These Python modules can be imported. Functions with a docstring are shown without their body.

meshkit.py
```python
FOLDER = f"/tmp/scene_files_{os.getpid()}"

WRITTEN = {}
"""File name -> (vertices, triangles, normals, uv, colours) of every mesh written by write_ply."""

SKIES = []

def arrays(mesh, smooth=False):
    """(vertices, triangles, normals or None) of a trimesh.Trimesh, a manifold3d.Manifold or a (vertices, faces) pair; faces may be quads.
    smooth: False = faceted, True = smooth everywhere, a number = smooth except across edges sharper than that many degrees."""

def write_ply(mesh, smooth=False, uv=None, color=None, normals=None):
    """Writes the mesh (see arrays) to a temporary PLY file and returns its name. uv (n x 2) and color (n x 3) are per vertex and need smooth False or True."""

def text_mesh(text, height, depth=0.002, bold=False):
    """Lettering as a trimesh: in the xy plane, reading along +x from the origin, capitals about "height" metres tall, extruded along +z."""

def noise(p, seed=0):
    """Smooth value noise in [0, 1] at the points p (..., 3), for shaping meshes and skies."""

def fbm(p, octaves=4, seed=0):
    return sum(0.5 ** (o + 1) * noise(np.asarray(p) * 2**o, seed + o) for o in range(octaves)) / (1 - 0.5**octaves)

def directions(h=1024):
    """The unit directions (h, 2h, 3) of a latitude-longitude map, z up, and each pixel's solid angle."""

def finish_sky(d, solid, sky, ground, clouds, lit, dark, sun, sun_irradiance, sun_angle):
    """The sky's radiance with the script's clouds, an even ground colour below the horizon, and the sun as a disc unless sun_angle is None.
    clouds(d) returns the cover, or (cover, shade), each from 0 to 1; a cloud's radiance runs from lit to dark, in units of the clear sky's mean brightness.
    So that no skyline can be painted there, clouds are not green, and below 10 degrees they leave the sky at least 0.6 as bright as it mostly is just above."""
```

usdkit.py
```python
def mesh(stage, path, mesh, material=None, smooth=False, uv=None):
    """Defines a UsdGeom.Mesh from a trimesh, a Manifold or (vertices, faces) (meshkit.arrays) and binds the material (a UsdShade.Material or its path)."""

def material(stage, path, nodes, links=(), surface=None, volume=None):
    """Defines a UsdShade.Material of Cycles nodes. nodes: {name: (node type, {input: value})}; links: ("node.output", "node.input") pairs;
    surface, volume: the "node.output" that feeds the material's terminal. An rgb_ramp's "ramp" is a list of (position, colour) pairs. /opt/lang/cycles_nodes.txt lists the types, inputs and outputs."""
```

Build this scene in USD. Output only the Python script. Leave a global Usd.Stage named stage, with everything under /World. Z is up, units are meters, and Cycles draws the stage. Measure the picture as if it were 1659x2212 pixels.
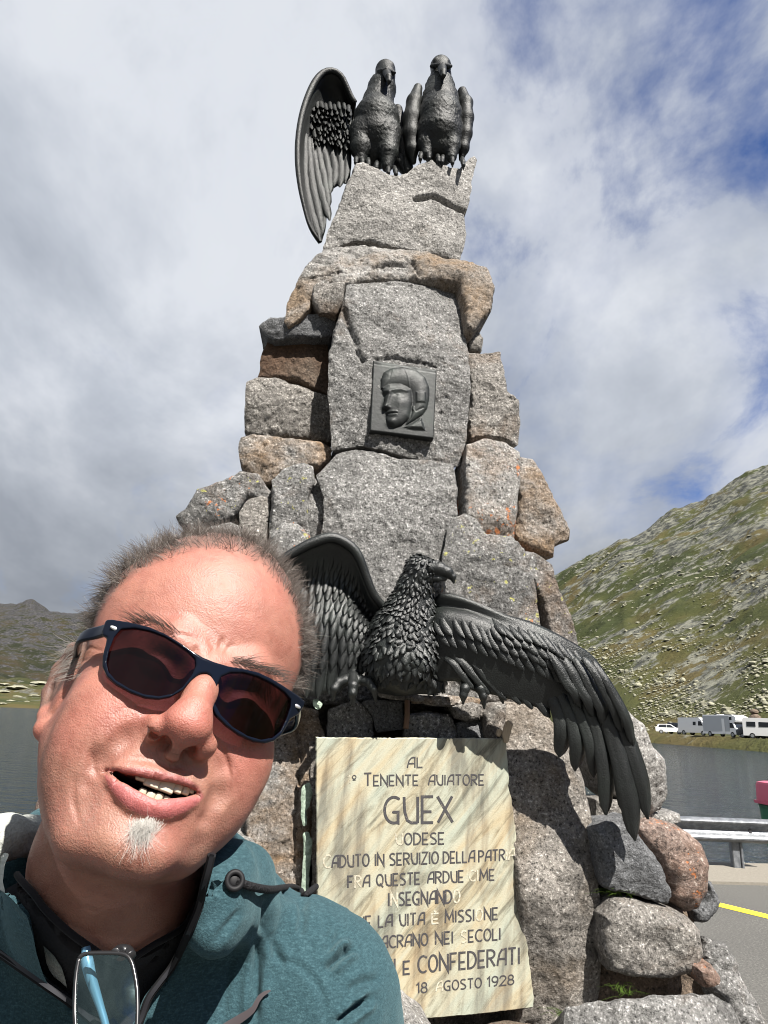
import math, random
import numpy as np, trimesh, shapely, usdkit, meshkit
from shapely.geometry import Polygon, LineString, Point
from scipy.spatial import Delaunay, cKDTree
from pxr import Usd, UsdGeom, UsdLux, UsdShade, Gf, Sdf, Vt

# ------------------------------------------------------------------ camera, sky, sun, exposure
stage = Usd.Stage.CreateInMemory()
UsdGeom.SetStageUpAxis(stage, 'Z')
WORLD = UsdGeom.Xform.Define(stage, '/World')
UsdGeom.Scope.Define(stage, '/World/Looks')
FOCAL, HALF_W, HALF_H = 1468.5, 829.5, 1106.0      # a picture 1659 x 2212 units large
EYE = np.array([0, 0, 1.66])
PITCH, ROLL = math.radians(16.8), math.radians(2.25)
LOOK = np.array([0, math.cos(PITCH), math.sin(PITCH)])
_r0, _u0 = np.array([1.0, 0, 0]), np.array([0, -math.sin(PITCH), math.cos(PITCH)])
RIGHT = math.cos(ROLL) * _r0 + math.sin(ROLL) * _u0
UP = -math.sin(ROLL) * _r0 + math.cos(ROLL) * _u0


def frame_matrix(x, y, z, o):
    m = np.eye(4)
    m[0, :3], m[1, :3], m[2, :3], m[3, :3] = x, y, z, o
    return Gf.Matrix4d(*[float(v) for v in m.ravel()])


cam = UsdGeom.Camera.Define(stage, '/World/camera')
cam.CreateFocalLengthAttr(26.0)
cam.CreateHorizontalApertureAttr(26.0 * 2 * HALF_W / FOCAL)
cam.CreateClippingRangeAttr(Gf.Vec2f(0.02, 20000))
cam.AddTransformOp().Set(frame_matrix(RIGHT, UP, -LOOK, EYE))
cam.CreateExposureAttr(1.62)

SUN = np.array([0.32, -0.52, 0.80])
SUN /= np.linalg.norm(SUN)
sun = UsdLux.DistantLight.Define(stage, '/World/sun')
sun.CreateNormalizeAttr(True)
sun.CreateIntensityAttr(1.25)
sun.CreateAngleAttr(0.5)
sun.CreateColorAttr(Gf.Vec3f(1.0, 0.95, 0.88))
_x = np.cross([0, 0, 1], SUN)
_x /= np.linalg.norm(_x)
sun.AddTransformOp().Set(frame_matrix(_x, np.cross(SUN, _x), SUN, [0, 0, 30]))

sky = UsdLux.DomeLight.Define(stage, '/World/sky')
sky_mat = usdkit.material(stage, '/World/Looks/cloudy_sky', {
    'tc': ('texture_coordinate', {}), 'sep': ('separate_xyz', {}),
    's': ('sky_texture', {'sky_type': 'single_scattering', 'sun_disc': False, 'sun_elevation': math.asin(SUN[2]), 'sun_rotation': math.atan2(SUN[0], SUN[1])}),
    'skd': ('mix', {'mix_type': 'multiply', 'fac': 1.0, 'color2': (0.24, 0.36, 0.60)}),
    # a flat layer of cloud seen in perspective: direction / (height + c)
    'zc': ('math', {'math_type': 'add', 'value2': 0.55}), 'zm': ('math', {'math_type': 'maximum', 'value2': 0.05}),
    'px': ('math', {'math_type': 'divide'}), 'py': ('math', {'math_type': 'divide'}), 'pv': ('combine_xyz', {'z': 0.0}),
    'map': ('mapping', {'location': (0.45, 0.2, 0.3), 'rotation': (0, 0, 0.55), 'scale': (1.25, 1.0, 1.0)}),
    'n1': ('noise_texture', {'scale': 3.6, 'detail': 10.0, 'roughness': 0.58, 'distortion': 0.25}),
    'n2': ('noise_texture', {'scale': 2.2, 'detail': 7.0, 'roughness': 0.56, 'distortion': 0.2}),
    'xz': ('math', {'math_type': 'multiply'}), 'bias': ('math', {'math_type': 'multiply_add', 'value2': -0.62, 'value3': 0.190}),
    'cov': ('math', {'math_type': 'add'}),
    'cr': ('rgb_ramp', {'ramp': [(0.0, (0, 0, 0)), (0.40, (0, 0, 0)), (0.48, (0.30, 0.30, 0.30)), (0.58, (0.82, 0.82, 0.82)), (0.70, (1, 1, 1)), (1, (1, 1, 1))]}),
    'sr': ('rgb_ramp', {'ramp': [(0.0, (1.50, 1.66, 1.93)), (0.38, (1.98, 2.16, 2.48)), (0.50, (2.58, 2.77, 3.10)), (0.62, (3.45, 3.60, 3.88)), (1, (4.0, 4.1, 4.2))]}),
    'hz': ('map_range', {'from_min': -0.02, 'from_max': 0.40, 'to_min': 0.50, 'to_max': 1.0, 'clamp': True}),
    'hm': ('mix', {'mix_type': 'multiply', 'fac': 1.0}),
    'mx': ('mix', {}), 'bg': ('background_shader', {'strength': 0.07})},
    [('tc.generated', 'sep.vector'), ('sep.z', 'zm.value1'), ('zm.value', 'zc.value1'), ('sep.x', 'px.value1'), ('zc.value', 'px.value2'), ('sep.y', 'py.value1'), ('zc.value', 'py.value2'),
     ('px.value', 'pv.x'), ('py.value', 'pv.y'), ('pv.vector', 'map.vector'), ('map.vector', 'n1.vector'), ('map.vector', 'n2.vector'),
     ('sep.x', 'xz.value1'), ('sep.z', 'xz.value2'), ('xz.value', 'bias.value1'), ('n1.fac', 'cov.value1'), ('bias.value', 'cov.value2'), ('cov.value', 'cr.fac'), ('n2.fac', 'sr.fac'),
     ('sep.z', 'hz.value'), ('sr.color', 'hm.color1'), ('hz.result', 'hm.color2'),
     ('s.color', 'skd.color1'), ('skd.color', 'mx.color1'), ('hm.color', 'mx.color2'), ('cr.color', 'mx.fac'), ('mx.color', 'bg.color')], surface='bg.background')
UsdShade.MaterialBindingAPI.Apply(sky.GetPrim()).Bind(sky_mat)
sky.GetPrim().SetCustomDataByKey('kind', 'structure')
# ------------------------------------------------------------------ helpers
NAMES = {}


def numbered(parent, name):
    k = (parent, name)
    NAMES[k] = NAMES.get(k, -1) + 1
    return f'{parent}/{name}' + (f'_{NAMES[k]:03d}' if NAMES[k] else '')


def tag(prim, label=None, cat=None, group=None, kind=None):
    p = prim.GetPrim() if hasattr(prim, 'GetPrim') else prim
    for k, v in (('label', label), ('category', cat), ('group', group), ('kind', kind)):
        if v:
            p.SetCustomDataByKey(k, v)
    return p


def thing(name, label, cat, loc=(0, 0, 0), rz=0.0, group=None):
    x = UsdGeom.Xform.Define(stage, numbered('/World', name))
    if any(loc) or rz:
        x.AddTranslateOp().Set(Gf.Vec3d(*map(float, loc)))
        if rz:
            x.AddRotateZOp().Set(float(math.degrees(rz)))
    return tag(x, label, cat, group)


def obj(name, mesh, mat, parent=None, smooth=35, **kw):
    base = '/World' if parent is None else str(parent.GetPath())
    m = usdkit.mesh(stage, numbered(base, name), mesh, mat, smooth=smooth)
    tag(m, **kw)
    return m.GetPrim()


def primvar(prim, name, values):
    UsdGeom.PrimvarsAPI(prim).CreatePrimvar(name, Sdf.ValueTypeNames.Color3fArray, 'vertex').Set(Vt.Vec3fArray.FromNumpy(np.asarray(values, np.float32)))


def copy_of(proto, label, loc, rz=0.0, scale=None, group=None, name=None):
    was = proto.GetCustomData()
    x = UsdGeom.Xform.Define(stage, numbered('/World', name or proto.GetName().split('_0')[0]))
    x.AddTranslateOp().Set(Gf.Vec3d(*map(float, loc)))
    x.AddRotateZOp().Set(float(math.degrees(rz)))
    if scale is not None:
        x.AddScaleOp().Set(Gf.Vec3f(*[float(s) for s in np.broadcast_to(scale, 3)]))
    p = x.GetPrim()
    p.GetReferences().AddInternalReference(proto.GetPath())
    p.SetInstanceable(True)
    return tag(p, label or was['label'], was['category'], group or was.get('group'))


def ray(px):
    px = np.asarray(px, float)
    return LOOK + ((px[..., 0] - HALF_W) / FOCAL)[..., None] * RIGHT - ((px[..., 1] - HALF_H) / FOCAL)[..., None] * UP


def at(px, Y):
    q = ray(px)
    return EYE + q * (np.asarray(Y, float) / q[..., 1])[..., None]


def at_z(px, z):
    q = ray(px)
    return EYE + q * ((z - EYE[2]) / q[..., 2])[..., None]


def rows(x0, y0, k, pts):
    p = np.asarray(pts, float)
    return np.stack([x0 + k * p[..., 0], y0 + k * p[..., 1]], -1)


# sketches made on eight enlarged views of the place
c1 = lambda p: rows(599.0, 99.8, .2870, p)
c2 = lambda p: rows(491.5, 491.5, .3980, p)
c3 = lambda p: rows(337.9, 883.2, .5648, p)
c4 = lambda p: rows(583.7, 1136.6, .5092, p)
c5 = lambda p: rows(61.4, 1113.7, .4074, p)
c6 = lambda p: rows(0.0, 1689.6, .5185, p)
c7 = lambda p: rows(645.1, 1566.7, .3333, p)
c8 = lambda p: rows(1152.0, 998.4, .5486, p)
cz = lambda p: rows(460.8, 1804.8, .2407, p)
cn = lambda p: rows(0.0, 1751.0, .2083, p)


def merge(ms):
    return trimesh.util.concatenate([m if isinstance(m, trimesh.Trimesh) else trimesh.Trimesh(*m, process=False) for m in ms])


def unit(v):
    v = np.asarray(v, float)
    return v / np.maximum(np.linalg.norm(v, axis=-1, keepdims=True), 1e-12)


def smooth_path(pts, n):
    """n points on a Catmull-Rom curve through pts, evenly spread."""
    p = np.asarray(pts, float)
    if len(p) < 3:
        t = np.linspace(0, 1, n)[:, None]
        return p[0] * (1 - t) + p[-1] * t
    q = np.vstack([2 * p[0] - p[1], p, 2 * p[-1] - p[-2]])
    out = []
    for i in range(1, len(q) - 2):
        t = np.linspace(0, 1, 16, endpoint=False)[:, None]
        a, b, c, d = q[i - 1:i + 3]
        out.append(.5 * (2 * b + (c - a) * t + (2 * a - 5 * b + 4 * c - d) * t**2 + (3 * b - a - 3 * c + d) * t**3))
    out = np.vstack(out + [p[-1:]])
    s = np.r_[0, np.cumsum(np.linalg.norm(np.diff(out, axis=0), axis=1))]
    return np.stack([np.interp(np.linspace(0, s[-1], n), s, out[:, k]) for k in range(p.shape[1])], 1)


def tube(pts, rad, n=8, flat=None):
    p = np.asarray(pts, float)
    r = np.broadcast_to(np.asarray(rad, float), len(p))
    t = unit(np.gradient(p, axis=0))
    a = unit(np.cross(t[0], [0.3, 0.2, 0.93]))
    rings = []
    for i in range(len(p)):
        a = unit(a - t[i] * (a @ t[i]))
        b = np.cross(t[i], a)
        th = np.arange(n) / n * 2 * np.pi
        rings.append(p[i] + r[i] * (np.cos(th)[:, None] * a + np.sin(th)[:, None] * b))
    v = np.vstack(rings + [p[:1], p[-1:]])
    f = []
    for i in range(len(p) - 1):
        for j in range(n):
            k = (j + 1) % n
            f += [[i * n + j, (i + 1) * n + j, (i + 1) * n + k], [i * n + j, (i + 1) * n + k, i * n + k]]
    e = len(p) * n
    for j in range(n):
        k = (j + 1) % n
        f += [[e, j, k], [e + 1, (len(p) - 1) * n + k, (len(p) - 1) * n + j]]
    m = trimesh.Trimesh(v, np.array(f)[:, ::-1], process=False)
    return m


def bevel_box(size, c=(0, 0, 0), bev=0.01):
    """A box with chamfered edges."""
    s = np.asarray(size, float) / 2
    b = min(bev, s.min() * .9)
    p = []
    for sx in (-1, 1):
        for sy in (-1, 1):
            for sz in (-1, 1):
                g = np.array([sx, sy, sz])
                for k in range(3):
                    q = s - b
                    q[k] = s[k]
                    p.append(g * q)
    m = trimesh.convex.convex_hull(np.array(p))
    m.apply_translation(c)
    return m


def sheet(grid, thick, normal=None):
    """A closed thin solid from a grid (n, m, 3) of points."""
    n, m = grid.shape[:2]
    du, dv = np.gradient(grid, axis=0), np.gradient(grid, axis=1)
    nn = unit(np.cross(du, dv))
    if normal is not None and (nn * normal).sum() < 0:
        nn = -nn
    th = np.broadcast_to(np.asarray(thick, float), (n, m))[..., None]
    v = np.vstack([(grid + nn * th / 2).reshape(-1, 3), (grid - nn * th / 2).reshape(-1, 3)])
    i = np.arange(n * m).reshape(n, m)
    q = np.stack([i[:-1, :-1], i[1:, :-1], i[1:, 1:], i[:-1, 1:]], -1).reshape(-1, 4)
    o = n * m
    f = [q, q[:, ::-1] + o]
    rim = np.r_[i[0, :], i[1:, -1], i[-1, -2::-1], i[-2:0:-1, 0]]
    nx = np.roll(rim, -1)
    f.append(np.stack([rim, nx, nx + o, rim + o], 1))
    f = np.vstack(f)
    t = trimesh.Trimesh(v, np.vstack([f[:, [0, 1, 2]], f[:, [0, 2, 3]]]), process=False)
    if t.volume < 0:
        t.invert()
    return t


# ---- bodies from blended round shapes (signed distances), meshed with surface nets
class Blend:
    def __init__(self):
        self.ops = []

    def add(self, fn, lo, hi, k=0.01, sub=False):
        self.ops.append((fn, np.asarray(lo, float), np.asarray(hi, float), k, sub))
        return self

    def ell(self, c, r, k=0.01, sub=False, rot=None):
        c, r = np.asarray(c, float), np.broadcast_to(np.asarray(r, float), 3)

        def fn(p):
            q = p - c
            if rot is not None:
                q = q @ rot
            a = np.linalg.norm(q / r, axis=-1)
            b = np.linalg.norm(q / (r * r), axis=-1)
            return a * (a - 1) / np.maximum(b, 1e-9)
        e = r if rot is None else np.full(3, r.max())
        return self.add(fn, c - e, c + e, k, sub)

    def cap(self, a, b, ra, rb=None, k=0.01, sub=False):
        a, b = np.asarray(a, float), np.asarray(b, float)
        rb = ra if rb is None else rb
        ba = b - a
        L = ba @ ba

        def fn(p):
            t = np.clip((p - a) @ ba / L, 0, 1)
            return np.linalg.norm(p - a - t[..., None] * ba, axis=-1) - (ra + (rb - ra) * t)
        m = max(ra, rb)
        return self.add(fn, np.minimum(a, b) - m, np.maximum(a, b) + m, k, sub)

    def chain(self, pts, rad, k=0.01, sub=False):
        rad = np.broadcast_to(np.asarray(rad, float), len(pts))
        for i in range(len(pts) - 1):
            self.cap(pts[i], pts[i + 1], rad[i], rad[i + 1], k, sub)
        return self

    @staticmethod
    def mixin(d, e, k, sub):
        if sub:
            h = np.clip(.5 - .5 * (d + e) / k, 0, 1)
            return d + (-e - d) * h + k * h * (1 - h)
        h = np.clip(.5 + .5 * (d - e) / k, 0, 1)
        return d + (e - d) * h - k * h * (1 - h)

    def __call__(self, p, margin=0.03):
        d = np.full(len(p), 0.5)
        x, y, z = np.ascontiguousarray(p.T)
        L, U = p.min(0), p.max(0)
        for fn, lo, hi, k, sub in self.ops:
            a, b = lo - margin - k, hi + margin + k
            if (a > U).any() or (b < L).any():
                continue
            m = np.nonzero((x > a[0]) & (x < b[0]))[0]
            m = m[(y[m] > a[1]) & (y[m] < b[1])]
            m = m[(z[m] > a[2]) & (z[m] < b[2])]
            if len(m):
                d[m] = self.mixin(d[m], fn(p[m]), k, sub)
        return d

    def grid(self, lo, h, n, margin):
        d = np.full(n, 0.5)
        ax = [lo[k] + h * np.arange(n[k]) for k in range(3)]
        for fn, a, b, k, sub in self.ops:
            s = [slice(max(0, int((a[j] - margin - k - lo[j]) / h)), min(n[j], int((b[j] + margin + k - lo[j]) / h) + 2)) for j in range(3)]
            if any(q.stop <= q.start for q in s):
                continue
            P = np.stack(np.meshgrid(*[ax[j][s[j]] for j in range(3)], indexing='ij'), -1)
            sl = tuple(s)
            d[sl] = self.mixin(d[sl], fn(P.reshape(-1, 3)).reshape(P.shape[:3]), k, sub)
        return d

    def normal(self, v, e=2e-4, margin=.012):
        d = self(v, margin)
        return unit(np.stack([self(v + o, margin) - d for o in np.eye(3) * e], 1))

    def project(self, v, it=2, margin=.03, most=.01, e=4e-4):
        for _ in range(it):
            d = self(v, margin)
            n = unit(np.stack([self(v + o, margin) - d for o in np.eye(3) * e], 1))
            v = v - np.clip(d, -most, most)[:, None] * n
        return v

    def mesh(self, h, margin=None, refine=0, where=None):
        margin = margin or 3 * h
        lo = np.min([o[1] for o in self.ops if not o[4]], axis=0) - 3 * h
        hi = np.max([o[2] for o in self.ops if not o[4]], axis=0) + 3 * h
        n = tuple(np.ceil((hi - lo) / h).astype(int) + 1)
        v, f = surface_nets(self.grid(lo, h, n, margin), lo, h)
        v = self.project(v, 1, margin, h)
        m = trimesh.Trimesh(v, f, process=False)
        if m.volume < 0:
            m.invert()
        v, f = m.vertices, m.faces
        for k in range(refine):
            if where is None:
                v, f = trimesh.remesh.subdivide(v, f)
            else:
                v, f = trimesh.remesh.subdivide(v, f, face_index=np.nonzero(where(v[f].mean(1), k))[0])
                mm = trimesh.Trimesh(v, f, process=False)
                mm.merge_vertices()
                v, f = mm.vertices, mm.faces
            v = self.project(v, 1, min(margin, .012), h)
        return trimesh.Trimesh(v, f, process=False)


def surface_nets(d, lo, h):
    ins = d < 0
    n = np.array(d.shape)
    c = n - 1
    acc, cnt = np.zeros((*c, 3)), np.zeros(c)
    cor = [(i, j, k) for i in (0, 1) for j in (0, 1) for k in (0, 1)]
    sl = lambda o: tuple(slice(o[q], o[q] + c[q]) for q in range(3))
    for a in cor:
        for ax in range(3):
            if a[ax]:
                continue
            b = list(a)
            b[ax] = 1
            da, db = d[sl(a)], d[sl(b)]
            x = (da < 0) != (db < 0)
            if not x.any():
                continue
            t = da[x] / (da[x] - db[x])
            p = np.tile(np.array(a, float), (len(t), 1))
            p[:, ax] += t
            acc[x] += p
            cnt[x] += 1
    on = cnt > 0
    idx = np.full(c, -1)
    idx[on] = np.arange(on.sum())
    v = lo + h * (np.argwhere(on) + acc[on] / cnt[on][:, None])
    F = []
    for ax in range(3):
        u, w = (ax + 1) % 3, (ax + 2) % 3
        s0 = [slice(1, c[q]) if q != ax else slice(0, c[q]) for q in range(3)]
        s1 = [slice(1, c[q]) if q != ax else slice(1, c[q] + 1) for q in range(3)]
        A, B = ins[tuple(s0)], ins[tuple(s1)]
        x = np.argwhere(A != B)
        if not len(x):
            continue
        base = x + np.array([1 if q != ax else 0 for q in range(3)])
        fl = A[tuple(x.T)]
        du, dw = np.eye(3, dtype=int)[u], np.eye(3, dtype=int)[w]
        q = np.stack([idx[tuple((base - du - dw).T)], idx[tuple((base - dw).T)], idx[tuple(base.T)], idx[tuple((base - du).T)]], 1)
        q[~fl] = q[~fl][:, ::-1]
        F.append(q)
    q = np.vstack(F)
    return v, np.vstack([q[:, [0, 1, 2]], q[:, [0, 2, 3]]])


# ------------------------------------------------------------------ materials
def mat(name, nodes, links, surface='p.BSDF', volume=None):
    for kind, v in nodes.values():
        if kind == 'noise_texture':
            v.setdefault('type', 'fBM')
    return usdkit.material(stage, f'/World/Looks/{name}', nodes, links, surface=surface, volume=volume)


def plain(name, color, rough=.5, metal=0.0, bump=None, **kw):
    nodes = {'p': ('principled_bsdf', {'base_color': color, 'roughness': rough, 'metallic': metal, **kw})}
    links = []
    if bump:
        nodes |= {'g': ('geometry', {}), 'n': ('noise_texture', {'scale': bump[0], 'detail': 4.0}), 'b': ('bump', {'distance': bump[1], 'strength': 1.0})}
        links += [('g.position', 'n.vector'), ('n.fac', 'b.height'), ('b.normal', 'p.normal')]
    return mat(name, nodes, links)


def rock(name, tones, blotch=.35, stain=(.20, .11, .045), stain_at=.62, orange=.0, green=.0, grain=62.0, k=1.0):
    """Speckled granite: tones = dark, middle, light grains; brown stains, orange and yellow-green lichen where the noise is high."""
    d, m, l = (tuple(np.array(t) * k) for t in tones)
    nodes = {
        'g': ('geometry', {}),
        'n1': ('noise_texture', {'scale': grain, 'detail': 4.0, 'roughness': .75}),
        'r1': ('rgb_ramp', {'ramp': [(0, d), (.36, d), (.46, m), (.56, m), (.66, l), (1, l)]}),
        'n2': ('noise_texture', {'scale': 3.2, 'detail': 6.0, 'roughness': .6}),
        'r2': ('rgb_ramp', {'ramp': [(0, (1 - blotch,) * 3), (.38, (1 - blotch,) * 3), (.60, (1.0,) * 3), (1, (1.06,) * 3)]}),
        'm2': ('mix', {'mix_type': 'multiply', 'fac': 1.0}),
        'nm': ('noise_texture', {'scale': 17.0, 'detail': 5.0, 'roughness': .7}),
        'rm': ('rgb_ramp', {'ramp': [(0, (.58,) * 3), (.40, (.74,) * 3), (.52, (1.0,) * 3), (.62, (1.12,) * 3), (1, (1.2,) * 3)]}),
        'mm': ('mix', {'mix_type': 'multiply', 'fac': 1.0}),
        'n3': ('noise_texture', {'scale': 1.7, 'detail': 7.0, 'roughness': .65, 'distortion': .4}),
        'r3': ('rgb_ramp', {'ramp': [(0, (0,) * 3), (max(.02, stain_at - .10), (0,) * 3), (stain_at + .10, (.75,) * 3), (1, (.85,) * 3)]}),
        'sc': ('mix', {'mix_type': 'multiply', 'fac': .7, 'color1': tuple(np.array(stain) * k)}),
        'm3': ('mix', {}),
        'n4': ('noise_texture', {'scale': 15.0, 'detail': 5.0, 'roughness': .7}),
        'n5': ('noise_texture', {'scale': 2.3, 'detail': 2.0}),
        'a4': ('math', {'math_type': 'multiply'}),
        'r4': ('rgb_ramp', {'ramp': [(0, (0,) * 3), (.395 - .09 * orange, (0,) * 3), (.415 - .09 * orange, (.9 if orange else 0,) * 3), (1, (.9 if orange else 0,) * 3)]}),
        'm4': ('mix', {'color2': (.36, .12, .035)}),
        'n6': ('noise_texture', {'scale': 21.0, 'detail': 4.0, 'roughness': .6}),
        'r6': ('rgb_ramp', {'ramp': [(0, (0,) * 3), (.66 - .1 * green, (0,) * 3), (.69 - .1 * green, (.7 if green else 0,) * 3), (1, (.7 if green else 0,) * 3)]}),
        'm6': ('mix', {'color2': (.34, .33, .09)}),
        'nb': ('noise_texture', {'scale': 34.0, 'detail': 6.0, 'roughness': .7}),
        'b': ('bump', {'distance': .028, 'strength': 1.0}),
        'b2': ('bump', {'distance': .006, 'strength': .8}),
        'p': ('principled_bsdf', {'roughness': .82, 'specular_ior_level': .3})}
    links = [('g.position', f'{n}.vector') for n in ('n1', 'n2', 'n3', 'n4', 'n5', 'n6', 'nb', 'nm')]
    links += [('n1.fac', 'r1.fac'), ('n2.fac', 'r2.fac'), ('r1.color', 'mm.color1'), ('nm.fac', 'rm.fac'), ('rm.color', 'mm.color2'), ('mm.color', 'm2.color1'), ('r2.color', 'm2.color2'), ('n3.fac', 'r3.fac'), ('r1.color', 'sc.color2'),
              ('m2.color', 'm3.color1'), ('sc.color', 'm3.color2'), ('r3.color', 'm3.fac'), ('n4.fac', 'a4.value1'), ('n5.fac', 'a4.value2'), ('a4.value', 'r4.fac'),
              ('m3.color', 'm4.color1'), ('r4.color', 'm4.fac'), ('n6.fac', 'r6.fac'), ('m4.color', 'm6.color1'), ('r6.color', 'm6.fac'), ('m6.color', 'p.base_color'),
              ('nb.fac', 'b.height'), ('n1.fac', 'b2.height'), ('b.normal', 'b2.normal'), ('b2.normal', 'p.normal')]
    # the stain keeps the grain: stain colour times twice the grain
    nodes['sc'] = ('mix', {'mix_type': 'overlay', 'fac': .8, 'color1': tuple(np.array(stain) * k)})
    return mat(name, nodes, links)


GREY = ((.018, .0175, .017), (.165, .162, .156), (.52, .51, .50))
PALE = ((.028, .027, .025), (.235, .226, .213), (.60, .585, .56))
WARM = ((.022, .019, .016), (.175, .155, .132), (.46, .425, .37))
BROWN = ((.022, .016, .012), (.11, .082, .06), (.26, .20, .15))
BLUE = ((.022, .023, .025), (.125, .128, .133), (.30, .305, .315))
PINK = ((.04, .03, .026), (.20, .145, .12), (.46, .39, .34))
ROCKS = {
    'grey': rock('grey_granite', GREY, stain_at=.66),
    'pale': rock('pale_granite', PALE, blotch=.3, stain_at=.68),
    'cap': rock('weathered_granite', PALE, blotch=.4, stain_at=.52, stain=(.26, .17, .09)),
    'warm': rock('warm_granite', tuple(tuple((np.array(a) + np.array(b)) / 2) for a, b in zip(WARM, GREY)), stain_at=.64),
    'brown': rock('brown_granite', BROWN, stain_at=.50, stain=(.17, .095, .05)),
    'rust': rock('rusty_granite', PALE, blotch=.5, stain_at=.50, stain=(.27, .155, .06)),
    'orange': rock('lichen_granite', PALE, stain_at=.60, stain=(.26, .15, .07), orange=1.0),
    'lichen': rock('grey_lichen_granite', GREY, blotch=.45, stain_at=.60, green=.15, orange=.2),
    'dark': rock('dark_granite', BROWN, stain_at=.7, k=1.05),
    'blue': rock('blue_granite', BLUE, stain_at=.8, grain=90.0),
    'pink': rock('pink_granite', PINK, stain_at=.62, stain=(.25, .13, .06), orange=.75, grain=48.0),
    'pier': rock('pier_granite', ((.026, .024, .022), (.205, .188, .168), (.54, .51, .47)), blotch=.4, stain_at=.60, stain=(.20, .15, .10)),
}
# ------------------------------------------------------------------ the setting: terrace, lake, hills
WATER = -0.6
SHORE = np.array([(-180, 60), (-120, 90), (-90, 150), (-60, 300), (-40, 380), (-28, 385), (-20, 380), (-5, 300), (8, 190), (15, 140), (21.5, 115), (28.8, 93), (40, 72), (60, 55), (90, 45), (120, 45), (180, 60)], float)
SKYL = np.array([(-180, 9), (-90, 9), (-50, 7.5), (-33, 6.4), (-29.2, 6.6), (-26.4, 6.9), (-23.4, 6.3), (-18, 5), (-8, 5.5), (2, 7), (9, 9)], float)
RIDGE_PX = np.array([(1204, 1246), (1240, 1223), (1281, 1196), (1315, 1176), (1337, 1162), (1362, 1158), (1406, 1137), (1448, 1112), (1490, 1096), (1517, 1082), (1554, 1060), (1587, 1040), (1615, 1023), (1642, 1012), (1659, 1005)], float)


def azel(px):
    q = ray(px)
    return np.degrees(np.arctan2(q[..., 0], q[..., 1])), np.degrees(np.arctan2(q[..., 2], np.hypot(q[..., 0], q[..., 1])))


_ra, _re = azel(RIDGE_PX)
SKY_AZ = np.r_[SKYL[:, 0], _ra, 38, 55, 90, 140, 180]
SKY_EL = np.r_[SKYL[:, 1], _re, 21, 22, 18, 11, 9]


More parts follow.
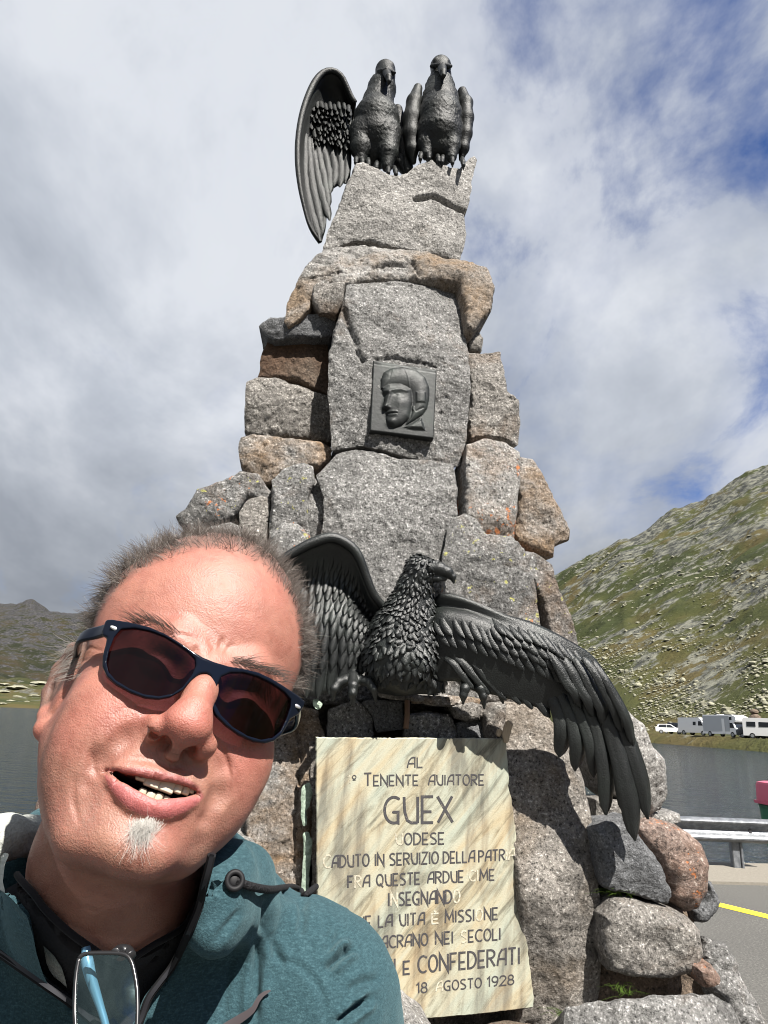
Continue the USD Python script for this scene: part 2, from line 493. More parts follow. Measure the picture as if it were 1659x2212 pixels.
def terrain(az, r):
    """Height of the land in direction az (degrees), r metres from the camera."""
    rs = np.interp(az, SHORE[:, 0], SHORE[:, 1])
    el = np.interp(az, SKY_AZ, SKY_EL)
    w = np.clip((az - 2) / 12, 0, 1)                      # 1 on the near right hillside
    w = w * w * (3 - 2 * w)
    R = (1 - w) * 1250 + w * 430
    top = 1.66 + R * np.tan(np.radians(el))
    a, b = np.radians(az), r
    P = np.stack([r * np.sin(a), r * np.cos(a), 0 * r], -1)
    bank = .75 + .45 * meshkit.fbm(P / 9.0, 3, 5)
    pad = np.clip((az - 17) / 3, 0, 1) * np.clip((36 - az) / 3, 0, 1) * np.clip((r - rs - 4) / 3, 0, 1) * np.clip((rs + 34 - r) / 8, 0, 1)
    bank = bank * (1 - pad) + .85 * pad
    x = np.clip((r - rs) / np.maximum(8.0 + (1 - w) * 8, 1), 0, 1)
    h = -2.2 + (bank + 2.2) * x**.7
    h = np.where(r < rs, -2.2 - (rs - r) * .02, h)
    r0 = rs + 30 + 20 * (1 - w)
    s = np.clip((r - r0) / (R - r0), 0, 1)
    mid = (1 - w) * (9.0 + 5 * meshkit.fbm(P / 90.0, 3, 3)) * np.clip((r - rs - 10) / 240, 0, 1)
    h = h + mid + np.where(s > 0, (top - 1.0 - mid) * ((1 - w) * s**2.2 + w * s**1.12), 0)
    over = np.maximum(r - R, 0)
    h = h - over * .12 + np.where(w < .5, np.minimum(over, 700) * .03, 0)
    far = 2900 * np.tan(np.radians(6.75 + .75 * np.exp(-((az + 27.2) / 1.1)**2) + .35 * np.exp(-((az + 29.5) / 1.0)**2) + .4 * (meshkit.fbm(np.stack([az * 1.3, az * 0, az * 0], -1), 3, 8) - .5))) * np.exp(-((r - 2900) / 620)**2) * (1 - w)
    h = np.where(r > 1600, np.maximum(h, far), h)
    am = np.clip((r - r0) / 120, 0, 1) * (.6 + .4 * w)
    q = P / np.array([1, 1, 1.0])
    n1 = meshkit.fbm(q / 42.0 + 7, 4, 11)
    n2 = np.abs(meshkit.fbm(q / np.array([30.0, 13.0, 10]) + 3, 4, 21) - .5) * 2
    am = am * (1 - pad)
    h = h + am * (12 * (n1 - .5) - 5.0 * n2 + 1.5) * np.clip(1.25 - .45 * s * w, .5, 1)
    h = h + (1 - w) * am * np.clip(s * 3, 0, 1) * (70 * (meshkit.fbm(P / 170.0 + 3, 5, 41) - .5) - 34 * np.abs(meshkit.fbm(P / 75.0, 4, 51) - .5))
    # rough ribs of bare rock along the ridge line
    h = h + am * s**3 * w * 7.0 * (meshkit.fbm(q / 14.0, 4, 31) - .5)
    return h


def land_hit(px):
    """Where the line of sight through px meets the land."""
    az, el = azel(np.asarray(px, float))
    rr = np.geomspace(62, 720, 260)
    A = np.repeat(np.atleast_1d(az)[:, None], len(rr), 1)
    H = terrain(A, np.repeat(rr[None], len(A), 0))
    up = H > 1.66 + rr[None] * np.tan(np.radians(np.atleast_1d(el)))[:, None]
    up &= H > WATER + .1
    k = np.argmax(up, 1)
    ok = up.any(1)
    a, r = np.radians(A[:, 0]), rr[k]
    return np.stack([r * np.sin(a), r * np.cos(a), H[np.arange(len(k)), k]], 1), ok


az = np.unique(np.r_[np.arange(-180, -34, 2.0), np.arange(-34, -12, .11), np.arange(-12, 12, .35), np.arange(12, 36, .085), np.arange(36, 181, 2.0)])
rad = np.r_[np.geomspace(40, 85, 14, endpoint=False), np.geomspace(85, 620, 270, endpoint=False), np.geomspace(620, 6500, 70)]
A, Rr = np.meshgrid(az, rad, indexing='ij')
Hh = terrain(A, Rr)
V = np.stack([Rr * np.sin(np.radians(A)), Rr * np.cos(np.radians(A)), Hh], -1)
n, m = A.shape
I = np.arange(n * m).reshape(n, m)
Q = np.stack([I[:-1, :-1], I[:-1, 1:], I[1:, 1:], I[1:, :-1]], -1).reshape(-1, 4)[:, ::-1]
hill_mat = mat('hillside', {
    'g': ('geometry', {}), 'sp': ('separate_xyz', {}),
    'mp': ('mapping', {'mapping_type': 'texture', 'rotation': (0.0, -0.42, 0.35), 'scale': (1.6, 1.0, .42)}),
    'n1': ('noise_texture', {'scale': .055, 'detail': 9.0, 'roughness': .66, 'distortion': .6}),
    'n2': ('noise_texture', {'scale': .32, 'detail': 6.0, 'roughness': .7}),
    'n3': ('noise_texture', {'scale': .03, 'detail': 5.0}),
    'v': ('voronoi_texture', {'scale': .42, 'randomness': 1.0}),
    'rc': ('rgb_ramp', {'ramp': [(0, (.012, .013, .012)), (.42, (.026, .028, .026)), (.50, (.062, .064, .055)), (.58, (.12, .121, .098)), (1, (.20, .197, .152))]}),
    'gr': ('rgb_ramp', {'ramp': [(0, (.012, .017, .007)), (.42, (.026, .032, .010)), (.53, (.042, .044, .014)), (.62, (.058, .048, .018)), (1, (.07, .052, .026))]}),
    # more bare rock high up, grass and heath below
    'hz': ('map_range', {'from_min': 2.0, 'from_max': 150.0, 'to_min': -.10, 'to_max': .05, 'clamp': True}),
    'ad': ('math', {'math_type': 'add'}),
    'nn': ('math', {'math_type': 'multiply_add', 'value2': .45}),
    'mk': ('rgb_ramp', {'ramp': [(0, (0, 0, 0)), (.69, (0, 0, 0)), (.74, (1, 1, 1)), (1, (1, 1, 1))]}),
    'mx': ('mix', {}), 'len': ('vector_math', {'math_type': 'length'}), 'fr': ('map_range', {'from_min': 470.0, 'from_max': 800.0, 'to_min': 0.0, 'to_max': 1.0, 'clamp': True}), 'dk': ('mix', {'mix_type': 'multiply', 'color2': (.42, .40, .50)}),  # far land dimmed bluish: cloud shadow on the distant mountains put into the colour
    'b': ('bump', {'distance': 1.6, 'strength': .9}),
    'p': ('principled_bsdf', {'roughness': .9, 'specular_ior_level': .15})},
    [('g.position', 'mp.vector'), ('mp.vector', 'n1.vector'), ('mp.vector', 'n2.vector'), ('g.position', 'n3.vector'), ('g.position', 'sp.vector'), ('sp.z', 'hz.value'),
     ('n2.fac', 'nn.value1'), ('n1.fac', 'nn.value3'), ('nn.value', 'ad.value1'), ('hz.result', 'ad.value2'), ('ad.value', 'mk.fac'),
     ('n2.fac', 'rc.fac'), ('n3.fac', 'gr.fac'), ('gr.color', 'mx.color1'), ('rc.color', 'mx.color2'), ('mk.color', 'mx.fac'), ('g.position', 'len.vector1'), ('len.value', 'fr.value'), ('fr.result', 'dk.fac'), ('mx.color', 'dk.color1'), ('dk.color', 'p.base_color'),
     ('n2.fac', 'b.height'), ('b.normal', 'p.normal')])
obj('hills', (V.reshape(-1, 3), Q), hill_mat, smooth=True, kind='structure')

lake_mat = mat('lake_water', {
    'g': ('geometry', {}), 'mp': ('mapping', {'mapping_type': 'texture', 'rotation': (0, 0, -.3), 'scale': (1.8, .8, 1.0)}),
    'n': ('noise_texture', {'scale': 1.5, 'detail': 5.0, 'roughness': .66}), 'b': ('bump', {'distance': .75, 'strength': 1.0}),
    'p': ('principled_bsdf', {'base_color': (.008, .016, .027), 'roughness': .10, 'ior': 1.33})},
    [('g.position', 'mp.vector'), ('mp.vector', 'n.vector'), ('n.fac', 'b.height'), ('b.normal', 'p.normal')])
a_ = np.linspace(0, 2 * np.pi, 97)[:-1]
lv = np.vstack([[(0, 0, WATER)], np.stack([520 * np.sin(a_), 520 * np.cos(a_), np.full(96, WATER)], 1)])
lf = np.array([[0, 1 + (k + 1) % 96, 1 + k] for k in range(96)])
obj('lake', (lv, lf), lake_mat, smooth=False, kind='structure')

# the terrace: asphalt to the edge above the lake, its outer metre of pale gravelly concrete
asphalt = mat('asphalt', {
    'g': ('geometry', {}), 'n': ('noise_texture', {'scale': 55.0, 'detail': 4.0, 'roughness': .8}), 'n2': ('noise_texture', {'scale': .9, 'detail': 5.0}),
    'r': ('rgb_ramp', {'ramp': [(0, (.02, .0195, .018)), (.4, (.042, .041, .038)), (.55, (.066, .064, .060)), (.66, (.15, .146, .138)), (1, (.22, .215, .205))]}),
    'r2': ('rgb_ramp', {'ramp': [(0, (.75, .75, .75)), (.6, (1.05, 1.05, 1.02)), (1, (1.1, 1.1, 1.05))]}), 'm': ('mix', {'mix_type': 'multiply', 'fac': 1.0}),
    'b': ('bump', {'distance': .006, 'strength': .6}), 'p': ('principled_bsdf', {'roughness': .9})},
    [('g.position', 'n.vector'), ('g.position', 'n2.vector'), ('n.fac', 'r.fac'), ('n2.fac', 'r2.fac'), ('r.color', 'm.color1'), ('r2.color', 'm.color2'), ('m.color', 'p.base_color'), ('n.fac', 'b.height'), ('b.normal', 'p.normal')])
concrete = mat('pale_concrete', {
    'g': ('geometry', {}), 'n': ('noise_texture', {'scale': 30.0, 'detail': 6.0, 'roughness': .75}), 'r': ('rgb_ramp', {'ramp': [(0, (.085, .077, .063)), (.5, (.145, .132, .108)), (1, (.23, .21, .18))]}),
    'b': ('bump', {'distance': .008, 'strength': .6}), 'p': ('principled_bsdf', {'roughness': .9})},
    [('g.position', 'n.vector'), ('n.fac', 'r.fac'), ('r.color', 'p.base_color'), ('n.fac', 'b.height'), ('b.normal', 'p.normal')])
edge = [(-30, 7.2), (-8, 7.6), (0, 8.6), (3.0, 9.6), (5.2, 9.75), (9.0, 9.7), (30, 9.0)]
poly = Polygon(edge + [(30, -30), (-30, -30)])
g = trimesh.creation.extrude_polygon(poly, 2.0, engine='earcut')
g.apply_translation([0, 0, -2.0])
obj('terrace', g, asphalt, smooth=False, kind='structure')
inner = LineString(edge).buffer(1.15, single_sided=False).intersection(poly.buffer(-.02))
g = trimesh.creation.extrude_polygon(inner, .03, engine='earcut')
obj('kerb_strip', g, concrete, smooth=False, kind='structure')

yellow = mat('yellow_paint', {'g': ('geometry', {}), 'n': ('noise_texture', {'scale': 30.0, 'detail': 5.0, 'roughness': .7}),
                              'r': ('rgb_ramp', {'ramp': [(0, (.12, .11, .08)), (.30, (.14, .12, .08)), (.36, (.72, .53, .02)), (1, (.78, .60, .03))]}), 'p': ('principled_bsdf', {'roughness': .7})},
             [('g.position', 'n.vector'), ('n.fac', 'r.fac'), ('r.color', 'p.base_color')])
a, b = at_z(np.array([1568, 1954.]), 0), at_z(np.array([1659, 1976.]), 0)
a2, b2 = at_z(np.array([1568, 1962.5]), 0), at_z(np.array([1659, 1984.5]), 0)
e1, e2 = b + (b - a) * 6, a - (b - a) * 1.5
w_ = a2 - a
ln = np.array([e2, e1, e1 + w_ * .9, e2 + w_ * 1.05])
ln[:, 2] = .004
obj('painted_line', trimesh.Trimesh(np.vstack([ln, ln - [0, 0, .003]]), [[0, 2, 1], [0, 3, 2], [4, 5, 6], [4, 6, 7], [0, 1, 5], [0, 5, 4], [1, 2, 6], [1, 6, 5], [2, 3, 7], [2, 7, 6], [3, 0, 4], [3, 4, 7]], process=False), yellow, smooth=False, kind='structure')
# ------------------------------------------------------------------ the stone monument
YS = 1.2                        # front of the monument a little over four metres away
YAW = math.radians(7)           # its front is turned a little to the right
EX, EN = np.array([math.cos(YAW), math.sin(YAW), 0]), np.array([math.sin(YAW), -math.cos(YAW), 0])


def front(px, Y, lean=0.0, pivot=None):
    """Points of a plane turned by YAW and leaning back by lean, Y metres away at the middle of the sketch (or at pivot)."""
    px = np.asarray(px, float)
    c = px.mean(0) if pivot is None else np.asarray(pivot, float)
    o = at(c, Y)
    nrm = math.cos(lean) * EN + math.sin(lean) * np.array([0, 0, 1.0])
    q = ray(px)
    k = ((o - EYE) @ nrm) / (q @ nrm)
    return EYE + q * k[:, None], o, nrm


def stone(px, Y, depth=.5, rnd=.05, seed=0, rough=.012, lean=0.0, pitch=.0135, tilt=(0, 0), facets=6, cracks=(), pivot=None, bulge=0.0, back=.9):
    """A rough block whose front has the sketched outline: rounded rim, flat chipped planes, weathered relief, real depth."""
    P, o, nrm = front(px, Y * YS, lean, pivot)
    rng = np.random.default_rng(seed + 17)
    v_ = unit(np.array([0, 0, 1.0]) - nrm * nrm[2])
    u_ = np.cross(v_, nrm)
    uv = np.stack([(P - o) @ u_, (P - o) @ v_], 1)
    poly = Polygon(uv).buffer(0)
    if poly.geom_type != 'Polygon':
        poly = max(poly.geoms, key=lambda g: g.area)
    poly = poly.buffer(-.012).buffer(.02).buffer(-.008)
    L = poly.exterior.length
    nb = max(24, int(L / (pitch * .8)))
    B = np.array([poly.exterior.interpolate(t, normalized=True).coords[0] for t in np.arange(nb) / nb])
    Bj = np.stack([B[:, 0] + 0, B[:, 1]], 1)
    jit = meshkit.fbm(np.c_[B * 14, np.full(nb, seed * 3.1)], 3, seed) - .5
    jit2 = meshkit.fbm(np.c_[B * 14, np.full(nb, seed * 3.1 + 50)], 3, seed + 3) - .5
    B = B + np.stack([jit, jit2], 1) * .028
    lo, hi = B.min(0), B.max(0)
    gx, gy = np.meshgrid(np.arange(lo[0], hi[0], pitch), np.arange(lo[1], hi[1], pitch))
    G = np.stack([gx.ravel(), gy.ravel()], 1) + rng.uniform(-.3, .3, (gx.size, 2)) * pitch
    pb = Polygon(B).buffer(0)
    G = G[shapely.contains_xy(pb.buffer(-pitch * .55), G[:, 0], G[:, 1])]
    X = np.vstack([B, G])
    T = Delaunay(X).simplices
    c = X[T].mean(1)
    T = T[shapely.contains_xy(pb, c[:, 0], c[:, 1])]
    d = shapely.distance(LineString(np.vstack([B, B[:1]])), shapely.points(X))
    d[:nb] = 0
    q3 = np.c_[X + rng.uniform(-50, 50, 2), np.zeros(len(X))]
    r = .78 * rnd * (.45 + 1.3 * meshkit.fbm(q3 * 3.5, 2, seed))
    t = np.clip(d / r, 0, 1)
    w = r * (np.sqrt(1 - (1 - t)**2)) - r.mean()
    w = w + bulge * np.clip(d / (.45 * min(hi - lo)), 0, 1)**.7
    size = float(min(hi - lo))
    mid = (lo + hi) / 2
    pl = np.full(len(X), 9.0)
    for _ in range(facets):
        th = rng.uniform(0, 2 * np.pi)
        s = rng.uniform(.10, .42)
        off = rng.uniform(.16, .44) * size
        pl = np.minimum(pl, -s * ((X - mid) @ [math.cos(th), math.sin(th)] - off))
    w = np.minimum(w, w * .25 + pl) if facets else w
    w = w + (X - mid) @ np.asarray(tilt)
    n1 = meshkit.fbm(q3 * 5.0, 4, seed + 1) - .5
    n2 = np.abs(meshkit.fbm(q3 * 9.0 + 9, 4, seed + 2) - .5)
    n3 = meshkit.fbm(q3 * 30.0, 3, seed + 5) - .5
    n4 = np.abs(meshkit.fbm(q3 * 17.0 + 4, 3, seed + 8) - .5)
    w = w + (n1 * 2.4 - n2 * 1.6 + n3 * 1.5 - n4 * .7) * rough * .85 * np.clip(d / .02, .35, 1)
    for line, width, deep in cracks:
        C, _, _ = front(line, Y * YS, lean, px.mean(0) if pivot is None else pivot)
        ls = LineString(np.stack([(C - o) @ u_, (C - o) @ v_], 1))
        dd = shapely.distance(ls, shapely.points(X)) + .008 * n1
        w = w - deep * np.clip(1 - dd / width, 0, 1)**1.3
    nx = len(X)
    Fv = o + X[:, :1] * u_ + X[:, 1:] * v_ + w[:, None] * nrm
    Bk = mid + (X - mid) * back
    # the back is coarse: boundary ring and a middle
    ring = o + Bk[:nb, :1] * u_ + Bk[:nb, 1:] * v_ - (depth + 2.5 * rnd * (meshkit.noise(np.c_[B * 4, np.zeros(nb)], seed) - .5))[:, None] * nrm
    half = o + (mid + (B - mid) * (.5 + .5 * back) + np.stack([jit2, jit], 1) * .05)[:, :1] * u_ + (mid + (B - mid) * (.5 + .5 * back) + np.stack([jit2, jit], 1) * .05)[:, 1:] * v_ - depth * .45 * nrm
    mp = (o + mid[0] * u_ + mid[1] * v_ - depth * 1.05 * nrm)[None]
    Vv = np.vstack([Fv, half, ring, mp])
    i = np.arange(nb)
    j = (i + 1) % nb
    S = []
    for a_, b_ in ((0, nx), (nx, nx + nb)):
        S += [np.stack([a_ + i, a_ + j, b_ + j], 1), np.stack([a_ + i, b_ + j, b_ + i], 1)]
    S.append(np.stack([nx + nb + i, nx + nb + j, np.full(nb, nx + 2 * nb)], 1))
    # orient the front towards nrm and the sides to match
    tri = X[T]
    flip = np.cross(tri[:, 1] - tri[:, 0], tri[:, 2] - tri[:, 0]) < 0
    T[flip] = T[flip][:, ::-1]
    area = .5 * (B[:, 0] * np.roll(B[:, 1], -1) - np.roll(B[:, 0], -1) * B[:, 1]).sum()
    S = np.vstack(S)
    S = S[:, ::-1] if area > 0 else S
    return trimesh.Trimesh(Vv, np.vstack([T, S]), process=False)


monument = thing('stone_monument', 'tall tapering monument of stacked rough granite blocks, topped by bronze eagles', 'monument')
STONES = [
    # outline, distance, rock, options
    ('top', c1([(590, 854), (640, 844), (700, 879), (770, 899), (850, 939), (920, 946), (985, 932), (1010, 899), (1060, 864), (1170, 836), (1200, 874), (1280, 882), (1390, 886), (1440, 814), (1510, 759), (1530, 786), (1490, 930), (1475, 1070), (1430, 1240), (1440, 1370), (1410, 1500), (1380, 1580), (1250, 1570), (1000, 1540), (860, 1500), (700, 1440), (560, 1430), (430, 1470), (330, 1520), (360, 1420), (440, 1230), (510, 1050)]), 3.86, 'pale', dict(depth=.75, rnd=.05, rough=.014, cracks=[(c1([(1040, 1140), (1150, 1130), (1270, 1165), (1430, 1200)]), .035, .06)], back=.97)),
    ('cap', c2([(500, 110), (590, 72), (740, 55), (890, 80), (1080, 95), (1200, 145), (1280, 150), (1430, 200), (1465, 300), (1440, 420), (1350, 525), (1310, 510), (1290, 400), (1262, 290), (1120, 270), (900, 265), (640, 292), (560, 275), (480, 285), (450, 360), (400, 405), (330, 430), (310, 400), (320, 330), (400, 190), (460, 130)]), 3.70, 'cap', dict(depth=1.0, rnd=.10, rough=.022, lean=.25, cracks=[(c2([(790, 210), (860, 185), (960, 195), (1010, 175), (1040, 240)]), .03, .05), (c2([(420, 230), (560, 235), (690, 225)]), .015, .02)])),
    ('slab', c2([(650, 288), (780, 272), (900, 256), (1120, 258), (1262, 284), (1298, 400), (1305, 520), (1318, 650), (1325, 900), (1310, 1130), (1282, 1262), (1060, 1232), (930, 1214), (850, 1190), (740, 1160), (570, 1178), (560, 1000), (545, 860), (550, 700), (575, 560), (620, 430)]), 3.66, 'grey', dict(depth=.5, rnd=.03, rough=.019, lean=.05, cracks=[(c2([(635, 445), (655, 520), (690, 600), (705, 670), (735, 720)]), .035, .045), (c2([(800, 715), (900, 700), (1000, 725), (1130, 755)]), .02, .03)])),
    ('b4', c2([(480, 285), (645, 283), (640, 380), (600, 455), (500, 445), (458, 390), (460, 310)]), 3.66, 'warm', dict(depth=.5, rnd=.05, rough=.014)),
    ('b5', c2([(335, 415), (400, 398), (470, 412), (495, 465), (335, 470)]), 3.76, 'dark', dict(depth=.4, rnd=.03)),
    ('b6', c2([(168, 515), (230, 480), (420, 466), (575, 470), (590, 520), (560, 570), (430, 592), (250, 590), (190, 545)]), 3.72, 'blue', dict(depth=.7, rnd=.035, tilt=(0, .15))),
    ('b7', c2([(215, 600), (330, 590), (540, 580), (560, 700), (560, 800), (556, 880), (470, 855), (350, 815), (160, 800), (180, 690)]), 3.82, 'brown', dict(depth=.6, rnd=.04, rough=.016)),
    ('b8', c2([(95, 820), (150, 797), (260, 800), (400, 840), (490, 870), (575, 890), (590, 1000), (580, 1135), (480, 1142), (330, 1132), (170, 1112), (90, 1092), (92, 950)]), 3.76, 'warm', dict(depth=.7, rnd=.06, rough=.022, tilt=(-.10, 0))),
    ('b9', c2([(70, 1110), (130, 1095), (230, 1112), (360, 1132), (500, 1145), (580, 1180), (560, 1240), (490, 1300), (430, 1290), (330, 1330), (240, 1372), (200, 1385), (110, 1315), (70, 1270), (55, 1160)]), 3.66, 'rust', dict(depth=.7, rnd=.07, rough=.022)),
    ('b10', c2([(1300, 522), (1350, 528), (1392, 590), (1388, 660), (1310, 660)]), 3.85, 'warm', dict(depth=.5, rnd=.05)),
    ('b11', c2([(1315, 655), (1400, 655), (1500, 632), (1508, 750), (1530, 880), (1590, 930), (1597, 1060), (1582, 1172), (1490, 1140), (1380, 1132), (1318, 1152), (1322, 900)]), 3.78, 'warm', dict(depth=.7, rnd=.05, rough=.02)),
    ('b12', c3([(1196, 120), (1270, 95), (1350, 115), (1402, 150), (1402, 280), (1385, 400), (1380, 500), (1400, 640), (1270, 640), (1200, 500), (1180, 380), (1190, 250)]), 3.62, 'orange', dict(depth=.6, rnd=.06, rough=.014)),
    ('b13', c3([(1398, 165), (1450, 180), (1490, 240), (1530, 330), (1592, 450), (1592, 492), (1532, 522), (1530, 565), (1500, 560), (1440, 535), (1390, 505), (1372, 470), (1388, 370)]), 3.70, 'rust', dict(depth=.65, rnd=.06, rough=.02)),
    ('b14', c3([(1128, 440), (1160, 395), (1200, 378), (1240, 400), (1272, 470), (1372, 475), (1440, 560), (1455, 640), (1482, 800), (1500, 960), (1480, 1130), (1080, 1130), (1100, 700), (1105, 560)]), 3.50, 'lichen', dict(depth=.6, rnd=.07, rough=.016, bulge=.05)),
    ('b15', c3([(1385, 525), (1460, 538), (1520, 590), (1560, 700), (1602, 800), (1640, 950), (1690, 1120), (1500, 1120), (1500, 850), (1482, 760), (1465, 700), (1440, 620)]), 3.58, 'lichen', dict(depth=.6, rnd=.07, rough=.018)),
    ('b16', c3([(612, 235), (700, 140), (770, 122), (870, 142), (930, 168), (1060, 178), (1145, 200), (1155, 300), (1158, 400), (1128, 480), (1120, 580), (1120, 1130), (560, 1130), (630, 480), (640, 420), (642, 330)]), 3.55, 'grey', dict(depth=.6, rnd=.04, rough=.016)),
    ('b17', c3([(440, 262), (490, 215), (560, 195), (602, 210), (606, 280), (584, 330), (576, 420), (600, 500), (430, 500), (435, 400), (440, 330)]), 3.55, 'lichen', dict(depth=.5, rnd=.05, rough=.016)),
    ('b18', c3([(600, 235), (645, 310), (648, 420), (640, 560), (575, 520), (572, 380), (582, 320)]), 3.60, 'grey', dict(depth=.5, rnd=.04)),
    ('b19', c3([(318, 382), (350, 332), (400, 318), (437, 335), (432, 420), (425, 500), (440, 600), (300, 600), (312, 460)]), 3.56, 'warm', dict(depth=.5, rnd=.05, rough=.016)),
    ('b20', c3([(65, 402), (110, 370), (150, 298), (250, 265), (320, 228), (390, 240), (450, 320), (420, 360), (350, 335), (310, 392), (280, 422), (190, 452), (130, 482), (88, 440)]), 3.62, 'lichen', dict(depth=.7, rnd=.07, rough=.02)),
    ('b21', c3([(425, 480), (480, 420), (540, 428), (588, 480), (600, 620), (420, 620)]), 3.46, 'lichen', dict(depth=.4, rnd=.07, bulge=.05)),
    ('b22', c3([(125, 485), (200, 442), (280, 426), (318, 442), (335, 500), (320, 640), (140, 640)]), 3.50, 'grey', dict(depth=.5, rnd=.07)),
    # low courses, mostly behind the man
    ('l1', c3([(100, 560), (320, 520), (440, 560), (450, 760), (120, 800)]), 3.48, 'warm', dict(depth=.6, rnd=.08)),
    ('l2', c3([(60, 810), (260, 770), (430, 770), (440, 1000), (40, 1040)]), 3.50, 'grey', dict(depth=.6, rnd=.08)),
    ('l3', c3([(20, 1050), (220, 1010), (360, 1020), (370, 1320), (10, 1350)]), 3.42, 'warm', dict(depth=.6, rnd=.09)),
    ('l4', c3([(430, 600), (600, 600), (600, 1120), (430, 1100)]), 3.60, 'grey', dict(depth=.5, rnd=.05)),
    ('l5', np.array([(330, 1640), (520, 1620), (545, 1900), (540, 2120), (320, 2120)]), 3.42, 'pale', dict(depth=.6, rnd=.08)),
    ('l6', np.array([(300, 2120), (545, 2110), (570, 2330), (280, 2340)]), 3.36, 'grey', dict(depth=.7, rnd=.09)),
    # the niche behind the tablet: mortared rubble, piers left and right
    ('n1', c4([(245, 780), (360, 735), (432, 790), (446, 880), (400, 1000), (240, 1000)]), 3.44, 'grey', dict(depth=.4, rnd=.04)),
    ('n2', c4([(385, 745), (470, 735), (565, 750), (570, 860), (450, 876), (432, 800)]), 3.47, 'blue', dict(depth=.4, rnd=.03)),
    ('n3', c4([(585, 795), (690, 785), (775, 800), (805, 890), (760, 980), (580, 980)]), 3.44, 'grey', dict(depth=.4, rnd=.04)),
    ('n4', c4([(770, 760), (860, 745), (915, 760), (915, 815), (850, 830), (790, 820)]), 3.43, 'warm', dict(depth=.4, rnd=.04)),
    ('n5', c4([(800, 828), (900, 820), (930, 890), (900, 980), (800, 980)]), 3.46, 'blue', dict(depth=.4, rnd=.04)),
    ('n6', c4([(455, 706), (560, 700), (640, 712), (720, 722), (720, 738), (560, 742), (470, 732)]), 3.42, 'warm', dict(depth=.4, rnd=.02)),
    ('n7', c4([(600, 722), (760, 716), (900, 728), (890, 756), (740, 764), (610, 752)]), 3.43, 'rust', dict(depth=.4, rnd=.025)),
    ('n8', c4([(910, 780), (960, 740), (1010, 750), (1010, 1000), (920, 1000)]), 3.42, 'warm', dict(depth=.5, rnd=.05)),
    ('pl', np.array([(575, 1500), (640, 1520), (690, 1535), (702, 1600), (684, 1700), (672, 1850), (664, 1960), (690, 2120), (690, 2340), (520, 2340), (530, 1900), (530, 1750), (560, 1600)]), 3.36, 'rust', dict(depth=.7, rnd=.06, rough=.022, cracks=[(np.array([(640, 1540), (652, 1640), (640, 1760), (632, 1900)]), .02, .03)])),
    ('pm', np.array([(670, 1600), (1120, 1600), (1180, 2240), (1180, 2345), (680, 2345)]), 3.44, 'pier', dict(depth=.6, rnd=.05)),
    ('pr', np.array([(1085, 1535), (1120, 1512), (1190, 1520), (1262, 1600), (1284, 1700), (1296, 1800), (1306, 1900), (1312, 2020), (1316, 2140), (1300, 2345), (1130, 2345), (1140, 2160), (1115, 1900), (1095, 1600)]), 3.33, 'pier', dict(depth=.7, rnd=.09, rough=.014, bulge=.04)),
    # boulders heaped against the right side
    ('r1', c8([(345, 935), (400, 975), (460, 1030), (500, 1120), (550, 1170), (572, 1320), (545, 1382), (500, 1400), (455, 1390), (400, 1345), (330, 1320), (270, 1200), (270, 1000)]), 3.60, 'pale', dict(depth=.7, rnd=.12, rough=.024, tilt=(-.12, 0))),
    ('r2', c8([(250, 1455), (300, 1412), (400, 1400), (440, 1480), (520, 1590), (562, 1690), (550, 1752), (430, 1722), (290, 1682), (262, 1580)]), 3.30, 'blue', dict(depth=.7, rnd=.05, rough=.012)),
    ('r3', c8([(420, 1440), (520, 1410), (620, 1450), (690, 1500), (722, 1580), (717, 1700), (682, 1772), (640, 1792), (560, 1745), (560, 1680), (505, 1580), (440, 1500)]), 3.36, 'pink', dict(depth=.7, rnd=.15, rough=.012)),
    ('r4', c8([(700, 1650), (725, 1660), (757, 1740), (742, 1782), (692, 1828), (655, 1822), (655, 1780), (690, 1740)]), 3.50, 'blue', dict(depth=.5, rnd=.06)),
    ('r5', c8([(293, 1795), (360, 1728), (500, 1750), (640, 1800), (692, 1850), (702, 1950), (692, 2045), (560, 2064), (420, 2062), (330, 2034), (296, 1960)]), 3.26, 'warm', dict(depth=.8, rnd=.13, rough=.018)),
    ('r6', c8([(160, 2128), (300, 2108), (500, 2088), (740, 2078), (830, 2118), (890, 2212), (930, 2340), (980, 2470), (120, 2470), (140, 2280), (150, 2200)]), 3.02, 'grey', dict(depth=.8, rnd=.08, rough=.02, lean=.5)),
    ('r7', c8([(690, 1860), (780, 1895), (832, 1980), (856, 2050), (905, 2130), (960, 2240), (1020, 2440), (860, 2440), (780, 2120), (690, 2030)]), 3.42, 'grey', dict(depth=.7, rnd=.09, rough=.02, lean=.3)),
    ('r8', c8([(660, 2000), (720, 1990), (756, 2030), (752, 2074), (690, 2085)]), 3.24, 'pink', dict(depth=.3, rnd=.06)),
    ('r9', c8([(420, 1360), (520, 1385), (590, 1390), (600, 1420), (560, 1440), (440, 1430)]), 3.72, 'pale', dict(depth=.4, rnd=.05)),
    ('r10', c8([(310, 1660), (440, 1700), (560, 1740), (660, 1790), (640, 1850), (400, 1840), (310, 1800)]), 3.55, 'dark', dict(depth=.4, rnd=.05)),
    ('r11', c8([(255, 1330), (420, 1340), (470, 1400), (420, 1440), (260, 1450)]), 3.50, 'warm', dict(depth=.4, rnd=.05)),
    ('r12', np.array([(1285, 2040), (1400, 2060), (1560, 2050), (1610, 2130), (1600, 2230), (1285, 2230)], float), 3.50, 'dark', dict(depth=.5, rnd=.05, rough=.02)),
    ('f1', np.array([(815, 2195), (850, 2182), (900, 2200), (950, 2240), (980, 2360), (790, 2360)]), 2.98, 'pale', dict(depth=.4, rnd=.07)),
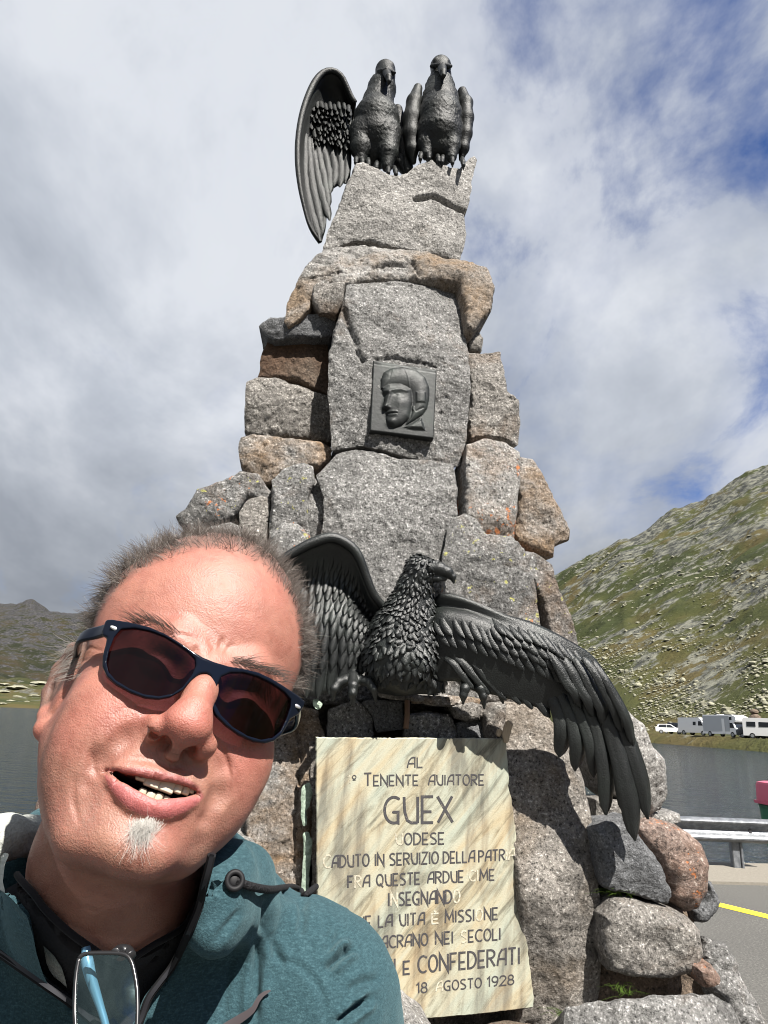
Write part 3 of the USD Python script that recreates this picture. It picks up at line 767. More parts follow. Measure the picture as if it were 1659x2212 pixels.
    ('f2', np.array([(930, 2250), (1100, 2200), (1250, 2230), (1260, 2390), (930, 2390)]), 3.05, 'dark', dict(depth=.4, rnd=.07, lean=.4)),
    ('f3', c6([(925, 245), (985, 226), (1040, 250), (1090, 330), (1110, 430), (1120, 700), (900, 700), (900, 400)]), 3.22, 'pale', dict(depth=.4, rnd=.08, rough=.02)),
]
STONE = {}
for i_, (key, px, Y_, rk, kw) in enumerate(STONES):
    STONE[key] = obj('stone', stone(np.asarray(px, float), Y_, seed=i_ * 7, **kw), ROCKS[rk], monument, smooth=28)

# rubble and mortar filling the heart of the monument behind the blocks
mortar = rock('mortar', ((.05, .045, .04), (.16, .15, .135), (.26, .25, .23)), grain=60.0)
prof = np.array([(855, 690, 60), (850, 900, 110), (840, 1150, 180), (835, 1500, 250), (870, 1900, 330), (890, 2330, 380)], float)
rings, ys = [], np.linspace(690, 2330, 40)
for y in ys:
    cx, hw = np.interp(y, prof[:, 1], prof[:, 0]), np.interp(y, prof[:, 1], prof[:, 2])
    Yf = np.interp(y, [690, 1200, 1500, 2330], [4.0, 3.86, 3.68, 3.66]) * YS
    a_, b_ = at(np.array([cx - hw, y]), Yf), at(np.array([cx + hw, y]), Yf)
    mid_, rx = (a_ + b_) / 2, np.linalg.norm(b_ - a_) / 2
    th = np.linspace(0, 2 * np.pi, 33)[:-1]
    ry = .30 + .25 * rx
    ring = mid_ + EX * (rx * np.cos(th))[:, None] - EN * (ry * (1 - np.sin(th)))[:, None]
    ring = ring + (meshkit.fbm(ring * 4, 3, 4) - .5)[:, None] * .12 * (ring - mid_ + EN * ry)
    rings.append(ring)
Gd = np.array(rings)
nR, nT = Gd.shape[:2]
I = np.arange(nR * nT).reshape(nR, nT)
J = np.roll(I, -1, 1)
Fq = np.stack([I[:-1], J[:-1], J[1:], I[1:]], -1).reshape(-1, 4)
vv = np.vstack([Gd.reshape(-1, 3), Gd[0].mean(0)[None], Gd[-1].mean(0)[None]])
ff = np.vstack([Fq[:, [0, 1, 2]], Fq[:, [0, 2, 3]], np.stack([J[0], I[0], np.full(nT, nR * nT)], 1), np.stack([I[-1], J[-1], np.full(nT, nR * nT + 1)], 1)])
core = trimesh.Trimesh(vv, ff, process=False)
if core.volume < 0:
    core.invert()
obj('mortar_core', core, mortar, monument, smooth=40)
# ------------------------------------------------------------------ bronze eagles
def bronze_mat(name, k=1.0, scale=60.0, dist=.012, rough=(.30, .52), spec=.45):
    return mat(name, {
        'g': ('geometry', {}), 'n': ('noise_texture', {'scale': scale, 'detail': 5.0, 'roughness': .65}), 'n2': ('noise_texture', {'scale': 5.0, 'detail': 5.0, 'roughness': .6}),
        'r': ('rgb_ramp', {'ramp': [(0, (.016 * k, .019 * k, .019 * k)), (.45, (.030 * k, .034 * k, .034 * k)), (.60, (.048 * k, .056 * k, .053 * k)), (.8, (.07 * k, .088 * k, .078 * k)), (1, (.09 * k, .12 * k, .10 * k))]}),
        'rr': ('map_range', {'from_min': .3, 'from_max': .7, 'to_min': rough[0], 'to_max': rough[1], 'clamp': True}),
        'b': ('bump', {'distance': dist, 'strength': .7}),
        'p': ('principled_bsdf', {'metallic': .2, 'specular_ior_level': spec})},
        [('g.position', 'n.vector'), ('g.position', 'n2.vector'), ('n2.fac', 'r.fac'), ('r.color', 'p.base_color'), ('n.fac', 'rr.value'), ('rr.result', 'p.roughness'), ('n.fac', 'b.height'), ('b.normal', 'p.normal')])


BRONZE = bronze_mat('dark_bronze', .30, 130.0, .005, (.27, .46), .5)
BRONZE_TOP = bronze_mat('weathered_bronze', .20, 90.0, .006, (.42, .60), .28)


def feather(path, width, nrm, thick=.006, curl=.25, shaft=.10, n=9, m=5, tipround=.75, rootw=.55, seed=0, wav=0.0):
    """One feather: a thin bent blade with a raised shaft and a rounded tip."""
    p = smooth_path(path, n)
    t = np.linspace(0, 1, n)
    tan = unit(np.gradient(p, axis=0))
    N = np.broadcast_to(np.asarray(nrm, float), p.shape)
    N = unit(N - tan * (N * tan).sum(1, keepdims=True))
    side = np.cross(tan, N)
    w = width * (rootw + (1 - rootw) * np.clip(t / .45, 0, 1)) * np.sqrt(np.clip(1 - np.clip((t - tipround) / (1.0001 - tipround), 0, 1)**2, .004, 1))
    s = np.linspace(-1, 1, m)
    G = p[:, None] + side[:, None] * (w[:, None] * s)[..., None]
    h = -curl * w[:, None] * (s**2) + shaft * width * np.exp(-(s / .16)**2)
    if wav:
        rg = np.random.default_rng(seed)
        h = h + wav * rg.normal(size=(n, m))
    G = G + N[:, None] * h[..., None]
    return sheet(G, thick, N[n // 2])


def loft(A, B, n, m, depth=None, power=1.0):
    """Grid of points between the curves A and B; depth(t, s) metres toward the viewer."""
    a, b = smooth_path(A, n), smooth_path(B, n)
    s = np.linspace(0, 1, m)**power
    return a[:, None] * (1 - s)[None, :, None] + b[:, None] * s[None, :, None]


def scatter_plumes(m, nrm_ok, size, down, count, seed, lift=.25, thick=.004, spread=.35, wide=.42):
    """Small overlapping feathers over a body, from the bottom upwards like tiles."""
    rng = np.random.default_rng(seed)
    C, N = m.triangles_center, m.face_normals
    w = m.area_faces * nrm_ok(C, N)
    idx = rng.choice(len(C), count * 6, p=w / w.sum())
    P, Nn = C[idx], N[idx]
    keep = []
    tree = []
    sz = size(P)
    for i in range(len(P)):
        if all(np.linalg.norm(P[i] - P[j]) > .55 * sz[i] for j in keep[-400:]):
            keep.append(i)
        if len(keep) >= count:
            break
    out = []
    for i in keep:
        n_ = Nn[i]
        d = down(P[i]) + rng.normal(0, spread * .5, 3)
        d = unit(d - n_ * (d @ n_))
        L = sz[i] * rng.uniform(.8, 1.25)
        a = P[i] - d * L * .5 - n_ * L * .05
        b = P[i] + n_ * L * .10
        c = P[i] + d * L * .55 + n_ * L * lift * rng.uniform(.5, 1.2)
        out.append(feather([a, b, c], L * wide * rng.uniform(.85, 1.15), n_, thick, curl=.35, shaft=.16, n=5, m=5, tipround=.35, rootw=.8))
    return merge(out)


VIEW = unit(np.array([.10, -.95, .15]))


def toes(B, ends, pts, Y, k):
    for ln in pts:
        B.chain([at(p, Y + dy) for p, dy, _ in ln], [r_ * k for *_, r_ in ln], k=.008)


# ---- the large eagle with spread wings on the ledge
YB = 3.93
u4 = .5092 * 3.86 / FOCAL                     # metres for one unit of the sketch
q4 = lambda x, y, dy=0.0: at(c4([(x, y)])[0], YB + dy)
eagle = thing('eagle_statue', 'large bronze eagle with spread drooping wings, perched on the ledge above the marble tablet', 'statue')
B = Blend()
B.chain([q4(632, 178, -.10), q4(615, 270, -.06), q4(596, 360, -.02), q4(570, 460, 0), q4(555, 555, -.02)], np.array([58, 74, 102, 142, 158]) * u4, k=.03)
B.cap(q4(480, 655, 0), q4(690, 662, 0), 52 * u4, 48 * u4, k=.03)
B.cap(q4(640, 205, -.12), q4(668, 205, -.12), 44 * u4, 36 * u4, k=.02)
B.cap(q4(625, 147, -.13), q4(700, 160, -.15), 20 * u4, 12 * u4, k=.012)      # brow
B.ell(q4(678, 180, -.185), 13 * u4, k=.006, sub=True)
B.ell(q4(678, 180, -.172), 10 * u4, k=.003)
body = B.mesh(.014, refine=2)
obj('body', body, BRONZE, eagle, smooth=True)
K = Blend()
K.chain([q4(668, 180, -.125), q4(716, 182, -.14), q4(752, 196, -.14), q4(774, 216, -.14), q4(779, 240, -.14)], np.array([36, 31, 24, 14, 5]) * u4, k=.010)
K.chain([q4(672, 216, -.125), q4(712, 222, -.135), q4(742, 224, -.135)], np.array([24, 17, 9]) * u4, k=.008)
K.cap(q4(690, 204, -.185), q4(750, 214, -.17), 4 * u4, 3 * u4, k=.006, sub=True)
obj('beak', K.mesh(.006, refine=1), BRONZE, eagle, smooth=True)
hc = q4(640, 200, -.1)
plume_ok = lambda C, N: ((N @ VIEW > -.45) & (N[:, 2] > -.75) & (np.linalg.norm(C - hc, axis=1) > 58 * u4)).astype(float)
top_z, low_z = q4(620, 200)[2], q4(560, 600)[2]
pl = scatter_plumes(body, plume_ok, lambda P: (18 + 22 * np.clip((top_z - P[:, 2]) / (top_z - low_z), 0, 1)) * u4, lambda p: np.array([-.15, -.1, -1.0]), 560, 5, lift=.34, wide=.42, spread=.9)
obj('plumage', pl, BRONZE, eagle, smooth=True, kind='stuff')


def foot(parent, mt, shank, toes_, k, Y):
    Fb = Blend()
    for ln in [shank] + toes_:
        Fb.chain([at(p, Y + dy) for p, dy, _ in ln], [r_ * k for *_, r_ in ln], k=.010)
    obj('foot', Fb.mesh(.008, refine=1), mt, parent, smooth=True)


T4 = lambda *a: [(c4([(x, y)])[0], dy, r_) for x, y, dy, r_ in a]
foot(eagle, BRONZE, T4((352, 610, .06, 34), (352, 632, .0, 28), (352, 652, -.05, 25)),
     [T4((340, 645, -.05, 22), (292, 662, -.10, 19), (272, 690, -.12, 17), (268, 738, -.10, 5)), T4((352, 640, -.06, 24), (352, 676, -.13, 20), (350, 708, -.14, 17), (348, 758, -.12, 5)),
      T4((360, 645, -.05, 22), (420, 662, -.10, 19), (440, 690, -.11, 16), (448, 742, -.09, 5))], u4, YB)
foot(eagle, BRONZE, T4((800, 620, .05, 40), (826, 652, -.02, 30), (836, 668, -.06, 25)),
     [T4((830, 655, -.07, 24), (826, 690, -.13, 20), (820, 716, -.13, 16), (818, 752, -.11, 5)), T4((845, 665, -.06, 23), (892, 690, -.12, 19), (904, 722, -.12, 16), (908, 772, -.10, 5)),
      T4((850, 660, -.05, 22), (925, 684, -.09, 18), (968, 694, -.10, 16), (988, 750, -.08, 5))], u4, YB)

# its wing on the right: leading edge, trailing edge, then rows of feathers laid like tiles
LE = [q4(700, 330, -.02), q4(722, 288, -.08), q4(800, 300, -.10), q4(900, 338, -.12), q4(1000, 384, -.14), q4(1100, 416, -.15), q4(1200, 460, -.15), q4(1280, 502, -.14), q4(1350, 545, -.12), q4(1400, 600, -.11), q4(1440, 670, -.11)]
TE = [q4(640, 640, -.02), q4(720, 655, -.05), q4(800, 655, -.08), q4(880, 690, -.10), q4(980, 720, -.12), q4(1060, 742, -.12), q4(1130, 765, -.12), q4(1200, 780, -.11), q4(1270, 800, -.10), (q4(1340, 820, -.09)), q4(1420, 830, -.08)]

G = loft(LE, TE, 44, 22)
tt, ss = np.meshgrid(np.linspace(0, 1, 44), np.linspace(0, 1, 22), indexing='ij')
bow = .075 * np.sin(np.pi * np.clip(ss * .9 + .1, 0, 1)) * np.sin(np.pi * np.clip(tt * .8 + .2, 0, 1))
bow = bow - .085 * np.exp(-((ss - .13) / .09)**2) * np.clip(1 - tt * 2.0, 0, 1)        # hollow under the leading edge
G = G + VIEW * bow[..., None]
obj_w = obj('wing', sheet(G, .03, VIEW), BRONZE, eagle, smooth=True)


def on(Gd, t, s):
    n, m = Gd.shape[:2]
    x, y = np.clip(t, 0, 1) * (n - 1), np.clip(s, 0, 1) * (m - 1)
    i, j = min(int(x), n - 2), min(int(y), m - 2)
    a, b = x - i, y - j
    return (Gd[i, j] * (1 - a) * (1 - b) + Gd[i + 1, j] * a * (1 - b) + Gd[i, j + 1] * (1 - a) * b + Gd[i + 1, j + 1] * a * b)


rng = np.random.default_rng(11)
small = []
for r_, (s0, ds, cnt, wd) in enumerate([(.20, .12, 24, 15), (.29, .13, 23, 17), (.38, .15, 22, 18), (.47, .18, 21, 20)]):
    for i in range(cnt):
        t = (i + .5 * (r_ % 2)) / cnt + rng.uniform(-.008, .008)
        sh = s0 + rng.uniform(-.02, .02)
        if t < .32 and sh < .32:
            continue
        slant = .045 + .05 * t
        a, c = on(G, t, sh - .06), on(G, t + slant, sh + ds)
        b = on(G, t + slant * .5, sh + ds * .45)
        lf = .016 + .003 * (3 - r_)
        small.append(feather([a + VIEW * .012, b + VIEW * (lf + .004), c + VIEW * (lf + .012)], wd * u4 * rng.uniform(.9, 1.1), VIEW, .006, curl=.30, shaft=.14, n=7, m=5, tipround=.45, rootw=.8))
obj('coverts', merge(small), BRONZE, eagle, smooth=True, kind='stuff')
# long flight feathers, each its own: root, bend, tip, half width
FL = [((740, 560), (800, 610), (862, 690), 17), ((780, 555), (850, 615), (930, 712), 18), ((830, 555), (910, 630), (1000, 735), 19), ((880, 550), (970, 640), (1062, 755), 20), ((930, 545), (1030, 650), (1112, 775), 21),
      ((985, 545), (1090, 670), (1186, 812), 24), ((1050, 550), (1150, 680), (1236, 806), 24), ((1100, 555), (1190, 690), (1262, 800), 24),
      ((1165, 640), (1235, 800), (1226, 978), 36), ((1205, 640), (1290, 830), (1294, 1036), 33), ((1245, 640), (1345, 850), (1372, 1064), 31),
      ((1290, 620), (1400, 880), (1424, 1224), 34), ((1335, 610), (1458, 900), (1500, 1215), 33), ((1385, 615), (1530, 930), (1600, 1240), 32), ((1360, 600), (1470, 900), (1546, 1332), 42),
      ((1290, 560), (1370, 700), (1424, 858), 25), ((1230, 540), (1320, 690), (1372, 812), 24), ((1170, 520), (1262, 660), (1316, 770), 23), ((1330, 560), (1420, 690), (1492, 880), 24), ((1370, 575), (1462, 720), (1540, 930), 20)]
for i, (a, b, c, wd) in enumerate(FL):
    up = .0 if i < 8 else (.0 + .006 * (i - 8) if i < 15 else .075 + .006 * (i - 15))
    z0 = -.13 - up
    f = feather([q4(*a, z0 + .01), q4((a[0] * .5 + b[0] * .5), (a[1] * .5 + b[1] * .5) - 8, z0 - .02), q4(*b, z0 - .02), q4((b[0] + c[0]) / 2 + (14 if i > 7 else 4), (b[1] + c[1]) / 2, z0 - .01), q4(*c, z0 + (.045 if i > 7 else .0))],
                wd * u4, VIEW, .010, curl=.30, shaft=.13, n=18, m=7, tipround=.72, rootw=.55, seed=i, wav=.0012)
    obj('feather', f, BRONZE, eagle, smooth=True)

# its wing on the left, raised, seen from below the rolled leading edge
LE2 = [q4(486, 345, .02), q4(440, 290, -.02), q4(405, 205, -.05), q4(374, 125, -.08), q4(330, 76, -.10), q4(260, 48, -.12), q4(180, 70, -.13), q4(110, 106, -.13), q4(40, 150, -.13), q4(-60, 240, -.12), q4(-150, 350, -.11), q4(-240, 500, -.08)]
TE2 = [q4(450, 560, .04), q4(420, 590, .03), q4(360, 650, .02), q4(300, 690, .0), q4(250, 700, .0), q4(190, 722, -.01), q4(130, 708, -.02), q4(60, 705, -.02), q4(0, 740, -.02), q4(-80, 780, -.02), q4(-150, 820, -.02), q4(-230, 800, -.02)]
G2 = loft(LE2, TE2, 44, 24)
tt, ss = np.meshgrid(np.linspace(0, 1, 44), np.linspace(0, 1, 24), indexing='ij')
G2 = G2 - VIEW * (.14 * np.exp(-((ss - .22) / .20)**2))[..., None]
obj('wing', sheet(G2, .03, VIEW), BRONZE, eagle, smooth=True)
rim = smooth_path(np.array(LE2) + VIEW * .0, 46)
obj('wing_edge', tube(rim, (np.linspace(16, 15, 46) + 8 * np.exp(-((np.linspace(0, 1, 46) - .4) / .25)**2)) * u4, 10), BRONZE, eagle, smooth=True)
small = []
for r_, (s0, ds, cnt, wd) in enumerate([(.10, .09, 28, 12), (.16, .09, 28, 13), (.23, .10, 27, 13), (.30, .10, 26, 14), (.38, .11, 25, 16), (.46, .12, 23, 17), (.54, .13, 21, 18), (.62, .15, 20, 20), (.70, .17, 19, 22)]):
    for i in range(cnt):
        t = (i + .5 * (r_ % 2)) / cnt + rng.uniform(-.008, .008)
        a, b, c = on(G2, t, s0 - .05), on(G2, t + .008, s0 + ds * .4), on(G2, t + .015, s0 + ds)
        small.append(feather([a + VIEW * .010, b + VIEW * .024, c + VIEW * .034], wd * u4 * rng.uniform(.9, 1.1), VIEW, .005, curl=.35, shaft=.12, n=6, m=5, tipround=.4, rootw=.85))
obj('coverts', merge(small), BRONZE, eagle, smooth=True, kind='stuff')
for i in range(15):
    t = .06 + .92 * i / 14
    a, b, c = on(G2, t - .01, .70), on(G2, t, .86), on(G2, t + .01, 1.0)
    f = feather([a + VIEW * .012, b + VIEW * .022, c + VIEW * .02 + (c - b) * .18], 20 * u4, VIEW, .007, curl=.3, shaft=.14, n=8, m=5, tipround=.6, rootw=.85)
    obj('feather', f, BRONZE, eagle, smooth=True)

# ---- the two eagles on the top block
YT = 4.80
u1 = .2870 * YT / .79 / FOCAL
q1 = lambda x, y, dy=0.0: at(c1([(x, y)])[0], YT + dy)
T1 = lambda *a: [(c1([(x, y)])[0], dy, r_) for x, y, dy, r_ in a]


def relief(m, amp, seed, sc=26.0):
    """Rough feather relief: small drops hanging in rows."""
    v = m.vertices
    n_ = m.vertex_normals
    q = v * np.array([sc, sc, sc * .62])
    f = np.abs(meshkit.fbm(q, 3, seed) - .5) * 2 - .3
    return trimesh.Trimesh(v + n_ * (f * amp)[:, None], m.faces, process=False)


def raptor(label, head, neck, chest, belly, legs, beak, brow, feet):
    e = thing('eagle_statue', label, 'statue')
    Bd = Blend()
    Bd.chain([q1(*p[:3]) for p in (neck[0], neck[1], chest[0], chest[1], belly[0], belly[1])], np.array([p[3] for p in (neck[0], neck[1], chest[0], chest[1], belly[0], belly[1])]) * u1, k=.04)
    Bd.cap(q1(*head[0][:3]), q1(*head[1][:3]), head[0][3] * u1, head[1][3] * u1, k=.03)
    for l in legs:
        Bd.chain([q1(*p[:3]) for p in l], np.array([p[3] for p in l]) * u1, k=.03)
    for a, b, r_ in brow:
        Bd.cap(q1(*a), q1(*b), r_ * u1, r_ * .8 * u1, k=.014)
    m = Bd.mesh(.016, refine=1)
    hz = q1(*neck[0][:3])[2]
    amp = np.where(m.vertices[:, 2] > hz, .3, 1.0)
    v = m.vertices
    f = np.abs(meshkit.fbm(v * np.array([44, 44, 26.0]), 3, 3) - .5) * 2 - .25
    m = trimesh.Trimesh(v + m.vertex_normals * (f * amp * .009)[:, None], m.faces, process=False)
    obj('body', m, BRONZE_TOP, e, smooth=True)
    Kb = Blend()
    Kb.chain([q1(*p[:3]) for p in beak], np.array([p[3] for p in beak]) * u1, k=.012)
    obj('beak', Kb.mesh(.008, refine=1), BRONZE_TOP, e, smooth=True)
    for sh, tl in feet:
        foot(e, BRONZE_TOP, T1(*sh), [T1(*t_) for t_ in tl], u1, YT)
    return e


toe1 = lambda x, y, d=0: [(x, y - 20, -.02, 17), (x + d, y + 5, -.13, 17), (x + d * 1.3, y + 28, -.16, 13), (x + d * 1.4, y + 62, -.15, 4)]
left = raptor('bronze eagle on the top block with one wing opened and hanging down on the left', [(814, 186, -.02, 78), (824, 215, -.06, 64)], [(804, 255, 0, 78), (788, 320, 0, 102)], [(758, 430, 0, 112), (748, 560, -.02, 165)], [(745, 690, 0, 158), (740, 800, .03, 120)],
              [[(640, 640, -.05, 96), (630, 770, -.06, 74), (628, 860, -.06, 40)], [(838, 650, -.05, 94), (832, 800, -.06, 72), (826, 905, -.06, 40)]],
              [(820, 195, -.12, 34), (838, 232, -.20, 25), (842, 265, -.215, 15), (832, 298, -.20, 4)], [((762, 190, -.10), (815, 178, -.16), 17), ((825, 178, -.16), (880, 200, -.10), 17), ((850, 150, -.06), (780, 150, -.06), 30)],
              [(((625, 840, -.05, 40), (625, 868, -.06, 30)), [toe1(600, 850, -6), toe1(640, 862), toe1(682, 868, 4)]), (((822, 880, -.05, 40), (822, 905, -.06, 30)), [toe1(752, 890, -6), toe1(835, 925), toe1(880, 935, 10)])])
right = raptor('bronze eagle on the top block with both wings folded, facing forward', [(1230, 158, 0, 82), (1234, 195, -.03, 72)], [(1228, 250, 0, 84), (1225, 320, 0, 108)], [(1226, 420, 0, 138), (1228, 540, -.03, 158)], [(1222, 660, -.02, 156), (1220, 765, .01, 130)],
               [[(1130, 620, -.04, 76), (1122, 740, -.05, 60), (1125, 815, -.06, 40)], [(1320, 620, -.04, 78), (1312, 750, -.05, 62), (1310, 835, -.06, 40)]],
               [(1240, 165, -.14, 34), (1248, 195, -.22, 26), (1252, 220, -.24, 16), (1250, 248, -.225, 4)], [((1165, 150, -.10), (1225, 140, -.16), 17), ((1250, 140, -.16), (1305, 150, -.10), 17), ((1200, 120, -.06), (1270, 120, -.06), 34)],
               [(((1135, 800, -.05, 38), (1135, 825, -.06, 30)), [toe1(1085, 820, -6), toe1(1142, 815), toe1(1205, 840, 8)]), (((1300, 820, -.05, 38), (1300, 845, -.06, 30)), [toe1(1248, 845, -6), toe1(1318, 850), toe1(1392, 868, 6)])])
# the open wing
LE3 = [q1(585, 425, .04), q1(556, 380, .02), q1(520, 300, -.02), q1(480, 225, -.06), q1(415, 186, -.09), q1(340, 205, -.11), q1(272, 290, -.13), q1(212, 430, -.15), q1(175, 570, -.17), q1(155, 730, -.19), q1(155, 900, -.20), q1(172, 1060, -.20), q1(200, 1200, -.19), q1(232, 1320, -.17), q1(270, 1400, -.15), q1(318, 1462, -.12)]
TE3 = [q1(590, 520, .10), q1(575, 600, .10), q1(565, 680, .10), q1(560, 760, .10), q1(555, 820, .08), q1(548, 880, .06), q1(535, 940, .04), q1(515, 990, .02), q1(480, 1030, 0), q1(440, 1050, -.02), q1(405, 1085, -.04), q1(390, 1160, -.06), q1(372, 1220, -.08), q1(372, 1290, -.08), q1(360, 1380, -.10), q1(325, 1462, -.12)]
G3 = loft(LE3, TE3, 52, 22)
tt, ss = np.meshgrid(np.linspace(0, 1, 52), np.linspace(0, 1, 22), indexing='ij')
G3 = G3 - VIEW * (.16 * np.sin(np.pi * ss**.6) * np.clip(1.15 - tt, .15, 1))[..., None]
obj('wing', sheet(G3, .03, VIEW), BRONZE_TOP, left, smooth=True)
rim = smooth_path(LE3, 54)
obj('wing_edge', tube(rim, np.interp(np.linspace(0, 1, 54), [0, .25, .7, 1], [20, 26, 20, 8]) * u1, 10), BRONZE_TOP, left, smooth=True)
F3 = [((470, 640), (525, 800), (512, 1035), 30), ((420, 660), (480, 850), (470, 1060), 30), ((370, 690), (430, 880), (425, 1055), 30), ((330, 700), (385, 920), (394, 1112), 30), ((290, 700), (345, 960), (388, 1215), 32), ((260, 700), (310, 1000), (395, 1312), 32), ((230, 690), (265, 1040), (345, 1412), 34), ((205, 660), (215, 1060), (322, 1468), 34)]
for i, (a, b, c, wd) in enumerate(F3):
    z0 = -.03 - .012 * i
    obj('feather', feather([q1(*a, z0 + .03), q1(*b, z0), q1(*c, z0 - .01)], wd * u1, VIEW, .012, curl=.25, shaft=.14, n=14, m=5, tipround=.82, rootw=.8, seed=i, wav=.002), BRONZE_TOP, left, smooth=True)
small = []
for r_ in range(8):
    for i in range(9):
        x, y = 265 + i * 33 + (r_ % 2) * 16 + rng.uniform(-9, 9), 430 + r_ * 36 + i * 3 + rng.uniform(-12, 12)
        if x < 545 and y > 300 + (560 - x) * .45 and y < 720:
            L = (34 + r_ * 5) * rng.uniform(.8, 1.2)
            tx = rng.uniform(-4, 16)
            small.append(feather([q1(x, y - 16, -.01), q1(x + tx * .5, y + L * .5, -.05), q1(x + tx, y + L, -.07 - rng.uniform(0, .03))], rng.uniform(13, 19) * u1, VIEW, .010, curl=.35, shaft=.14, n=6, m=5, tipround=.4, rootw=.8))
obj('coverts', merge(small), BRONZE_TOP, left, smooth=True, kind='stuff')


def folded(parent, axis, rad, flat):
    Wb = Blend()
    Wb.chain([q1(*p) for p in axis], np.array(rad) * 1.18 * u1, k=.03)
    m = Wb.mesh(.014, refine=1)
    v = m.vertices
    f = np.abs(meshkit.fbm(v * np.array([40, 14, 7.0]), 3, 9) - .5) * 2 - .3
    obj('wing', trimesh.Trimesh(v + m.vertex_normals * (f * .004)[:, None], m.faces, process=False), BRONZE_TOP, parent, smooth=True)


folded(left, [(905, 480, .05), (915, 600, .10), (925, 740, .12), (930, 880, .10), (955, 950, .08)], [34, 52, 56, 46, 20], 1)
folded(right, [(1058, 318, .0), (1030, 420, -.02), (1012, 540, -.03), (1008, 660, -.02), (1015, 780, 0), (1025, 870, .02)], [30, 48, 54, 50, 40, 18], 1)
folded(right, [(1392, 342, .0), (1420, 430, -.02), (1425, 540, -.03), (1418, 660, -.02), (1400, 770, 0), (1385, 850, .02)], [30, 42, 44, 40, 34, 16], 1)
folded(right, [(950, 560, .10), (945, 700, .12), (950, 850, .12), (985, 940, .08)], [40, 60, 60, 34], 1)
# ------------------------------------------------------------------ marble tablet with its inscription
PIV = c7([(750, 950)])[0]
TABY = 3.29 * YS
marble = mat('streaked_marble', {
    'g': ('geometry', {}),
    'mp': ('mapping', {'mapping_type': 'texture', 'rotation': (0, .70, 0), 'scale': (.24, 1.0, 1.7)}), 'mp2': ('mapping', {'mapping_type': 'texture', 'rotation': (0, .06, 0), 'scale': (.35, 1.0, 2.2)}),
    'n1': ('noise_texture', {'scale': 3.3, 'detail': 9.0, 'roughness': .72, 'distortion': 1.3}),
    'n2': ('noise_texture', {'scale': 1.6, 'detail': 6.0, 'roughness': .6, 'distortion': .5}),
    'n3': ('noise_texture', {'scale': 4.2, 'detail': 5.0, 'roughness': .55}),
    'n4': ('noise_texture', {'scale': 130.0, 'detail': 3.0}),
    'r2': ('rgb_ramp', {'ramp': [(0, (.22, .265, .22)), (.40, (.265, .285, .235)), (.54, (.305, .295, .225)), (.64, (.31, .265, .175)), (.76, (.28, .215, .13)), (1, (.24, .18, .115))]}),
    'r1': ('rgb_ramp', {'ramp': [(0, (.20, .19, .18)), (.34, (.30, .285, .265)), (.42, (.62, .60, .57)), (.50, (.96, .96, .95)), (.60, (1, 1, 1)), (.68, (.82, .80, .78)), (.76, (1, 1, 1)), (1, (1, 1, 1))]}),
    'r3': ('rgb_ramp', {'ramp': [(0, (1, 1, 1)), (.47, (1, 1, 1)), (.56, (.76, .72, .70)), (.64, (.46, .43, .43)), (1, (.36, .33, .33))]}),
    'r4': ('rgb_ramp', {'ramp': [(0, (.82, .82, .82)), (1, (1.12, 1.12, 1.12))]}),
    'a': ('mix', {'mix_type': 'multiply', 'fac': .85}), 'b': ('mix', {'mix_type': 'multiply', 'fac': .9}), 'c': ('mix', {'mix_type': 'multiply', 'fac': .6}),
    'bp': ('bump', {'distance': .002, 'strength': .5}), 'p': ('principled_bsdf', {'roughness': .55, 'specular_ior_level': .35})},
    [('g.position', 'mp.vector'), ('g.position', 'mp2.vector'), ('mp.vector', 'n1.vector'), ('mp.vector', 'n2.vector'), ('mp2.vector', 'n3.vector'), ('g.position', 'n4.vector'),
     ('n1.fac', 'r1.fac'), ('n2.fac', 'r2.fac'), ('n3.fac', 'r3.fac'), ('n4.fac', 'r4.fac'), ('r2.color', 'a.color1'), ('r1.color', 'a.color2'), ('a.color', 'b.color1'), ('r3.color', 'b.color2'),
     ('b.color', 'c.color1'), ('r4.color', 'c.color2'), ('c.color', 'p.base_color'), ('n4.fac', 'bp.height'), ('bp.normal', 'p.normal')])
ink = mat('worn_black_paint', {'g': ('geometry', {}), 'n': ('noise_texture', {'scale': 60.0, 'detail': 4.0, 'roughness': .7}),
                              'r': ('rgb_ramp', {'ramp': [(0, (.20, .17, .12)), (.33, (.10, .085, .07)), (.40, (.03, .028, .03)), (1, (.018, .017, .020))]}), 'p': ('principled_bsdf', {'roughness': .8})},
          [('g.position', 'n.vector'), ('n.fac', 'r.fac'), ('r.color', 'p.base_color')])
bare = mat('bare_lettering', {'g': ('geometry', {}), 'n': ('noise_texture', {'scale': 90.0, 'detail': 4.0, 'roughness': .7}),
                             'r': ('rgb_ramp', {'ramp': [(0, (.15, .12, .08)), (.42, (.24, .21, .15)), (.55, (.36, .34, .27)), (1, (.42, .40, .33))]}), 'p': ('principled_bsdf', {'roughness': .8})},
           [('g.position', 'n.vector'), ('n.fac', 'r.fac'), ('r.color', 'p.base_color')])


def tab(p, off=0.0):
    P, o, nrm = front(c7(p), TABY, 0.0, PIV)
    return P + nrm * np.asarray(off)[..., None] if np.ndim(off) else P + nrm * off


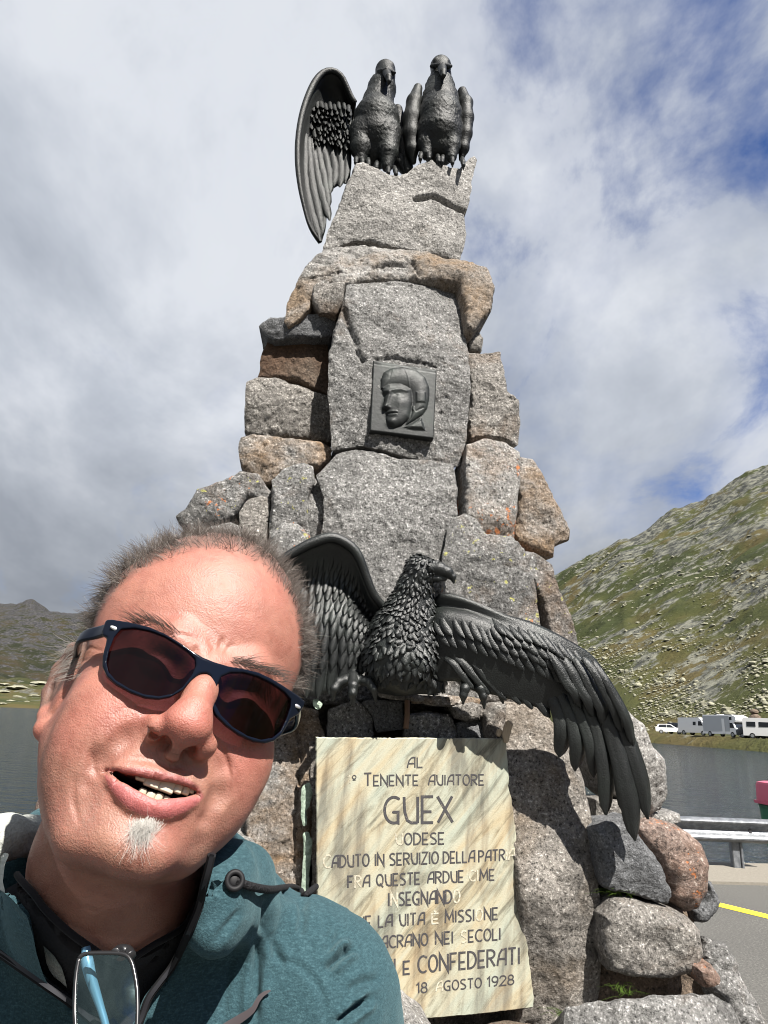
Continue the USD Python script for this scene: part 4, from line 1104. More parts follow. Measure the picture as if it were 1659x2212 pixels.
tablet = thing('marble_tablet', 'upright cream and grey streaked marble tablet with an Italian inscription in worn black letters', 'tablet')
outl = [(112, 78), (300, 80), (520, 82), (760, 81), (1000, 84), (1180, 84), (1325, 86), (1346, 112), (1352, 180), (1362, 290), (1366, 360), (1358, 392), (1368, 430), (1380, 470), (1392, 560), (1402, 640), (1428, 850), (1452, 1050), (1474, 1290), (1492, 1500), (1510, 1650), (1526, 1775), (1521, 1830), (1400, 1846), (1220, 1868), (1010, 1888), (830, 1902), (480, 1935), (112, 1962), (114, 1500), (118, 1100), (114, 600)]
ring = np.array(outl, float)
fine = []
for i in range(len(ring)):
    a, b = ring[i], ring[(i + 1) % len(ring)]
    k = max(2, int(np.linalg.norm(b - a) / 14))
    fine.append(a + (b - a) * (np.arange(k) / k)[:, None])
fine = np.vstack(fine)
fine = fine + (np.stack([meshkit.noise(np.c_[fine / 16, np.zeros(len(fine))], s) for s in (1, 2)], 1) - .5) * 5
pp = Polygon(fine)
inner_ = pp.buffer(-6)
ri = np.array(inner_.exterior.coords)[:-1]
Xp = np.vstack([fine, ri])
gx, gy = np.meshgrid(np.arange(120, 1530, 45.0), np.arange(85, 1960, 45.0))
gg = np.stack([gx.ravel(), gy.ravel()], 1)
gg = gg[shapely.contains_xy(pp.buffer(-20), gg[:, 0], gg[:, 1])]
Xp = np.vstack([Xp, gg])
Tt = Delaunay(Xp).simplices
cc = Xp[Tt].mean(1)
Tt = Tt[shapely.contains_xy(pp, cc[:, 0], cc[:, 1])]
off = np.zeros(len(Xp))
off[:len(fine)] = -.005
Ft = tab(Xp, off)
nb = len(fine)
Bk_ = tab(fine, -.05 * np.ones(nb))
tri = Ft[Tt]
fl = (np.cross(tri[:, 1] - tri[:, 0], tri[:, 2] - tri[:, 0]) @ EN) < 0
Tt[fl] = Tt[fl][:, ::-1]
i = np.arange(nb)
j = (i + 1) % nb
nx = len(Xp)
Sd = np.vstack([np.stack([i, j, nx + j], 1), np.stack([i, nx + j, nx + i], 1), np.stack([nx + i, nx + j, np.full(nb, nx + nb)], 1)])
mt_ = trimesh.Trimesh(np.vstack([Ft, Bk_, Bk_.mean(0)[None]]), np.vstack([Tt, Sd]), process=False)
k_ = mt_.triangles_center[len(Tt):] - Ft.mean(0)
if (np.einsum('ij,ij->i', mt_.face_normals[len(Tt):len(Tt) + 2 * nb], k_[:2 * nb])).mean() < 0:
    mt_ = trimesh.Trimesh(mt_.vertices, np.vstack([Tt, Sd[:, ::-1]]), process=False)
obj('slab', mt_, marble, tablet, smooth=25)

arc = lambda cx, cy, rx, ry, a0, a1, n=10: [(cx + rx * math.cos(math.radians(a)), cy + ry * math.sin(math.radians(a))) for a in np.linspace(a0, a1, n)]
GLYPH = {
    'A': (.56, [[(0, 0), (.05, .35), (.14, .72), (.30, .96), (.44, 1.0), (.56, 1.0), (.56, 0)], [(.07, .40), (.56, .40)]]),
    'B': (.5, [[(0, 0), (0, 1)], [(0, 1)] + arc(.2, .76, .24, .24, 90, -90) + [(0, .52)], [(0, .52)] + arc(.24, .26, .27, .26, 90, -90) + [(0, 0)]]),
    'C': (.54, [arc(.34, .5, .34, .5, 55, 300, 16)]),
    'D': (.52, [[(0, 0), (0, 1)] + arc(.12, .5, .40, .5, 90, -90, 12) + [(0, 0)]]),
    'E': (.42, [[(.42, 1), (0, 1), (0, 0), (.42, 0)], [(0, .42), (.36, .42)]]),
    'F': (.42, [[(.42, 1), (0, 1), (0, 0)], [(0, .5), (.34, .5)]]),
    'G': (.58, [arc(.36, .5, .36, .5, 60, 285, 16) + [(.52, 0), (.52, .42), (.34, .42)]]),
    'H': (.50, [[(0, 0), (0, 1)], [(.5, 0), (.5, 1)], [(0, .42), (.5, .42)]]),
    'I': (.06, [[(.03, 0), (.03, 1)]]),
    'L': (.40, [[(0, 1), (0, 0), (.4, 0)]]),
    'M': (.70, [[(0, 0), (.06, 1), (.35, .3), (.64, 1), (.70, 0)]]),
    'N': (.54, [[(0, 0), (0, 1), (.54, 0), (.54, 1)]]),
    'O': (.56, [arc(.28, .5, .28, .5, 0, 360, 22)]),
    'P': (.46, [[(0, 0), (0, 1)] + arc(.18, .73, .28, .27, 90, -90) + [(0, .46)]]),
    'Q': (.60, [arc(.28, .52, .28, .48, 0, 360, 22), [(.30, .22), (.56, -.12)]]),
    'R': (.50, [[(0, 0), (0, 1)] + arc(.2, .75, .28, .25, 90, -90) + [(0, .5)], [(.18, .5), (.5, 0)]]),
    'S': (.48, [[(.46, .92), (.30, 1.0), (.12, .96), (.03, .82), (.06, .66), (.40, .40), (.47, .24), (.42, .08), (.26, 0), (.02, .04)]]),
    'T': (.50, [[(0, 1), (.5, 1)], [(.25, 1), (.25, 0)]]),
    'U': (.52, [[(0, 1), (.02, .45), (.12, .10), (.28, 0), (.52, 0)], [(.52, 1), (.52, 0)]]),
    'V': (.52, [[(0, 1), (.02, .5), (.14, .10), (.34, 0), (.50, .06)], [(.52, 1), (.50, .06)]]),
    'X': (.58, [[(0, 1), (.58, 0)], [(.56, 1), (.02, 0)]]),
    'Z': (.48, [[(0, 1), (.48, 1), (0, 0), (.48, 0)]]),
    '1': (.22, [[(0, .80), (.18, 1), (.18, 0)]]),
    '2': (.46, [arc(.23, .74, .23, .26, 170, -30, 10) + [(0, 0), (.46, 0)]]),
    '8': (.46, [arc(.23, .76, .19, .24, 0, 360, 16), arc(.23, .27, .23, .27, 0, 360, 16)]),
    '9': (.46, [arc(.23, .70, .23, .30, 0, 360, 16), [(.46, .70), (.44, .4), (.34, .1), (.14, 0)]]),
    'o': (.30, [arc(.15, .78, .15, .22, 0, 360, 14), [(.02, .42), (.28, .42)]]),
    '^': (.42, [[(.42, .86), (0, .86), (0, 0), (.42, 0)], [(0, .38), (.36, .38)], [(.14, 1.12), (.26, .98)]]),
    '.': (.05, [[(.02, .02), (.03, .02)]]),
}


def lettering(x0, x1, y0, y1, h, text, faded=(), weight=.135):
    """text from x0 to x1 on the tablet, baseline from y0 to y1; letters at the indices in faded have lost their paint."""
    gap = .17
    ws = [(.36 if c == ' ' else GLYPH[c][0]) for c in text]
    tot = sum(ws) + gap * (len(text) - 1)
    sx = (x1 - x0) / tot
    x = 0.0
    out = {0: [], 1: []}
    for n_, c in enumerate(text):
        if c != ' ':
            w, lines = GLYPH[c]
            sh = shapely.union_all([LineString([((x + a) * sx, b * h) for a, b in ln]).buffer(weight * h * .5, cap_style='flat' if len(ln) < 12 else 'round', join_style='mitre') for ln in lines]).simplify(.4)
            out[1 if n_ in faded else 0].append(sh)
        x += ws[n_] + gap
    for k in (0, 1):
        if not out[k]:
            continue
        ms = []
        for sh in out[k]:
            for gpoly in getattr(sh, 'geoms', [sh]):
                if gpoly.area > 1:
                    ms.append(trimesh.creation.extrude_polygon(gpoly, 1.0, engine='earcut'))
        m = merge(ms)
        v = m.vertices
        px_ = np.stack([x0 + v[:, 0], y0 + (y1 - y0) * v[:, 0] / (x1 - x0) - v[:, 1]], 1)
        m = trimesh.Trimesh(tab(px_, np.where(v[:, 2] > .5, .0016, -.002)), m.faces, process=False)
        if m.volume < 0:
            m.invert()
        obj('lettering', m, bare if k else ink, tablet, smooth=False)


lettering(705, 803, 275, 272, 65, 'AL')
lettering(318, 372, 378, 376, 52, '1o', {0}, .11)
lettering(425, 472, 392, 390, 80, 'T')
lettering(487, 775, 391, 388, 66, 'ENENTE')
lettering(842, 1200, 388, 386, 66, 'AVIATORE')
lettering(557, 998, 634, 628, 168, 'GUEX', weight=.105)
lettering(630, 942, 774, 768, 72, 'VODESE', {0})
lettering(162, 206, 924, 922, 82, 'C', {0}, .11)
lettering(216, 456, 922, 910, 76, 'ADUTO')
lettering(496, 552, 909, 907, 74, 'IN')
lettering(590, 905, 906, 894, 74, 'SERVIZIO')
lettering(938, 1140, 893, 885, 72, 'DELLA')
lettering(1168, 1398, 884, 870, 70, 'PATRIA', {4, 5})
lettering(320, 460, 1052, 1046, 74, 'FRA', {1})
lettering(506, 785, 1042, 1028, 74, 'QUESTE')
lettering(836, 1068, 1024, 1014, 72, 'ARDUE')
lettering(1106, 1268, 1010, 1002, 68, 'CIME', {0, 1})
lettering(582, 1044, 1170, 1148, 82, 'INSEGNANDO', {1, 9})
lettering(332, 468, 1320, 1312, 76, 'CHE')
lettering(518, 606, 1308, 1302, 76, 'LA')
lettering(655, 815, 1300, 1290, 76, 'VITA')
lettering(864, 906, 1286, 1282, 74, '^', {0})
lettering(950, 1290, 1280, 1256, 74, 'MISSIONE', {5})
lettering(330, 836, 1458, 1424, 76, 'CONSACRANO')
lettering(888, 998, 1420, 1412, 76, 'NEI')
lettering(1052, 1306, 1408, 1388, 74, 'SECOLI', {0})
lettering(296, 625, 1646, 1618, 106, 'TICINESI', weight=.12)
lettering(680, 720, 1614, 1610, 82, 'E', weight=.15)
lettering(775, 1430, 1604, 1546, 106, 'CONFEDERATI', weight=.12)
lettering(764, 832, 1736, 1730, 64, '18')
lettering(890, 1184, 1724, 1698, 62, 'AGOSTO', {0})
lettering(1222, 1394, 1694, 1678, 62, '1928')

# ------------------------------------------------------------------ portrait relief of a man in a leather helmet
relief_mat = bronze_mat('polished_bronze', .34, 40.0, .003, (.46, .60), .3)
portrait = thing('portrait_relief', 'square bronze plaque with the relief head of a man in a leather flying helmet', 'plaque')
quad = np.array([(790, 722), (1135, 772), (1118, 1147), (772, 1105)], float)
PV2 = c2([quad.mean(0)])[0]
na, nb_ = 118, 128
aa, bb = np.meshgrid(np.linspace(0, 1, na), np.linspace(0, 1, nb_), indexing='ij')
pxr = (quad[0] * ((1 - aa) * (1 - bb))[..., None] + quad[1] * (aa * (1 - bb))[..., None] + quad[2] * (aa * bb)[..., None] + quad[3] * ((1 - aa) * bb)[..., None])
X_, Y_ = pxr[..., 0], pxr[..., 1]
dome = lambda cx, cy, rx, ry, h, p=.5: h * np.clip(1 - ((X_ - cx) / rx)**2 - ((Y_ - cy) / ry)**2, 0, 1)**p
gauss = lambda cx, cy, rx, ry, h: h * np.exp(-((X_ - cx) / rx)**2 - ((Y_ - cy) / ry)**2)
PT = shapely.points(X_.ravel(), Y_.ravel())
ridge = lambda pts, w, h: h * np.exp(-(shapely.distance(LineString(pts), PT).reshape(X_.shape) / w)**2)
inpoly = lambda pts, soft: np.clip(shapely.distance(shapely.boundary(Polygon(pts)), PT).reshape(X_.shape) / soft, 0, 1) * shapely.contains_xy(Polygon(pts), X_.ravel(), Y_.ravel()).reshape(X_.shape)
face = [(838, 876), (842, 900), (852, 922), (846, 962), (838, 985), (846, 997), (862, 1000), (858, 1014), (866, 1026), (860, 1040), (862, 1060), (876, 1080), (905, 1090), (945, 1076), (985, 1040), (1005, 960), (1000, 880), (940, 850), (870, 852)]
helm = [(832, 880), (832, 830), (850, 790), (890, 768), (950, 760), (1020, 775), (1070, 815), (1092, 870), (1092, 930), (1080, 985), (1055, 1020), (1010, 1050), (960, 1080), (985, 1030), (1000, 960), (992, 905), (965, 878), (900, 868)]
coll = [(945, 1088), (1000, 1062), (1050, 1028), (1062, 1060), (1074, 1106), (1010, 1103)]
hf = 33 * np.sqrt(np.clip(1 - (1 - inpoly(face, 34))**2, 0, 1)) + 16 * inpoly(face, 70)
hf = hf + ridge([(872, 912), (862, 945), (852, 978)], 13, 15) + gauss(850, 985, 11, 9, 9) + gauss(874, 988, 9, 7, 8)
hf = hf + ridge([(846, 897), (872, 900), (905, 893), (940, 892), (968, 900)], 8, 7) - gauss(856, 915, 13, 9, 11) - gauss(922, 916, 26, 11, 12) + gauss(925, 918, 12, 6, 6)
hf = hf + ridge([(860, 1010), (885, 1010), (912, 1012)], 6, 6) - ridge([(860, 1018), (885, 1018), (915, 1020)], 3.5, 7) + ridge([(866, 1026), (888, 1028), (908, 1026)], 7, 7) - gauss(884, 1043, 20, 6, 5) + gauss(884, 1066, 22, 16, 10) + gauss(945, 968, 26, 22, 6)
hm = 36 * np.sqrt(np.clip(1 - (1 - inpoly(helm, 60))**2, 0, 1)) * (inpoly(helm, 8) > 0)
hm = hm + (hm > 0) * (ridge([(838, 880), (900, 868), (965, 878), (992, 905), (1000, 960), (985, 1028)], 7, 7) + ridge([(955, 764), (975, 820), (985, 880)], 4, 2) - ridge([(890, 770), (880, 820), (870, 868)], 3, 1.5))
hm = hm + (hm > 0) * (9 * inpoly([(1016, 900), (1072, 902), (1074, 962), (1018, 962)], 7) + 6 * inpoly([(1000, 975), (1014, 975), (1010, 1005), (996, 1005)], 5))
hm = hm - (hm > 0) * ridge([(1000, 1000), (990, 1040), (960, 1078)], 4, 8) - (hm > 0) * ridge([(1020, 1005), (1060, 985)], 4, 6)
hc_ = 22 * inpoly(coll, 16) - ridge([(960, 1092), (1010, 1078), (1056, 1050)], 3, 5) * (inpoly(coll, 5) > 0)
hgt = np.maximum(np.maximum(hf, hm), np.maximum(hc_, 0)) * .00123 * .62
edge_ = np.minimum(np.minimum(aa, 1 - aa), np.minimum(bb, 1 - bb))
wavy = .006 * meshkit.noise(np.stack([X_ / 30, Y_ / 30, 0 * X_], -1), 3) * (bb < .06)
hgt = hgt + np.clip(edge_ / .012, 0, 1) * .006 - wavy
Pf, o_, nr_ = front(c2(pxr.reshape(-1, 2)), 3.648 * YS, .05, PV2)
Gf_ = Pf.reshape(na, nb_, 3) + nr_ * hgt[..., None]
top = Gf_.reshape(-1, 3)
I = np.arange(na * nb_).reshape(na, nb_)
Qd = np.stack([I[:-1, :-1], I[:-1, 1:], I[1:, 1:], I[1:, :-1]], -1).reshape(-1, 4)
rimi = np.r_[I[0, :], I[1:, -1], I[-1, -2::-1], I[-2:0:-1, 0]]
bk = (Pf - nr_ * .05)[rimi]
nt = len(top)
i = np.arange(len(rimi))
j = (i + 1) % len(rimi)
Sd = np.vstack([np.stack([rimi[i], rimi[j], nt + j], 1), np.stack([rimi[i], nt + j, nt + i], 1), np.stack([nt + i, nt + j, np.full(len(i), nt + len(i))], 1)])
mm = trimesh.Trimesh(np.vstack([top, bk, bk.mean(0)[None]]), np.vstack([Qd[:, [0, 1, 2]], Qd[:, [0, 2, 3]], Sd[:, ::-1]]), process=False)
if (mm.face_normals[:len(Qd)] @ nr_).mean() < 0:
    mm = trimesh.Trimesh(mm.vertices, mm.faces[:, ::-1], process=False)
# the plate and the head raised from it are one casting, seen as two parts
fc = mm.faces
raised = np.r_[hgt.ravel() > .0085, np.zeros(len(bk) + 1, bool)]
on_head = raised[fc].all(1)
for nm, sel in (('plate', ~on_head), ('relief_head', on_head)):
    sub = trimesh.Trimesh(mm.vertices, fc[sel], process=False)
    sub.remove_unreferenced_vertices()
    obj(nm, sub, relief_mat, portrait, smooth=50)

# ------------------------------------------------------------------ verdigris scraps, iron bar and wooden wedge by the tablet
verdigris = mat('verdigris', {'g': ('geometry', {}), 'n': ('noise_texture', {'scale': 38.0, 'detail': 6.0, 'roughness': .75}),
                             'r': ('rgb_ramp', {'ramp': [(0, (.06, .075, .05)), (.4, (.15, .20, .15)), (.55, (.27, .34, .27)), (1, (.42, .47, .38))]}), 'b': ('bump', {'distance': .01}), 'p': ('principled_bsdf', {'roughness': .85})},
                [('g.position', 'n.vector'), ('n.fac', 'r.fac'), ('r.color', 'p.base_color'), ('n.fac', 'b.height'), ('b.normal', 'p.normal')])
for ol, Yv in [([(652, 1700), (668, 1688), (676, 1712), (670, 1740), (660, 1752), (664, 1780), (655, 1790), (650, 1760)], 3.315),
               ([(655, 1800), (668, 1796), (672, 1815), (671, 1870), (668, 1925), (676, 1960), (672, 2010), (652, 2010), (650, 1930), (655, 1870)], 3.315),
               ([(672, 1512), (690, 1508), (698, 1520), (692, 1534), (684, 1526)], 3.27)]:
    obj('copper_scrap', stone(np.array(ol, float), Yv, depth=.03, rnd=.012, rough=.006, seed=3, pitch=.012, facets=0), verdigris, monument, smooth=30)
wood = mat('grey_wood', {'g': ('geometry', {}), 'mp': ('mapping', {'scale': (30, 30, 4)}), 'n': ('noise_texture', {'scale': 6.0, 'detail': 4.0}), 'r': ('rgb_ramp', {'ramp': [(0, (.12, .09, .06)), (.5, (.30, .24, .17)), (1, (.42, .35, .26))]}), 'p': ('principled_bsdf', {'roughness': .8})},
           [('g.position', 'mp.vector'), ('mp.vector', 'n.vector'), ('n.fac', 'r.fac'), ('r.color', 'p.base_color')])
wedge = thing('wooden_wedge', 'small split wooden wedge stuck above the top right corner of the marble tablet', 'wedge')
for ol, Yv in [([(960, 890), (995, 800), (1008, 806), (980, 892)], 3.34), ([(990, 888), (1010, 815), (1034, 838), (1012, 920), (1000, 925)], 3.32)]:
    obj('splinter', stone(c4(ol), Yv, depth=.05, rnd=.008, rough=.002, seed=3, pitch=.01, facets=0), wood, wedge, smooth=30)
rustm = plain('rusty_iron', (.10, .055, .03), .8, bump=(50, .004))
obj('iron_bar', tube(np.array([at(c4([(582, 742)])[0], 4.10), at(c4([(582, 800)])[0], 4.06), at(c4([(576, 858)])[0], 4.04)]), .016, 7), rustm, monument, smooth=40)
# ------------------------------------------------------------------ the man in front
HR = np.array([[.87777678, -.4373427, .19554871], [.36312033, .87363211, .32389899], [-.31249249, -.2133033, .925662]])
HT = np.array([-.11507917, .48010556, 1.68379646])


def H(x, o, z):
    """Head coordinates (to his left as seen, out of the face, up; from between the eyes) to the world."""
    return HT + HR @ np.array([x, -o, z])


def HL(P):
    q = (np.asarray(P) - HT) @ HR
    return q * [1, -1, 1]


def hw(L):
    return [H(*p) for p in L]


def to_px(P):
    v = P - EYE
    z = v @ LOOK
    return np.stack([HALF_W + FOCAL * (v @ RIGHT) / z, HALF_H - FOCAL * (v @ UP) / z], -1), z


def trace(B, px, t0=.30, t1=1.05, n=48):
    """First meeting of the line of sight with a blended body."""
    q = unit(ray(np.atleast_2d(np.asarray(px, float))))
    t = np.full(len(q), t0)
    for _ in range(n):
        d = B(EYE + q * t[:, None], .05)
        t = np.minimum(t + np.clip(d, -.01, .042) * .9, t1)
    return EYE + q * t[:, None], (t < t1 - 1e-3) & (np.abs(d) < .002)


NB = at(np.array([225.0, 2010.0]), .615)
SR = at(np.array([660.0, 2172.0]), .628)
SL = NB + np.array([-.215, -.02, -.075])
HIP = NB + np.array([.01, .06, -.56])


def torso(B, g, arms=True, legs=False):
    B.ell(NB + [0.005, .055, -.20], np.array([.175, .115, .25]) + g, k=.05)
    B.ell(NB + [0.005, .055, -.42], np.array([.165, .115, .22]) + g, k=.05)
    B.cap(NB + [-.03, .03, -.055], SL, .060 + g, .058 + g, k=.05)
    B.cap(NB + [.03, .03, -.060], SR, .056 + g, .047 + g, k=.05)
    B.cap(NB + [-.02, .0, -.10], NB + [.02, .0, -.16], .095 + g, .10 + g, k=.05)
    if arms:
        el = SR + [.055, .075, -.29]
        B.chain([SR, SR * .5 + el * .5 + [.012, 0, 0], el], np.array([.048, .046, .042]) + g, k=.03)
        B.chain([el, el + [-.01, -.09, -.22]], np.array([.043, .033]) + g, k=.03)
        e2 = SL + [-.10, -.14, -.20]
        B.chain([SL, e2], np.array([.056, .045]) + g, k=.03)
        B.chain([e2, e2 + [.07, -.21, .16]], np.array([.044, .033]) + g, k=.03)
    return B


def hand(B, wrist, fwd, palm_n, k=.0015):
    """Palm, four bent fingers and a thumb."""
    fwd, n = unit(fwd), unit(palm_n)
    s = np.cross(n, fwd)
    B.cap(wrist, wrist + fwd * .05, .026, .030, k=.012)
    for i, L in enumerate((.070, .078, .073, .058)):
        b = wrist + fwd * .085 + s * (.030 - .020 * i)
        B.cap(wrist + fwd * .03 + s * (.020 - .013 * i), b, .014, .011, k=.01)
        j = b + fwd * L * .5 + n * L * .12
        B.chain([b, j, j + fwd * L * .18 + n * L * .34], [.0095, .0085, .007], k=k)
    t0 = wrist + fwd * .025 + s * .028
    B.chain([t0, t0 + fwd * .03 + s * .022 + n * .01, t0 + fwd * .062 + s * .026 + n * .024], [.013, .0105, .0085], k=.006)


man = Blend()
E_ = lambda c, r, k=.012, sub=False: man.ell(H(*c), np.array(r)[[0, 1, 2]], k, sub, HR)
E_((-.004, -.098, .052), (.0800, .096, .098), .02)                       # skull
E_((-.006, -.068, .044), (.0780, .058, .070), .025)                      # forehead
E_((-.003, -.060, -.018), (.0710, .058, .070), .02)
E_((-.006, -.056, -.068), (.0610, .054, .052), .02)
for s in (-1, 1):
    man.cap(H(s * .060 - .002 - (.008 if s > 0 else 0), -.084, -.055), H(s * .030 - .001, -.030 - (.006 if s > 0 else 0), -.110 + (.008 if s > 0 else 0)), .019, .018 - (.004 if s > 0 else 0), k=.02)
    E_((s * .039 - .002, -.031, -.040), (.030, .023, .026), .03)          # cheek
    man.chain(hw([(s * .046, -.026, .014), (s * .028, -.014, .0165), (s * .010, -.009, .010)]), [.010, .0115, .009], k=.012)   # brow
    E_((s * .032 - .001, .000, -.008), (.018, .013, .0105), .012, True)   # socket
    E_((s * .032 - .001, -.022, -.007), (.0145, .0145, .0125), .004)      # closed lid
for s in (-1, 1):
    E_((s * .041 - .003, -.037, -.066), (.024, .022, .030), .02)         # full cheeks
E_((-.001, -.013, -.110), (.026, .019, .019), .016)                      # chin
E_((-.002, -.021, -.074), (.036, .021, .028), .014)                      # mouth region
man.chain(hw([(-.001, -.006, .004), (-.002, .006, -.014), (-.003, .016, -.030)]), [.0090, .0092, .0112], k=.010)
E_((-.0035, .0180, -.0410), (.0160, .0130, .0120), .008)                 # tip
man.chain(hw([(-.0035, .017, -.047), (-.003, .008, -.056)]), [.0065, .006], k=.005)
for s in (-1, 1):
    E_((s * .0165 - .0034, .006, -.0465), (.0090, .0130, .0092), .005)    # wings of the nose
    E_((s * .0078 - .0034, .0110, -.0550), (.0046, .0068, .0062), .0025, True)
def local_px(px, o_):
    q = ray(np.asarray(px, float)) @ HR
    e_ = (EYE - HT) @ HR
    k = (-o_ - e_[1]) / q[1]
    return (e_ + k * q) * [1, -1, 1]


mpx = lambda x, y: (192 + x * .1898, 1597.4 + y * .1898)
lip_o = lambda x: .0040 - 11.0 * (x + .005)**2


def lip(pts):
    out = []
    for x_, y_ in pts:
        p = local_px(mpx(x_, y_), 0.0)
        out.append(local_px(mpx(x_, y_), lip_o(p[0])))
    return np.array(out)


UL = lip([(228, 335), (330, 332), (440, 348), (560, 372), (680, 398), (800, 428), (960, 455), (1120, 494), (1220, 540), (1285, 600)])
LL = lip([(240, 400), (320, 470), (430, 590), (560, 700), (720, 772), (880, 778), (1040, 732), (1170, 668), (1270, 625)])
man.chain([H(*(p - [0, .0022, 0])) for p in UL], [.0022, .0030, .0036, .0040, .0042, .0042, .0040, .0036, .0028, .0020], k=.005)
man.chain([H(*(p - [0, .0030, 0])) for p in LL], [.0022, .0036, .0052, .0062, .0066, .0064, .0054, .0038, .0022], k=.005)
MOUTH = [(232, 352), (330, 352), (450, 392), (640, 446), (790, 476), (950, 497), (1130, 537), (1230, 577), (1268, 612), (1225, 608), (1100, 648), (900, 668), (760, 684), (650, 638), (500, 548), (380, 470), (300, 400)]
mxz = np.array([local_px(mpx(*p), .002)[[0, 2]] for p in MOUTH])
mouth_poly = Polygon(mxz).buffer(.0004)


def mouth_cut(P):
    q = HL(P)
    pt_ = shapely.points(q[:, 0], q[:, 2])
    d = shapely.distance(shapely.boundary(mouth_poly), pt_)
    d = np.where(shapely.contains_xy(mouth_poly, q[:, 0], q[:, 2]), -d, d)
    return np.maximum(d, -.034 - q[:, 1])


_mb = np.array([H(x_, o_, z_) for x_ in (-.05, .04) for o_ in (-.034, .03) for z_ in (-.095, -.066)])
man.add(mouth_cut, _mb.min(0), _mb.max(0), .0012, True)
man.cap(H(-.020, .013, -.1035), H(.017, .013, -.1015), .0058, .0058, k=.010, sub=True)
for s, L in ((-1, [(-.021, .008, -.044), (-.034, .002, -.058), (-.043, -.004, -.074), (-.044, -.008, -.086)]), (1, [(.0175, .008, -.040), (.030, .002, -.054), (.0365, -.004, -.070), (.0345, -.008, -.084)])):
    man.chain(hw(L), [.0028, .0042, .0042, .003], k=.008, sub=True)
E_((-.064, -.078, -.022), (.012, .028, .046), .015)
for s in (-1, 1):                                                        # ears
    e = lambda x, o, z: H(s * (.074 + (x - .073) * .85) * (1 if s < 0 else .92) - .001, (o if s < 0 else o - .035), z)
    man.chain([e(.074, -.080, -.004), e(.084, -.086, .012), e(.091, -.099, .011), e(.0945, -.110, -.004), e(.0925, -.111, -.022), e(.086, -.101, -.040), e(.080, -.090, -.051), e(.075, -.083, -.052)], [.0045, .0048, .005, .005, .005, .005, .0075, .006], k=.004)
    man.ell(e(.081, -.098, -.016), np.array([.0055, .021, .030]), .006, False, HR)
    man.chain([e(.086, -.096, .000), e(.088, -.102, -.012), e(.085, -.098, -.026)], [.0035, .0035, .003], k=.004)
E_((-.002, -.056, -.102), (.042, .040, .020), .02)                      # under the jaw
NK = at(np.array([262.0, 1985.0]), .60)
man.chain([H(-.002, -.098, -.050), H(.006, -.118, -.112), NK, NB + [.0, .03, -.06]], [.058, .055, .058, .075], k=.02)
man.cap(H(-.004, -.060, -.115), NK + [0, -.045, -.02], .020, .012, k=.025)


def nape(B, g):
    B.chain([NK, NB + [.0, .03, -.06]], [.058 + g, .075 + g], k=.02)
    B.cap(NK + [0, -.045, -.02], NB + [0, -.03, -.09], .012 + g, .05 + g, k=.025)
    return B


nape(torso(man, 0), 0)
for s in (-1, 1):
    hip = HIP + [s * .085, 0, -.04]
    man.chain([hip, np.array([hip[0] + s * .02, hip[1] - .01, .50]), np.array([hip[0] + s * .03, hip[1] + .02, .08])], [.085, .058, .042], k=.04)
    man.chain([np.array([hip[0] + s * .03, hip[1] + .03, .05]), np.array([hip[0] + s * .05, hip[1] - .15, .035])], [.042, .032], k=.02)
_el = SR + [.055, .075, -.29]
hand(man, _el + [-.012, -.10, -.245], [-.03, -.12, -.99], [-1, 0, .1])
_e2 = SL + [-.10, -.14, -.20]
hand(man, _e2 + np.array([.07, -.21, .16]) * 1.06, [.25, -.55, .75], [1, .1, -.2])

person = thing('person', 'smiling man in a teal hooded jacket and black shirt taking his own picture, head tilted', 'person')
near_head = lambda c, k: (np.linalg.norm(c - H(0, -.06, -.03), axis=1) < .19) if k == 0 else (lambda l: (l[:, 1] > (-.125, -.085)[k - 1]) & (l[:, 2] > (-.17, -.132)[k - 1]) & (l[:, 2] < (.15, .10)[k - 1]) & (np.abs(l[:, 0]) < .11))(HL(c))
body = man.mesh(.007, margin=.02, refine=3, where=near_head)
cen = body.vertices[body.faces].mean(1)
cl_ = HL(cen)
nm_ = np.nonzero((np.abs(cl_[:, 0]) < .05) & (np.abs(cl_[:, 2] + .08) < .02) & (cl_[:, 1] > -.026) & (cl_[:, 1] < .03))[0]
bad = nm_[mouth_cut(cen[nm_]) < -.0006]
body = trimesh.Trimesh(body.vertices, np.delete(body.faces, bad, 0), process=False)
body.remove_unreferenced_vertices()
bv = body.vertices
bl = HL(bv)
px_b, _ = to_px(bv)
nrm_b = man.normal(bv, 4e-4)
# frown lines, forehead creases, crow's feet and laughter lines as shallow relief
dsp = np.zeros(len(bv))
front_face = (bl[:, 1] > -.075) & (nrm_b @ LOOK < .1)
PB = shapely.points(px_b[:, 0], px_b[:, 1])


def crease(line, w, a):
    ls = LineString(line)
    d = shapely.distance(ls, PB)
    t = shapely.line_locate_point(ls, PB, normalized=True)
    return a * 1.0 * np.exp(-(d / (1.3 * w))**2) * np.sin(np.pi * np.clip(t * .96 + .02, 0, 1))**.7 * (d < 5 * w)


